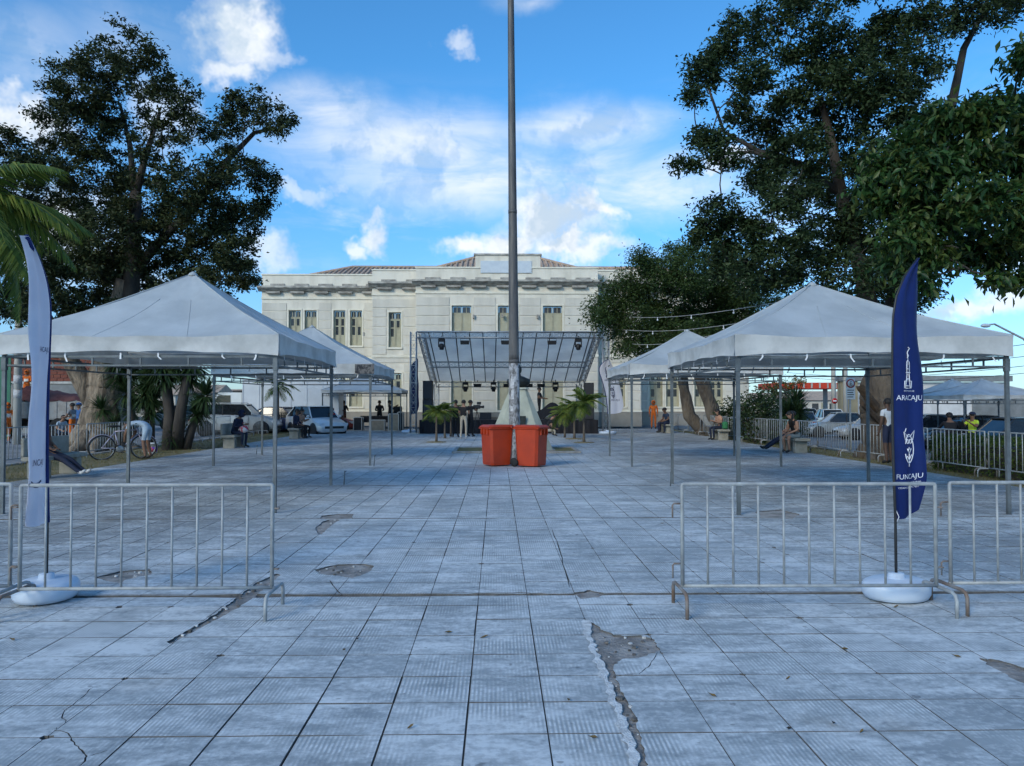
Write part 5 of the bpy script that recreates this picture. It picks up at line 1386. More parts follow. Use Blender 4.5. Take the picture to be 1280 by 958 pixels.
def rosette(seed, n_=210, L_=.85, w=.05):
    rn = random.Random(seed); m_ = MB()
    for k in range(n_):
        a = rn.uniform(0, 2*PI); el = math.asin(rn.uniform(-.75, 1)); l = L_*rn.uniform(.75, 1.1)
        d_ = Vector((math.cos(a)*math.cos(el), math.sin(a)*math.cos(el), math.sin(el))); sd_ = d_.cross(Vector((0, 0, 1)))
        sd_ = sd_.normalized() if sd_.length > .05 else Vector((1, 0, 0)); wv = sd_*w*.5
        q0 = d_*.05; q1 = d_*l*.5 + Vector((0, 0, .02)); q2 = d_*l - Vector((0, 0, l*.12*math.cos(el)))
        m_.add([q0-wv*.6, q0+wv*.6, q1+wv, q1-wv, q2], [(0,1,2,3), (3,2,4)])
    return m_.mesh('leaf_rosette', M_yuc, fixn=False)
rs = [rosette(i) for i in range(3)]
def yucca(label, stems, heads, d_, seed, bark=M_barkd):
    """stems: pixel paths; heads: (px, py, scale)"""
    x, y = stems[0][0][:2]; b = at(x, y, d_); b.z = 0; rn = random.Random(seed)
    t = thing('yucca', label, 'yucca', tuple(b))
    for path in stems:
        P = [at(px, py, d_ + rn.uniform(-.25, .25)) - b for px, py, r in path]; P[0].z = -.05
        MB().tube(P, [q[2] for q in path], 9).build('stem', bark, t)
    for k, (px, py, s_) in enumerate(heads):
        o = link('leaf_rosette', rs[k % 3], t, at(px, py, d_ + rn.uniform(-.4, .4)) - b); o.scale = (s_, s_, s_); o.rotation_euler = (rn.uniform(-.3, .3), rn.uniform(-.3, .3), rn.uniform(0, 6))
yucca('multi-headed yucca hard against the pale forked trunk', [[(150, 558, .16), (145, 520, .13), (140, 500, .1)], [(158, 558, .15), (165, 520, .12), (163, 495, .1)]],
      [(128, 512, .75), (150, 470, 1.0), (160, 492, 1.05), (163, 515, .8), (168, 465, .9), (148, 452, 1), (142, 530, .5)], 27.2, 1)
yucca('bushy green yucca directly behind the bending man', [[(186, 559, .2), (187, 530, .17), (186, 500, .13)]],
      [(183, 495, 1.0), (192, 500, 1.0), (186, 480, 1.05), (182, 462, 1.0), (194, 468, .9), (188, 515, .85)], 27.0, 2, M_bark)
yucca('twin-stemmed dark yucca with thick trunks between the bending man and the hooded sitter', [[(210, 560, .22), (212, 520, .19), (208, 480, .16), (206, 455, .14)], [(220, 560, .21), (226, 515, .18), (232, 480, .15), (238, 455, .13)]],
      [(204, 458, 1.2), (214, 452, 1.1), (240, 458, 1.2), (228, 452, 1.2), (206, 474, .9), (238, 474, .95), (222, 470, .7), (220, 550, .7), (226, 546, .7), (214, 548, .7)], 26.5, 3)
yucca('leaning yucca with a lone dark round head near the hooded sitter', [[(232, 558, .16), (240, 535, .14), (250, 515, .12), (256, 500, .1)]],
      [(257, 495, .95), (250, 512, .9), (246, 520, .75)], 26.8, 4)
yucca('dark round-headed yucca behind the seated woman with long hair', [[(992, 548, .14), (993, 525, .12), (994, 510, .1)]], [(994, 504, 1.0), (986, 516, .9), (998, 516, .8)], 29.0, 5)
# ------------------------------------------------------------------ vehicles
M_tyre = mat('tyre rubber', (.018, .018, .02), (.03, .03, .03), 10, .85)
M_rim = mat('alloy rim', (.40, .41, .42), (.28, .29, .30), 8, .35, metal=.8)
M_cglass = mat('tinted car glass', (.012, .015, .018), (.02, .024, .028), 2, .06, spec=.6)
M_lamp = mat('headlamp lens', (.75, .77, .80), (.6, .62, .65), 6, .15, spec=.6)
M_tail = mat('red tail lamp', (.45, .02, .015), (.35, .015, .012), 6, .25)
M_trimb = mat('black plastic trim', (.02, .02, .022), (.03, .03, .03), 8, .6)
def paint(name, c): return mat(name, c, tuple(x*.93 for x in c), 2, .28, metal=.25, coat=.6, spec=.5)
P_silver = paint('silver car paint', (.46, .46, .45)); P_white = paint('white car paint', (.72, .72, .72)); P_black = paint('black car paint', (.018, .02, .025))
P_red = paint('dark red car paint', (.26, .03, .03)); P_grey = paint('grey car paint', (.22, .23, .25)); P_blue = paint('dark blue car paint', (.03, .045, .10)); P_champ = paint('pale champagne car paint', (.50, .47, .42))
WHEELS = {}
def wheel(parent, x, y, r, w=.2):
    key = (round(r, 3), w)
    if key not in WHEELS:
        a = MB().lathe([(r*.62, -w/2), (r*.94, -w/2), (r, -w*.36), (r, w*.36), (r*.94, w/2), (r*.62, w/2)], 24)
        b = MB().lathe([(r*.1, -.03), (r*.2, -.05), (r*.60, -.02), (r*.64, -w*.49), (r*.64, w*.4), (r*.1, w*.2)], 20)
        for k in range(5):
            q = 2*PI*k/5; b.bar((r*.1*math.cos(q), r*.1*math.sin(q), -w*.36), (r*.6*math.cos(q), r*.6*math.sin(q), -w*.42), .05, .03)
        WHEELS[key] = (a.mesh('tyre', M_tyre), b.mesh('rim', M_rim))
    ta, ri = WHEELS[key]
    o = link('wheel', ta, parent, (x, y, r)); o.rotation_euler = (R(90 if y < 0 else -90), 0, 0); o.rotation_euler.x = R(-90 if y > 0 else 90)
    h = link('rim', ri, o)
    return o
def car(label, loc, rz, body, kind='sedan', L_=4.3, Wd=1.72, Hh=1.45, group='parked cars', rails=False):
    t = thing('parked_car', label, 'car', loc, rz, group); hw_ = Wd/2
    if kind == 'sedan':
        st_ = [(0, .50, .36, .80), (.03, .66, .22, .93), (.12, .76, .18, .985), (.28, .90, .17, 1), (.5, .93, .17, 1), (.74, .95, .17, 1), (.92, .97, .2, .985), (.98, .90, .24, .93), (1, .70, .36, .85)]
        gh = [(.27, .90), (.42, 1.0), (.68, 1.0), (.90, .96)]
    elif kind == 'hatch':
        st_ = [(0, .52, .36, .80), (.03, .70, .22, .93), (.12, .80, .18, .985), (.26, .94, .17, 1), (.5, .96, .17, 1), (.8, 1.0, .17, 1), (.94, 1.02, .2, .985), (.99, .92, .24, .95), (1, .70, .36, .88)]
        gh = [(.24, .94), (.40, 1.0), (.80, 1.0), (.97, 1.0)]
    else:  # suv
        st_ = [(0, .60, .42, .82), (.03, .85, .28, .94), (.10, .98, .24, .99), (.25, 1.08, .23, 1), (.5, 1.10, .23, 1), (.8, 1.12, .23, 1), (.95, 1.12, .26, .99), (.99, 1.0, .3, .96), (1, .80, .42, .9)]
        gh = [(.24, 1.07), (.37, 1.0), (.88, 1.0), (.975, 1.1)]
    def X(q): return L_/2 - q*L_
    m_ = MB(); sec = []
    for q, zt, zb, w in st_:
        a = hw_*w
        ring = [(-a*.80, zb), (-a*.97, zb+.10), (-a, zb+(zt-zb)*.55), (-a*.965, zt-.07), (-a*.86, zt), (0, zt+.025), (a*.86, zt), (a*.965, zt-.07), (a, zb+(zt-zb)*.55), (a*.97, zb+.10), (a*.80, zb), (0, zb)]
        sec.append([(X(q), y, z) for y, z in ring])
    n_ = 12; vs = sum(sec, []); fs = [tuple(range(n_)), tuple(range((len(sec)-1)*n_, len(sec)*n_))]
    for k in range(len(sec)-1):
        for i in range(n_): fs.append((k*n_+i, k*n_+(i+1) % n_, (k+1)*n_+(i+1) % n_, (k+1)*n_+i))
    m_.add(vs, fs, 0, True)
    b = m_.build('body', body, t)
    mod = b.modifiers.new('edge', 'EDGE_SPLIT'); mod.split_angle = R(40)
    # greenhouse
    zb0, zr, zb1 = gh[0][1], Hh, gh[3][1]
    w0, w1 = hw_*.90, hw_*.70
    q0, q1, q2, q3 = (X(g[0]) for g in gh)
    gv = [(q0, -w0, zb0-.03), (q0, w0, zb0-.03), (q1, -w1, zr-.02), (q1, w1, zr-.02), (q2, -w1, zr-.02), (q2, w1, zr-.02), (q3, -w0*.97, zb1-.03), (q3, w0*.97, zb1-.03), ((q1+q2)/2, -w1*1.02, zr), ((q1+q2)/2, w1*1.02, zr)]
    g = MB().add(gv, [(0, 1, 3, 2), (2, 3, 9, 8), (8, 9, 5, 4), (4, 5, 7, 6), (0, 2, 8, 4, 6), (1, 7, 5, 9, 3), (0, 6, 7, 1)]).build('window_glass', M_cglass, t)
    rv = [(q1+.06, -w1*1.02, zr-.015), (q1+.06, w1*1.02, zr-.015), ((q1+q2)/2, w1*1.05, zr+.012), (q2-.06, w1*1.02, zr-.015), (q2-.06, -w1*1.02, zr-.015), ((q1+q2)/2, -w1*1.05, zr+.012)]
    rf = MB().add(rv + [(x, y, z+.035) for x, y, z in rv], [(0,1,2,3,4,5), (11,10,9,8,7,6)] + [(i, (i+1) % 6, 6+(i+1) % 6, 6+i) for i in range(6)]).build('roof', body, t)
    for s in (-1, 1):
        for (xa, za, xb, zb_, wa, wb) in ((q0, zb0-.03, q1, zr-.01, w0, w1), (q3, zb1-.03, q2, zr-.01, w0*.97, w1), ((q1+q2)/2+.05, (zb0+zb1)/2-.02, (q1+q2)/2+.02, zr-.01, w0, w1), (q2*.72+q3*.28, zb1-.02, q2, zr-.01, w0*.97, w1)):
            MB().bar((xa, s*(wa+.004), za), (xb, s*(wb+.004), zb_), .05, .05).build('pillar', body if (xa in (q0, q3)) else M_trimb, t)
        m1 = MB(); m1.ball((q0-.12, s*(hw_*.98+.07), zb0+.06), (.06, .10, .07), 8, 6); m1.build('wing_mirror', body, t)
        MB().box(X(.13), s*(hw_*.62), st_[1][1]-.16, X(.015), s*(hw_*.94), st_[1][1]-.03).build('headlight', M_lamp, t)
        MB().box(X(.985)+.0, s*(hw_*.6), st_[-2][1]-.22, X(1.0)+.02, s*(hw_*.97), st_[-2][1]-.05).build('tail_light', M_tail, t)
        for xd in ((q1+q2)/2+.25, (q1+q2)/2-.75): MB().box(xd, s*(hw_*1.0), .80, xd+.17, s*(hw_*1.0+.02), .83).build('door_handle', body if kind != 'suv' else M_rim, t)
        MB().box(X(.72), s*hw_*.985, .24, X(.27), s*(hw_*1.005), .34).build('sill_trim', M_trimb, t)
        if rails: MB().tube([(q1-.1, s*w1*.95, zr+.01), (q1-.2, s*w1*.95, zr+.075), (q2+.2, s*w1*.95, zr+.075), (q2+.1, s*w1*.95, zr+.01)], .016, 6).build('roof_rail', M_rim, t)
    MB().box(X(.0)-.01, -hw_*.62, .40, X(-.004), hw_*.62, .52).build('grille', M_trimb, t)
    r = .31 if kind != 'suv' else .36
    for q in (.17, .80):
        for s in (-1, 1):
            ar = MB().lathe([(r*1.16, -.01), (r*1.16, .012)], 22); o = ar.build('wheel_arch', M_trimb, t); o.rotation_euler = (R(90), 0, 0); o.location = (X(q), s*(hw_*.99), r+.02)
            wheel(t, X(q), s*(hw_-.09), r)
    return t
zl = -.13
def cx_(px, d): return at(px, 503, d).x
car('silver pickup-like family car with roof rails behind the hooded sitter', (cx_(296, 40.5), 40.5, zl), R(4), P_silver, 'suv', 4.3, 1.8, 1.62, rails=True)
car('dark car mostly hidden behind the silver one', (cx_(352, 43), 43, zl), R(-8), P_blue, 'sedan', 4.3, 1.7, 1.45)
car('white car with a red-trimmed windscreen beside the seated pair', (cx_(391, 40.5), 41.2, zl), R(-50), P_white, 'hatch', 4.0, 1.7, 1.5)
car('dark red car parked behind the red shirt', (cx_(402, 46.5), 46.5, zl), R(0), P_red, 'sedan', 4.3, 1.7, 1.42)
car('small silver car far down the street between the yuccas', (cx_(236, 52), 52, zl), R(5), P_champ, 'hatch', 4.0, 1.7, 1.5)
zr_ = -.5
car('pale silver sedan nearest to the parking sign', (cx_(1050, 47), 47, zr_), R(172), P_champ, 'sedan', 4.4, 1.75, 1.46)
car('pale silver sedan partly hidden by the big tree trunk', (cx_(1095, 43.5), 43.5, zr_), R(174), P_silver, 'sedan', 4.4, 1.75, 1.46)
car('white hatchback far down the street under the red band', (cx_(1007, 66), 66, zr_), R(20), P_white, 'hatch', 4.1, 1.75, 1.55)
car('light blue-grey hatchback with red tail lamps far down the street', (cx_(1035, 58), 58, zr_), R(80), P_white, 'hatch', 4.1, 1.75, 1.55)
car('dark car showing only its windscreen beside the blue flag', (cx_(1160, 37), 37, zr_), R(172), P_silver, 'sedan', 4.4, 1.75, 1.5)
car('black car behind the dark-clad rider', (cx_(1212, 34), 34, zr_), R(176), P_black, 'sedan', 4.4, 1.78, 1.5)
car('white-roofed black car nearest the hedge', (cx_(1266, 27.5), 27.5, zr_), R(178), P_black, 'sedan', 4.5, 1.8, 1.52)
car('grey car beside the dark shrubs', (cx_(1003, 52), 52, zr_), R(70), P_grey, 'sedan', 4.4, 1.75, 1.45)

M_tbox = mat('white truck body sheet', (.62, .66, .70), (.55, .59, .63), .9, .55)
def truck_box():
    d = 46.0; x0, x1 = at(312, 500, d).x, at(428, 500, d).x
    t = thing('box_truck', 'large white box truck parked before the cream building', 'truck', (x0, d, zl)); Lb = x1-x0
    MB().box(0, -1.2, .95, Lb, 1.2, 2.98).build('cargo_box', M_tbox, t)
    for q in np.linspace(0, 1, 7): MB().box(Lb*q-.03, -1.225, .95, Lb*q+.03, -1.2, 2.98).build('body_rib', M_tbox, t)
    MB().box(-.05, -1.23, 2.985, Lb+.05, 1.23, 3.05).build('roof_edge', M_tbox, t)
    MB().box(-1.9, -.45, .55, Lb, .45, .90).build('chassis', M_trimb, t)
    cab = MB(); cab.prism([(-2.0, .5), (-.12, .5), (-.12, 2.28), (-1.45, 2.28), (-1.9, 1.55), (-2.05, 1.35)], -1.05, 1.05, axis='y').build('cab', P_white, t)
    MB().prism([(-1.80, 1.52), (-.75, 1.52), (-.75, 2.12), (-1.44, 2.12)], -1.07, -1.051, axis='y').build('side_window', M_cglass, t)
    MB().add([(-1.93, -.95, 1.56), (-1.93, .95, 1.56), (-1.50, .92, 2.24), (-1.50, -.92, 2.24)], [(0, 1, 2, 3)]).build('windscreen', M_cglass, t)
    MB().box(-.11, -1.0, 2.29, -.65, 1.0, 2.40).build('roof_vane', M_trimb, t)
    MB().box(-1.0, -1.06, .6, -1.9, -1.055, 1.4).build('door', P_white, t)
    MB().cbox((-1.75, -1.25, 1.75), (.08, .16, .40), .02).build('wing_mirror', M_trimb, t)
    for x in (-1.25, Lb*.62, Lb*.80):
        for s in (-1, 1): wheel(t, x, s*.98, .45, .28)
    return t
truck_box()
def dump_truck():
    d = 39.5; xc_ = at(62, 520, d).x
    M_dirt = mat('dusty grey truck paint', (.36, .36, .35), (.26, .25, .24), 3, .6); M_tarp = mat('maroon tarpaulin', (.09, .03, .03), (.15, .06, .05), 3, .8, bump=.4)
    t = thing('dump_truck', 'dusty white dump truck with a maroon tarpaulin beside the brick wall', 'truck', (xc_, d, zl), R(6))
    MB().box(-2.9, -.45, .55, 2.2, .45, .85).build('chassis', M_trimb, t)
    MB().prism([(-3.0, .6), (-1.2, .6), (-1.2, 2.45), (-2.55, 2.45), (-2.95, 1.6)], -1.1, 1.1, axis='y').build('cab', M_dirt, t)
    MB().prism([(-2.80, 1.55), (-1.75, 1.55), (-1.75, 2.2), (-2.52, 2.2)], -1.12, -1.101, axis='y').build('side_window', M_cglass, t)
    MB().add([(-2.965, -1.0, 1.62), (-2.965, 1.0, 1.62), (-2.60, .98, 2.40), (-2.60, -.98, 2.40)], [(0, 1, 2, 3)]).build('windscreen', M_cglass, t)
    b = MB(); b.box(-1.05, -1.15, .95, 2.3, -1.08, 1.75); b.box(-1.05, 1.08, .95, 2.3, 1.15, 1.75); b.box(-1.05, -1.079, .95, -.98, 1.079, 1.75); b.box(2.23, -1.079, .95, 2.3, 1.079, 1.75); b.box(-.979, -1.079, .95, 2.229, 1.079, 1.0)
    bd = b.build('tipper_body', M_dirt, t)
    for i in range(8): MB().box(-.95+.43*i, -1.18, .95, -.89+.43*i, -1.151, 1.75).build('body_rib', M_dirt, bd)
    m_ = MB()
    for j in range(7):
        for i in range(13):
            u, v = i/12, j/6*2-1; m_.v.append((-.95+3.1*u, v*1.05, 1.78 + (.75-.6*u)*(1-v*v)**.6 + .05*math.sin(i*2.1+j)))
    for j in range(6):
        for i in range(12): m_.f.append((j*13+i, j*13+i+1, (j+1)*13+i+1, (j+1)*13+i)); m_.m.append(0); m_.s.append(True)
    m_.build('tarpaulin', M_tarp, t)
    for x in (-2.2, .9, 1.75):
        for s in (-1, 1): wheel(t, x, s*.95, .48, .30)
dump_truck()

# bicycle
M_bike = mat('pale mauve bicycle frame', (.42, .40, .50), (.34, .32, .42), 9, .4, metal=.3)
def bicycle(label, loc, rz):
    t = thing('bicycle', label, 'bicycle', loc, rz)
    r = .335
    for x in (-.53, .53):
        ring = [(x+r*math.cos(a), 0, r+r*math.sin(a)) for a in np.linspace(0, 2*PI, 29)]
        w = MB().tube(ring, .021, 8, cap=False).build('wheel', M_tyre, t)
        MB().tube([(x+(r-.025)*math.cos(a), 0, r+(r-.025)*math.sin(a)) for a in np.linspace(0, 2*PI, 29)], .009, 6, cap=False).build('rim', M_rim, w)
        sp = MB()
        for k in range(14):
            a = 2*PI*k/14; sp.tube([(x+.02*math.cos(a+.5), .012*(-1)**k, r+.02*math.sin(a+.5)), (x+(r-.03)*math.cos(a), 0, r+(r-.03)*math.sin(a))], .0022, 4)
        sp.tube([(x, -.05, r), (x, .05, r)], .018, 8); sp.build('spokes', M_rim, w)
    bb, st_, hd, hd2 = Vector((-.08, 0, .29)), Vector((-.22, 0, .78)), Vector((.36, 0, .82)), Vector((.39, 0, .70))
    f = MB()
    for a, b, q in ((bb, st_, .017), (st_*.98+hd*.02, hd, .017), (bb, hd2, .02), (hd+Vector((-.01, 0, .05)), hd2, .021)): f.tube([a, b], q, 8)
    for s in (-1, 1):
        f.tube([bb+Vector((0, s*.02, 0)), (-.53, s*.06, r)], .010, 6); f.tube([st_+Vector((0, s*.015, -.02)), (-.53, s*.06, r)], .009, 6)
        f.tube([hd2+Vector((.0, s*.04, -.0)), (.47, s*.055, .5), (.53, s*.055, r)], .013, 6)
    f.build('frame', M_bike, t)
    MB().tube([st_, st_+Vector((-.03, 0, .13))], .013, 8).build('seat_post', M_rim, t)
    s_ = MB(); s_.ball((-.27, 0, .93), (.14, .075, .035), 12, 6); s_.ball((-.14, 0, .93), (.09, .03, .025), 10, 6); s_.build('saddle', M_trimb, t)
    MB().tube([hd+Vector((0, 0, .05)), hd+Vector((-.02, 0, .16))], .013, 8).build('stem', M_rim, t)
    MB().tube([(.26, -.30, 1.0), (.33, -.22, 1.0), (.34, 0, .985), (.33, .22, 1.0), (.26, .30, 1.0)], .012, 8).build('handlebar', M_trimb, t)
    cr_ = MB().lathe([(.09, -.004), (.10, 0), (.09, .004)], 20).build('chainring', M_rim, t); cr_.location = (bb.x, -.05, bb.z); cr_.rotation_euler.x = R(90)
    for s, a in ((-1, -.6), (1, .6)):
        MB().tube([(bb.x, s*.05, bb.z), (bb.x+.15*math.sin(a), s*.06, bb.z-.13*math.cos(a)*s)], .009, 6).build('crank', M_rim, t)
        MB().cbox((bb.x+.15*math.sin(a), s*.11, bb.z-.13*math.cos(a)*s), (.09, .08, .02), .004).build('pedal', M_trimb, t)
    c = MB(); c.tube([(bb.x, -.05, bb.z+.1), (-.53, -.05, r+.035)], .004, 4); c.tube([(bb.x, -.05, bb.z-.1), (-.53, -.05, r-.035)], .004, 4); c.build('chain', M_trimb, t)
    for x in (-.53, .53):
        MB().tube([(x+.365*math.cos(a), 0, r+.365*math.sin(a)) for a in np.linspace(R(30), R(160), 10)], .012, 6).build('mudguard', M_bike, t)
    MB().cbox((.0, 0, .40), (.10, .07, .17), .02).build('drinks_bottle', M_trimb, t)
    return t
p = gnd(146, 575.5)
bicycle('bicycle with mauve frame standing beside the bending man', (p.x, p.y+.35, 0), R(34))
# bucket
p = gnd(190.5, 567); t = thing('paint_bucket', 'white plastic bucket with a purple label beside the bending man', 'bucket', (p.x, p.y, 0))
M_bk = mat('white bucket plastic', (.72, .72, .72), (.65, .65, .66), 5, .45); M_lbl = mat('purple and red bucket label', (.16, .05, .40), (.45, .08, .10), 9, .5, lo=.45, hi=.55)
MB().lathe([(.12, 0), (.125, .01), (.15, .30), (.158, .30), (.158, .33), (.14, .335)], 20).build('pail', M_bk, t)
MB().lathe([(.1315, .05), (.1465, .20)], 20).build('label', M_lbl, t)
MB().tube([(.155*math.cos(a), -.10+.0*a, .30-.12*math.sin(a)) for a in np.linspace(0, PI, 9)], .004, 5).build('handle', M_rim, t)
# motorcycle under the rider
p = at(1190, 540, 26); t = thing('motorcycle', 'dark police motorcycle behind the barriers under the dark-clad rider', 'motorcycle', (p.x, 26, -.45), R(25))
for x in (-.65, .68):
    o = MB().lathe([(.18, -.05), (.29, -.06), (.31, -.03), (.31, .03), (.29, .06), (.18, .05)], 22).build('wheel', M_tyre, t); o.rotation_euler.x = R(90); o.location = (x, 0, .31)
MB().tube([(.68, .08, .31), (.45, .08, .95)], .025, 8).tube([(.68, -.08, .31), (.45, -.08, .95)], .025, 8).build('fork', M_rim, t)
m_ = MB(); m_.ball((.15, 0, .78), (.33, .16, .17), 12, 8); m_.build('fuel_tank', P_black, t)
m_ = MB(); m_.ball((.05, 0, .48), (.30, .17, .22), 12, 8); m_.build('engine', M_trimb, t)
MB().cbox((-.38, 0, .80), (.62, .26, .12), .03).build('seat', M_trimb, t); MB().cbox((-.72, 0, .95), (.32, .34, .28), .04).build('top_box', P_black, t)
MB().tube([(.30, -.36, 1.06), (.42, -.15, 1.04), (.42, .15, 1.04), (.30, .36, 1.06)], .014, 8).build('handlebar', M_trimb, t)
MB().ball((.55, 0, .90), (.10, .11, .11), 10, 7).build('headlight', M_lamp, t); MB().tube([(-.65, -.12, .31), (-.1, -.14, .33)], .04, 8).build('exhaust', M_rim, t)
m_ = MB(); m_.add([(.52, -.2, 1.0), (.52, .2, 1.0), (.38, .15, 1.38), (.38, -.15, 1.38), (.36, 0, 1.42)], [(0, 1, 2, 4, 3)]); m_.build('windshield', M_cglass, t)

# ------------------------------------------------------------------ street furniture and the far edges
M_conc = mat('pale concrete post', (.50, .49, .45), (.38, .37, .34), 3, .85, bump=.3, stretch=(1, 1, .3)); M_bench = mat('bench concrete', (.36, .34, .29), (.26, .25, .21), 4, .9, bump=.4)
def bench(label, px, py, d=None, side=-1, Lb=1.5, back=False):
    p = gnd(px, py); t = thing('concrete_bench', label, 'bench', (p.x, p.y+Lb/2, 0))
    MB().cbox((0, 0, .42), (.48, Lb, .09), .012).build('seat', M_bench, t)
    for s in (-1, 1): MB().cbox((0, s*(Lb/2-.25), .187), (.40, .2, .374), .012).build('leg', M_bench, t)
    if back: MB().cbox((side*.21, 0, .66), (.07, Lb, .38), .012).build('backrest', M_bench, t)
    return p
bench('concrete bench under the reclining man in dark jeans', 40, 600, Lb=1.7, back=True); bench('concrete bench under the hooded sitter', 284, 561, back=True); bench('concrete bench under the seated pair', 366, 549); bench('concrete bench under the red shirt', 411, 542)
bench('concrete bench under the long-haired woman', 1004, 567, side=1); bench('concrete bench beneath the person with the green bag', 906, 551, side=1); bench('concrete bench by the building under the seated man in blue', 838, 542, side=1)
p = at(22, 500, 30)
t = thing('utility_pole', 'pale concrete utility pole pasted with notices behind the white flag', 'utility pole', (p.x, 30, 0))
MB().tube([(0, 0, 0), (0, 0, 4.5), (.0, 0, 9)], [.15, .125, .10], 14).build('shaft', M_conc, t)
for z in (1.75, 2.3): MB().lathe([(.147, z), (.145, z+.32)], 14).build('paper_notice', M_paper, t)
MB().bar((-.9, 0, 8.5), (.9, 0, 8.5), .09).build('crossarm', M_conc, t)
for px, lab in ((1042, 'thin grey pole carrying a round red sign far down the street'), (1057, 'grey concrete pole far down the street')):
    p = at(px, 500, 60); t = thing('utility_pole', lab, 'utility pole', (p.x, 60, -.5)); MB().tube([(0, 0, 0), (0, 0, 9)], [.19, .14], 12).build('shaft', M_conc, t); MB().bar((-.8, 0, 8.3), (.8, 0, 8.3), .1).build('crossarm', M_conc, t)
    if px == 1042:
        o = MB().lathe([(.22, -.01), (.22, .01)], 20).build('sign_disc', M_tail, t); o.rotation_euler.x = R(90); o.location = (0, -.2, 2.2)
        MB().box(-.14, -.225, 2.16, .14, -.215, 2.24).build('white_bar', M_print, t)
# parking sign
p = at(1063, 540, 27.5); zs_ = at(1063, 480, 27.5).z
t = thing('parking_sign', 'white parking sign with a red-ringed letter E on a thin post', 'sign', (p.x, 27.5, -.2))
M_sg = mat('sign white', (.72, .73, .72), (.66, .67, .66), 6, .5); M_sr = mat('sign red', (.45, .02, .02), (.40, .02, .02), 6, .5)
MB().tube([(0, 0, 0), (0, 0, zs_+.35)], .03, 8).build('post', M_galv, t)
MB().cbox((0, -.045, zs_+.03), (.33, .02, .76), .006).build('plate', M_sg, t)
o = MB().lathe([(.155, -.006), (.155, .006)], 22).build('red_ring', M_sr, t); o.rotation_euler.x = R(90); o.location = (0, -.063, zs_+.21)
o = MB().lathe([(.115, -.006), (.115, .006)], 22).build('white_disc', M_sg, t); o.rotation_euler.x = R(90); o.location = (0, -.070, zs_+.21)
v, f = text_verts('E', .2); MB().add([(x, -.079, z+zs_+.145) for x, z, _ in v], f).build('lettering', M_trimb, t, fixn=False)
for k in range(4): MB().box(-.12, -.058, zs_-.04-.08*k, .12-.03*(k % 2), -.0562, zs_-.01-.08*k).build('text_line', M_trimb, t)
# street lamp arm
p = at(1232, 406, 30); zt_ = p.z; xb_ = at(1300, 500, 30).x
t = thing('street_lamp', 'curved grey street lamp arm reaching over the far white tents', 'street lamp', (xb_, 30, -.5))
MB().tube([(0, 0, 0), (0, 0, 3.3)], [.09, .07], 10).build('post', M_galv, t)
MB().tube([(0, 0, 3.3), (-.15, 0, 3.9), (-.6, 0, zt_-p.z+4.55), (p.x-xb_+.35, 0, zt_+.52), (p.x-xb_+.1, 0, zt_+.5)], [.05, .045, .04, .035, .03], 8).build('arm', M_galv, t)
m_ = MB(); m_.ball((p.x-xb_, 0, zt_+.46), (.20, .11, .08), 12, 7); m_.build('lamp_head', M_lamp, t)
# overhead wires on the street side
for k, (ya, yb, dd_) in enumerate(((455, 440, 42), (466, 452, 44), (470, 462, 46), (446, 424, 40))):
    a, b = at(985, ya, 60), at(1330, yb, dd_-10); pts = [a.lerp(b, q) - Vector((0, 0, .5*math.sin(PI*q))) for q in np.linspace(0, 1, 14)]
    tag(MB().tube(pts, .014, 5).build('overhead_wire', M_trimb), ('second', 'third', 'lowest', 'highest')[k] + ' of the thin black overhead wires above the far white tents', 'wire', 'overhead wires over the street')
# string lights from the tree to the stage
M_bulb = mat('white lamp bulb', (.85, .85, .85), (.75, .75, .75), 5, .3)
for k, ((xa, ya, da), (xb2, yb2, db), lab) in enumerate((((742, 392, 42), (985, 376, 23), 'highest string of small white bulbs running to the stage corner'), ((738, 407, 41), (965, 398, 24), 'middle string of small white bulbs running to the stage corner'),
                                                    ((755, 424, 41), (905, 416, 26), 'lowest string of small white bulbs just above the stage corner'))):
    a, b = at(xa, ya, da), at(xb2, yb2, db); t = thing('string_lights', lab, 'string lights', tuple(a))
    pts = [a.lerp(b, q) - a - Vector((0, 0, .35*math.sin(PI*q))) for q in np.linspace(0, 1, 18)]
    MB().tube(pts, .011, 5).build('wire', M_conc, t)
    for q in range(2, 17, 3): MB().tube([pts[q], pts[q]-Vector((0, 0, .08))], .016, 6).ball(pts[q]-Vector((0, 0, .11)), .034, 8, 6).build('bulb', M_bulb, t)
# brick wall behind the truck
M_brick = mat('red hollow brick', (.23, .075, .05), (.17, .06, .042), 8, .9, bump=.3, world=True); M_gw = mat('grey rendered wall', (.26, .27, .27), (.19, .20, .20), 1.2, .9, bump=.2, world=True)
d = 44; xa, xb = at(-60, 500, d).x, at(128, 500, d).x; zt1, zt0 = at(0, 447, d).z, at(0, 480, d).z
bw = thing('brick_building', 'unplastered red brick wall above grey render behind the dump truck', 'building', (xa, d, -.13))
MB().box(0, 0, 0, xb-xa, 3.5, zt0+.13).build('lower_wall', M_gw, bw); MB().box(-.05, -.05, zt0+.132, xb-xa+.05, 3.5, zt0+.26).build('concrete_band', M_conc, bw)
MB().box(0.02, .03, zt0+.262, xb-xa-.02, 3.45, zt1+.13).build('mortar_core', M_gw, bw)
bm_ = MB().cbox((0, 0, 0), (.36, .05, .17), .006).mesh('brick', M_brick); row_ = 0; z = zt0+.36
while z < zt1+.05:
    x = .2 + (.19 if row_ % 2 else 0)
    while x < xb-xa-.15: link('brick', bm_, bw, (x, .012 + .006*rb.random(), z)); x += .382
    z += .188; row_ += 1
MB().box(-.1, -.1, zt1+.135, xb-xa+.1, 3.6, zt1+.20).build('roof_edge', M_tbox, bw)
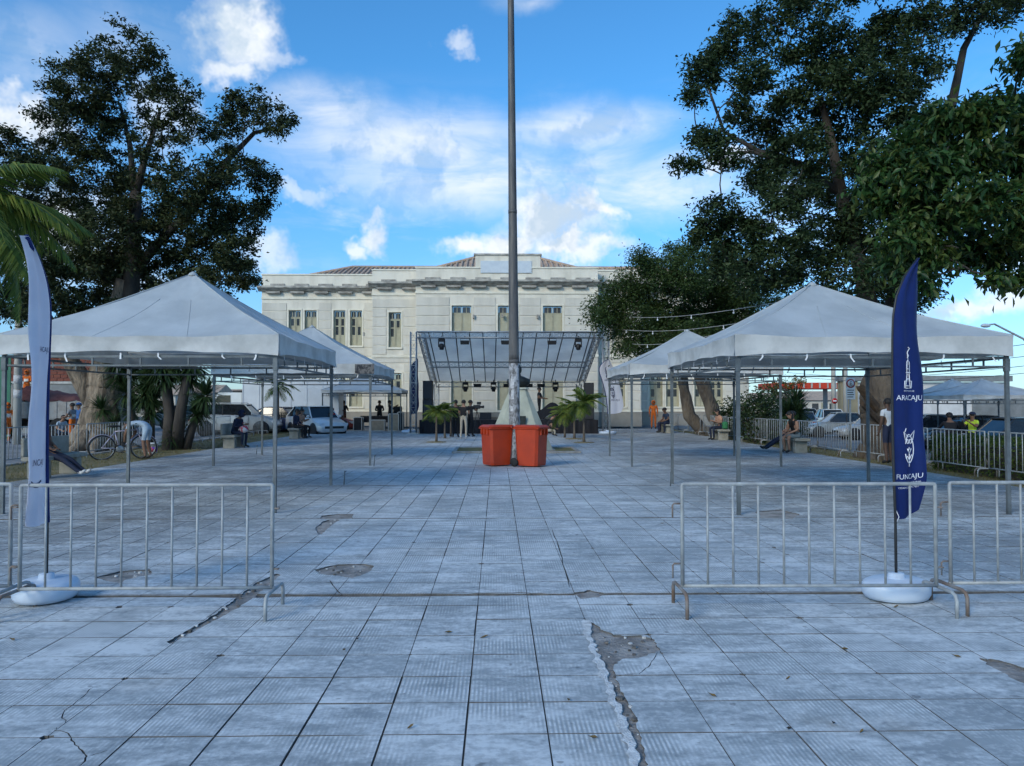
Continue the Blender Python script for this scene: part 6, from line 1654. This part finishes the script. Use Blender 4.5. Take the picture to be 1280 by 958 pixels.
t = thing('green_hoarding', 'tall green sheet-metal hoarding at the photo edge by the truck', 'hoarding', (at(5, 500, 37).x, 37, -.13)); M_grn = mat('green sheet metal', (.02, .16, .09), (.015, .12, .07), 3, .5)
for i in range(4): MB().box(-.9+.3*i, 0, 0, -.62+.3*i, .05, at(5, 446, 37).z+.13).build('sheet', M_grn, t)
MB().bar((-.9, .08, .3), (.3, .08, .3), .06).bar((-.9, .08, 2.6), (.3, .08, 2.6), .06).build('frame_rail', M_grn, t)
# white wall, tan column and dark-roofed shed on the hedge side
M_ww = mat('whitewashed wall', (.68, .67, .65), (.56, .55, .53), 1.1, .9, bump=.2, world=True); M_tan = mat('tan column paint', (.42, .34, .21), (.36, .29, .18), 2, .9, world=True)
d = 62; x0_, x1_ = at(1052, 500, d).x, at(1330, 500, d-6).x
t = thing('white_warehouse', 'long whitewashed wall with a grey roof edge behind the parked cars', 'building', (x0_, d, -.5))
MB().box(1.2, 0, 0, x1_-x0_, .4, at(1100, 478, d).z+.5).build('wall', M_ww, t); MB().box(-.2, -.25, 0, 1.19, .3, at(1052, 477, d).z+.5).build('corner_column', M_tan, t)
MB().box(-.4, -.4, at(1100, 477, d).z+.502, x1_-x0_, .7, at(1100, 470, d).z+.5).build('roof_edge', M_gw, t)
MB().box(10.5, -.06, 0, 15.5, -.001, 2.6).build('roller_shutter', M_gw, t)
for i in range(12): MB().box(10.5, -.09, .1+.2*i, 15.5, -.061, .2+.2*i).build('shutter_slat', M_gw, t)
# red roof band of a filling station far off
d = 78; t = thing('canopy_structure', 'far filling-station canopy with a bright red band', 'building', (at(985, 500, d).x, d, -.5)); wS = at(1062, 500, d).x - at(972, 500, d).x; M_rb = mat('bright red fascia', (.62, .06, .02), (.55, .05, .02), 3, .5)
zr0, zr1 = at(1000, 486, d).z+.5, at(1000, 478.5, d).z+.5
MB().box(-1, 0, zr0, wS-1, 6, zr1).build('roof_band', M_rb, t)
for i in range(9): MB().box(-.9+i*wS/9, -.05, zr0+.05, -.75+i*wS/9, -.001, zr1-.05).build('fascia_joint', M_conc, t)
for x in (0.3, wS-1.4):
    for y in (1.0, 5.0): MB().box(x-.18, y-.18, 0, x+.18, y+.18, zr0-.002).build('pillar', M_conc, t)
# two far white tents
tent('far white tent on the street nearer the blue flag', at(1172, 500, 36).x, at(1262, 500, 36).x, 36, 39.4, at(1215, 474, 37.5).z, zv=at(1215, 496, 36).z+.02, ze=at(1215, 501, 36).z, seed=6, group='white tents on the far street', ties=False)
tent('far white tent on the street beside the lamp arm', at(1205, 500, 31).x, at(1320, 500, 31).x, 31, 34.6, at(1262, 474, 32.5).z, zv=at(1215, 494, 31).z+.02, ze=at(1215, 501, 31).z, seed=7, group='white tents on the far street', ties=False)
# distant wooded rise and low roofs
M_far = mat('distant woods', (.05, .075, .05), (.08, .10, .07), .05, .95, world=True)
for nm, x0_, x1_, dd_, h_ in (('hill', -900, -60, 420, 9), ('hill', 60, 900, 420, 9)):
    m_ = MB(); n_ = 120
    for i in range(n_+1):
        x = x0_+(x1_-x0_)*i/n_; h = h_*(.65+.5*mnoise.noise(Vector((x*.02, 3.1, 0)))+.2*mnoise.noise(Vector((x*.11, 7, 0))))
        m_.v += [(x, dd_-40, -.6), (x, dd_, max(.4, h)), (x, dd_+60, -.6)]
    for i in range(n_):
        for k in range(2): m_.f.append((3*i+k, 3*i+3+k, 3*i+4+k, 3*i+1+k)); m_.m.append(0); m_.s.append(True)
    tag(m_.build(nm, M_far), kind='structure')
M_house = mat('distant pale house wall', (.58, .53, .45), (.50, .46, .40), 1, .9)
rh = random.Random(6)
HLAB = ['low pale house between the yuccas, nearest the brick wall', 'low pale house behind the leaning yucca head', 'low pale house above the silver family car roof', 'pale low house under the red band, first of three', 'pale low house under the red band, middle of three', 'pale low house under the red band, beside the tan column']
for i, (px, dd_, w_, h_) in enumerate(((172, 95, 9, 2.6), (215, 100, 11, 2.9), (268, 105, 8, 2.4), (985, 130, 12, 2.6), (1015, 120, 10, 2.4), (1040, 140, 14, 3.0))):
    p = at(px, 500, dd_); t = thing('low_house', HLAB[i], 'house', (p.x, dd_, -.5 if px > 600 else -.13))
    MB().box(-w_/2, 0, 0, w_/2, 6, h_).build('wall', M_house, t)
    MB().prism([(-.4, h_), (6.4, h_), (3, h_+1.1)], -w_/2-.3, w_/2+.3, axis='x').build('roof', M_roof, t)
    for q in (-.3, .05, .32): MB().box(w_*q-.5, -.03, .9, w_*q+.5, -.001, 1.9).build('window', M_glass, t)
    MB().box(w_*.18-.4, -.03, 0, w_*.18+.4, -.001, 2.0).build('door', M_shutd, t)
# ------------------------------------------------------------------ people
SKIN = [mat('brown skin', (.20, .105, .065), (.17, .09, .055), 8, .6), mat('light brown skin', (.34, .19, .125), (.30, .165, .11), 8, .6), mat('deep brown skin', (.10, .055, .036), (.085, .046, .03), 8, .6)]
def cloth(name, c, c2=None): return mat('cloth ' + name, c, c2 or tuple(x*.75 for x in c), 5, .85, bump=.35, bscale=18)
C_blk = cloth('black', (.014, .014, .017)); C_navy = cloth('navy', (.018, .025, .06)); C_jean = cloth('denim', (.035, .055, .10)); C_djean = cloth('dark denim', (.018, .026, .055)); C_wht = cloth('white', (.66, .68, .70)); C_lbl = cloth('light blue', (.40, .50, .60))
C_red = cloth('red', (.42, .03, .04)); C_org = cloth('orange workwear', (.75, .16, .02)); C_gry = cloth('grey', (.25, .26, .28)); C_blu = cloth('blue', (.04, .13, .34)); C_beige = cloth('beige', (.45, .40, .32)); C_brn = cloth('reddish brown', (.14, .045, .035)); C_teal = cloth('pale teal', (.25, .45, .42)); C_neon = cloth('neon yellow', (.55, .72, .05)); C_pink = cloth('peach', (.52, .27, .17)); C_grn = cloth('green', (.04, .20, .08)); C_gshort = cloth('grey shorts', (.20, .24, .25))
M_shoe = mat('dark shoes', (.02, .02, .02), (.03, .03, .03), 9, .6); M_shoew = mat('pale shoes', (.6, .6, .6), (.5, .5, .5), 9, .6); M_hair = mat('black hair', (.012, .010, .009), (.02, .017, .015), 30, .6, bump=.5, bscale=60); M_refl = mat('reflective tape', (.75, .76, .70), (.65, .66, .6), 9, .3); M_hairg = mat('greying hair', (.22, .21, .2), (.12, .115, .11), 30, .7)
V = Vector
def pose_stand(k=0.0, arms='down'):
    J = dict(pelvis=V((0, 0, .95)), waist=V((0, 0, 1.08)), chest=V((0, .01, 1.27)), neck=V((0, .0, 1.44)), head=V((0, .02, 1.54)), crown=V((0, .015, 1.63)))
    for s, n in ((-1, 'L'), (1, 'R')):
        J['sho'+n] = V((s*.175, 0, 1.385)); J['elb'+n] = V((s*.235, -.02, 1.12)); J['wri'+n] = V((s*.24, .05, .88))
        J['hip'+n] = V((s*.095, 0, .90)); J['kne'+n] = V((s*.105, .02+k*s*.18, .49)); J['ank'+n] = V((s*.11, -.03+k*s*.22, .085)); J['toe'+n] = V((s*.125, .12+k*s*.22, .035))
    if arms == 'up':      # holding a camera or working at chest height
        for s, n in ((-1, 'L'), (1, 'R')): J['elb'+n] = V((s*.25, .16, 1.20)); J['wri'+n] = V((s*.12, .36, 1.36))
    if arms == 'front':
        for s, n in ((-1, 'L'), (1, 'R')): J['elb'+n] = V((s*.23, .08, 1.13)); J['wri'+n] = V((s*.14, .30, 1.10))
    return J
def pose_sit(lean=0.05, legs='down', arms='lap', zs=.465):
    z = zs
    J = dict(pelvis=V((0, 0, z+.09)), waist=V((0, lean*.4, z+.22)), chest=V((0, lean, z+.42)), neck=V((0, lean*1.5, z+.60)), head=V((0, lean*2+.03, z+.69)), crown=V((0, lean*2+.02, z+.78)))
    for s, n in ((-1, 'L'), (1, 'R')):
        J['sho'+n] = V((s*.175, lean*1.2, z+.53)); J['elb'+n] = V((s*.225, lean+.02, z+.27)); J['wri'+n] = V((s*.12, lean+.24, z+.17))
        J['hip'+n] = V((s*.095, .03, z+.06)); J['kne'+n] = V((s*.12, .44, z+.05)); J['ank'+n] = V((s*.11, .40, .085)); J['toe'+n] = V((s*.12, .55, .035))
        if legs == 'out': J['kne'+n] = V((s*.10, .46, z-.08)); J['ank'+n] = V((s*.08+.02, .88, .10)); J['toe'+n] = V((s*.09+.03, .99, .18))
        if legs == 'wide': J['kne'+n] = V((s*.22, .40, z+.06)); J['ank'+n] = V((s*.20, .38, .085)); J['toe'+n] = V((s*.23, .52, .035))
    if arms == 'phone':
        for s, n in ((-1, 'L'), (1, 'R')): J['wri'+n] = V((s*.06, lean+.30, z+.34))
    if arms == 'back':
        for s, n in ((-1, 'L'), (1, 'R')): J['elb'+n] = V((s*.27, lean-.12, z+.32)); J['wri'+n] = V((s*.26, lean-.02, z+.10))
    if arms == 'bars':
        for s, n in ((-1, 'L'), (1, 'R')): J['elb'+n] = V((s*.27, lean+.18, z+.36)); J['wri'+n] = V((s*.30, lean+.44, z+.32))
    return J
def pose_bend():
    J = dict(pelvis=V((0, -.12, .92)), waist=V((0, .02, 1.02)), chest=V((0, .24, 1.04)), neck=V((0, .44, .98)), head=V((0, .54, .92)), crown=V((0, .60, .87)))
    for s, n in ((-1, 'L'), (1, 'R')):
        J['sho'+n] = V((s*.18, .36, 1.0)); J['elb'+n] = V((s*.22, .44, .74)); J['wri'+n] = V((s*.16, .52, .52))
        J['hip'+n] = V((s*.095, -.10, .88)); J['kne'+n] = V((s*.11, -.02, .48)); J['ank'+n] = V((s*.12, -.10, .085)); J['toe'+n] = V((s*.13, .06, .035))
    return J
RAD = dict(pelvis=(.155, .115), waist=(.135, .10), chest=(.165, .115), neck=(.055, .055), head=(.083, .098), crown=(.070, .082), sho=(.072, .07), elb=(.046, .046), wri=(.030, .026), hip=(.088, .088), kne=(.060, .060), ank=(.040, .042), toe=(.044, .030))
def person(label, loc, rz, J, shirt, pants, skin=0, shoes=M_shoe, sleeves='short', legs='long', hair=M_hair, hat=None, hair_long=0.0, hood=None, scale=1.0, extra=None, bulk=1.0, group=None, vest=False):
    t = thing('person', label, 'person', loc, rz, group); t.scale = (scale,)*3
    names = list(J.keys()); idx = {n: i for i, n in enumerate(names)}; verts = [J[n] for n in names]; rad = []
    for n in names:
        r = RAD[n] if n in RAD else RAD[n[:3]]
        k = bulk if n in ('pelvis', 'waist', 'chest') or n[:3] in ('hip', 'sho') else 1
        rad.append((r[0]*k, r[1]*k))
    E = [('pelvis', 'waist'), ('waist', 'chest'), ('chest', 'neck'), ('neck', 'head'), ('head', 'crown')]
    for s in 'LR': E += [('chest', 'sho'+s), ('sho'+s, 'elb'+s), ('elb'+s, 'wri'+s), ('pelvis', 'hip'+s), ('hip'+s, 'kne'+s), ('kne'+s, 'ank'+s), ('ank'+s, 'toe'+s)]
    ed = [(idx[a], idx[b]) for a, b in E]
    # palms and five fingers each
    seg = [(J[a], J[b], a, b) for a, b in E]
    for s, sg in (('L', -1), ('R', 1)):
        w = J['wri'+s]; d_ = (w - J['elb'+s]).normalized(); sd_ = d_.cross(V((0, 1, .3))).normalized()
        pi = len(verts); palm_ = w + d_*.075; verts.append(palm_); rad.append((.036, .018)); ed.append((idx['wri'+s], pi)); seg.append((w, palm_, 'hand', 'hand'))
        up = sd_.cross(d_).normalized()
        for k in range(4):
            off = (k-1.5)*.019; a = palm_ + d_*.03 + sd_*off; b = a + d_*(.036-.004*abs(k-1.4)) + up*.004; c = b + d_*.026 + up*.020
            i0 = len(verts); verts += [a, b, c]; rad += [(.0088, .0088), (.0085, .0085), (.0072, .0072)]; ed += [(pi, i0), (i0, i0+1), (i0+1, i0+2)]; seg.append((a, c, 'hand', 'hand'))
        a = w + d_*.035 + sd_*(-sg*.030); b = a + d_*.03 + sd_*(-sg*.022); i0 = len(verts); verts += [a, b]; rad += [(.0105, .0105), (.008, .008)]; ed += [(pi, i0), (i0, i0+1)]; seg.append((a, b, 'hand', 'hand'))
    # nose
    hd, cr = J['head'], J['crown']; upv = (cr-hd).normalized(); fw = V((0, 1, 0)); fw = (fw - upv*fw.dot(upv)).normalized()
    me = bpy.data.meshes.new('body_frame'); me.from_pydata([tuple(v) for v in verts], ed, []); o = bpy.data.objects.new('body_frame', me); COL.objects.link(o)
    sk = o.modifiers.new('skin', 'SKIN'); sk.use_smooth_shade = True; sk.branch_smoothing = .6
    lay = me.skin_vertices[0].data
    for i, r in enumerate(rad): lay[i].radius = r
    lay[idx['pelvis']].use_root = True
    sb = o.modifiers.new('sub', 'SUBSURF'); sb.levels = 1; sb.render_levels = 1
    dg = bpy.context.evaluated_depsgraph_get(); m2 = bpy.data.meshes.new_from_object(o.evaluated_get(dg)); bpy.data.objects.remove(o); bpy.data.meshes.remove(me)
    m2.materials.clear()
    for m in (SKIN[skin], shirt, pants, shoes, M_refl): m2.materials.append(m)
    A = np.array([s_[0] for s_ in seg]); Bv = np.array([s_[1] for s_ in seg]); AB = Bv-A; L2 = (AB**2).sum(1)+1e-9
    mi = np.zeros(len(m2.polygons), int)
    for pi_, p in enumerate(m2.polygons):
        c = np.array(p.center); tt = np.clip(((c-A)*AB).sum(1)/L2, 0, 1); dist = ((A+AB*tt[:, None]-c)**2).sum(1); k = int(dist.argmin()); a, b, q = seg[k][2], seg[k][3], tt[k]
        if a == 'hand' or a == 'head' or (a == 'neck'): v = 0
        elif a == 'chest' and b == 'neck': v = 0 if q > .72 else 1
        elif a.startswith('sho'): v = 1 if (sleeves == 'long' or (sleeves == 'short' and q < .62)) else 0
        elif a.startswith('elb'): v = 1 if sleeves == 'long' and q < .92 else 0
        elif a in ('waist', 'chest'): v = 1
        elif a == 'pelvis': v = 1 if (b == 'waist' and q > .35) else 2
        elif a.startswith('hip'): v = 2 if not (legs == 'shorts' and q > .85) else 0
        elif a.startswith('kne'): v = (2 if q < .9 else 3) if legs == 'long' else 0
        else: v = 3
        if vest and v in (1, 2) and ((a == 'waist' and .35 < q < .6) or (a.startswith('kne') and .3 < q < .42)): v = 4
        mi[pi_] = v
    m2.polygons.foreach_set('material_index', mi); m2.polygons.foreach_set('use_smooth', [True]*len(mi))
    bo = link('body', m2, t)
    ctr = (hd*.45+cr*.55); rot = upv.to_track_quat('Z', 'Y').to_matrix(); q3 = Matrix((fw.cross(upv), fw, upv)).transposed()
    def onhead(m_): m_.v = [tuple(ctr + q3 @ V(p)) for p in m_.v]; return m_
    f = MB(); f.ball((0, .105, -.015), (.014, .022, .024), 6, 5); onhead(f).build('nose', SKIN[skin], bo)
    for s in (-1, 1):
        f = MB(); f.ball((s*.034, .094, .015), (.012, .008, .008), 6, 4); onhead(f).build('eye', M_hair, bo)
        f = MB(); f.ball((s*.093, .0, -.005), (.012, .022, .032), 6, 5); onhead(f).build('ear', SKIN[skin], bo)
    f = MB(); f.ball((0, .093, -.058), (.026, .010, .008), 6, 4); onhead(f).build('mouth', SKIN[2], bo)
    if hood is None:
        h = MB(); h.ball((0, -.022, .018), (.100, .112, .105), 14, 8, z0=-.35)
        if hair_long: h.tube([(0, -.06, .02), (0, -.09, -.12), (0, -.10, -.12-hair_long)], [.085, .075, .045], 10)
        onhead(h).build('hair', hair, t)
    else:
        h = MB(); h.ball((0, -.03, .0), (.125, .135, .145), 14, 9); onhead(h)
        h2 = MB(); h2.v = h.v; h2.f = [fc for fc in h.f if not all((V(h.v[i])-ctr).dot(fw) > .062 for i in fc)]; h2.m = [0]*len(h2.f); h2.s = [True]*len(h2.f); h2.build('hood', hood, t, fixn=False)
    if hat:
        h = MB(); h.ball((0, -.005, .04), (.108, .122, .095), 14, 6, z0=0.0); h.add([(x*.09, .10+.075*(1-x*x), .045) for x in np.linspace(-1, 1, 7)] + [(x*.10, .085, .055) for x in np.linspace(-1, 1, 7)], [(i, i+1, 8+i, 7+i) for i in range(6)])
        onhead(h).build('cap', hat, t, fixn=False)
    return t
def face(tx, ty): return math.atan2(-tx, ty)     # rotation that turns local +y towards (tx, ty)
def pl(px, py, z=0): p = gnd(px, py, z); return (p.x, p.y, z)
EAST, WEST, NORTH, SOUTH = face(1, 0), face(-1, 0), face(0, 1), face(0, -1)
# seated along the truck-street side, facing the square
p = gnd(40, 600); person('reclining man in a dark red shirt and dark jeans stretching his legs from a bench', (p.x-.02, p.y+.55, 0), face(1, -.15), pose_sit(-.12, 'out', 'lap'), C_brn, C_djean, 0, M_shoew, hair=M_hair)
p = gnd(284, 561); person('hooded sitter in dark clothes bent over a red and white bag', (p.x+.02, p.y+.6, 0), face(1, -.3), pose_sit(.16, 'down', 'phone'), C_navy, C_djean, 0, hood=C_navy, sleeves='long', bulk=1.15)
t = thing('shopping_bag', 'red and white bag on the lap of the hooded sitter', 'bag', (p.x+.42, p.y+.45, .56)); m_ = MB(); m_.ball((0, 0, .10), (.16, .14, .14), 10, 7); m_.build('sack', mat('red white bag', (.5, .05, .08), (.6, .6, .62), 9, .6, lo=.47, hi=.53), t)
MB().tube([(-.06, 0, .22), (-.05, 0, .32), (.05, 0, .32), (.06, 0, .22)], .008, 5).build('handle', C_red, t)
p = gnd(366, 549); person('person in a blue top sitting beside a companion with crossed arms', (p.x-.02, p.y+.35, 0), face(1, -.2), pose_sit(.06, 'down', 'lap'), C_navy, C_blk, 0, sleeves='long')
person('bare-armed companion in black trousers on the bench of the blue top', (p.x+.05, p.y+1.0, 0), face(1, -.4), pose_sit(.05, 'down', 'phone'), C_pink, C_blk, 1, hair_long=.15)
p = gnd(411, 542); person('person in a bright red shirt sitting with back to the dark car', (p.x, p.y+.6, 0), face(.6, -1), pose_sit(.05, 'down', 'lap'), C_red, C_beige, 1)
p = gnd(181, 574); person('man in white shirt and pale shorts bending over by the bicycle', (p.x, p.y, 0), face(-1, .15), pose_bend(), C_lbl, C_lbl, 0, hair=M_hairg, legs='shorts', sleeves='short', bulk=1.05)
# street workers
p = at(9, 545, 33); person('street worker in hooded orange overalls beside the utility pole', (p.x, 33, -.13), face(.6, -.4), pose_stand(.4, 'front'), C_org, C_org, 0, sleeves='long', hood=C_org, vest=True)
p = at(30, 500, 39.2); person('street worker in orange standing on the load of the dump truck', (p.x, 39.4, 1.5), face(.2, -1), pose_stand(.1, 'front'), C_org, C_org, 0, sleeves='long', hood=C_org, vest=True)
p = at(90, 545, 34); person('street worker in grey shirt and orange trousers by the pale trunk', (p.x, 34, -.13), face(-1, .2), pose_stand(.2, 'front'), C_gry, C_org, 0, vest=True)
p = at(98.5, 540, 35.5); person('person in blue with a blue cap half hidden by the pale trunk', (p.x, 35.5, -.13), face(-.6, -1), pose_stand(.1), C_blu, C_navy, 0, hat=C_blu)
p = at(75, 540, 36); person('crouching figure in a white and blue top by the truck wheel', (p.x, 36, -.13), face(.8, -.6), pose_sit(.15, 'wide', 'lap', .3), C_lbl, C_jean, 1)
# sound crew
p = at(471, 535, 44.6); person('sound engineer in black bent over the covered table', (p.x, 45.6, 0), face(.2, -1), pose_stand(.1, 'front'), C_blk, C_blk, 0, sleeves='long')
p = at(487, 535, 44.3); person('taller sound technician in black beside the screen', (p.x, 44.3, 0), face(.9, .3), pose_stand(.15, 'up'), C_blk, C_blk, 0, sleeves='long')
p = at(430, 530, 46.5); person('figure in dark clothes standing by the building beyond the red shirt', (p.x, 46.4, 0), face(.6, -.8), pose_stand(.2, 'front'), C_blk, C_brn, 0)
# camera crew before the stage
person('crew member in black standing alone next to the palm trio', pl(569.5, 547), NORTH, pose_stand(.1), C_blk, C_blk, 0)
person('crew member in black top and pale trousers seen from behind', pl(579.5, 548.5), face(.3, 1), pose_stand(.15, 'front'), C_blk, C_beige, 1, M_shoew)
person('camera operator in black leaning to the viewfinder', pl(588, 546), face(.8, .6), pose_stand(.25, 'up'), C_blk, C_blk, 0)
t = thing('video_camera', 'black video camera on a tripod held by the camera operator', 'camera', pl(596, 546))
for a in (0, 2.1, 4.2): MB().tube([(.38*math.cos(a), .38*math.sin(a), 0), (0, 0, 1.2)], .016, 6).build('tripod_leg', M_blk, t)
MB().cbox((0, 0, 1.38), (.34, .16, .18), .02).build('camera_body', M_blk, t); MB().tube([(.17, 0, 1.38), (.34, 0, 1.38)], [.05, .065], 10).build('lens', M_blk, t); MB().cbox((.1, -.1, 1.55), (.20, .03, .13), .01).build('monitor', M_blk, t); MB().tube([(0, 0, 1.18), (0, 0, 1.30)], .04, 8).build('tripod_head', M_blk, t)
p = at(674, 520, YF+2.2); person('performer in black on the stage beside the monument', (p.x, YF+2.2, .7), face(.8, -.3), pose_stand(.25, 'front'), C_blk, C_blk, 0)
p = pl(690, 545.5); person('crew member crouching on the paving below the stage edge', (p[0]-.3, p[1], 0), face(1, .2), pose_sit(.2, 'wide', 'lap', .22), C_blk, C_beige, 1)
# hedge side
p = at(817, 537, 46.2); person('street worker in full orange overalls standing by the building', (p.x, 46.2, 0), face(-.2, -1), pose_stand(.1), C_org, C_org, 0, sleeves='long', hood=C_org)
p = gnd(838, 542); person('man in blue seated on the bench near the orange worker', (p.x-.02, p.y+.45, 0), face(-1, -.5), pose_sit(.12, 'wide', 'lap'), C_jean, C_navy, 0, hair=M_hair)
person('man in white shirt seated beside the man in blue', (p.x+.03, p.y+1.05, 0), face(-1, -.3), pose_sit(.05, 'down', 'lap'), C_wht, C_navy, 1)
p = gnd(906, 551); person('person in a peach top seated with a green bag', (p.x-.02, p.y+.5, 0), face(-1, -.3), pose_sit(.08, 'down', 'phone'), C_pink, C_djean, 1, hair_long=.1)
t = thing('green_bag', 'green bag beside the person in the peach top', 'bag', (p.x+.05, p.y+.12, .468)); MB().cbox((0, 0, .16), (.20, .30, .32), .05).build('sack', C_grn, t); MB().tube([(0, -.08, .31), (0, -.06, .42), (0, .06, .42), (0, .08, .31)], .008, 5).build('handle', C_grn, t)
p = gnd(1004, 567); person('long-haired woman in black top and grey shorts seated on a bench', (p.x-.05, p.y+.35, 0), face(-1, -.35), pose_sit(.14, 'down', 'lap'), C_blk, C_gshort, 1, hair_long=.28, legs='shorts', sleeves='none', bulk=1.15)
person('man in pale teal shirt stretching his legs beside the long-haired woman', (p.x-.02, p.y+1.05, 0), face(-1, -.15), pose_sit(-.05, 'out', 'lap'), C_teal, C_djean, 1)
p = gnd(1108, 580); person('person in white shirt and navy shorts half hidden by the blue flag', (p.x+.05, p.y, 0), face(-.4, 1), pose_stand(.15), C_wht, C_navy, 2, legs='shorts', scale=1.0)
p = at(1191, 540, 26); person('broad dark-clad rider seated on the motorcycle with back turned', (p.x-.1, 26.0-.05, -.45), face(.35, 1), pose_sit(.08, 'wide', 'bars', .84), C_blk, C_blk, 0, sleeves='long', hat=C_blk, bulk=1.3)
p = at(1216, 540, 27); person('officer in a neon yellow vest leaning beside the rider', (p.x, 27, -.45), face(-.9, -.4), pose_stand(.15, 'up'), C_neon, C_navy, 0, hat=C_navy, bulk=1.1)
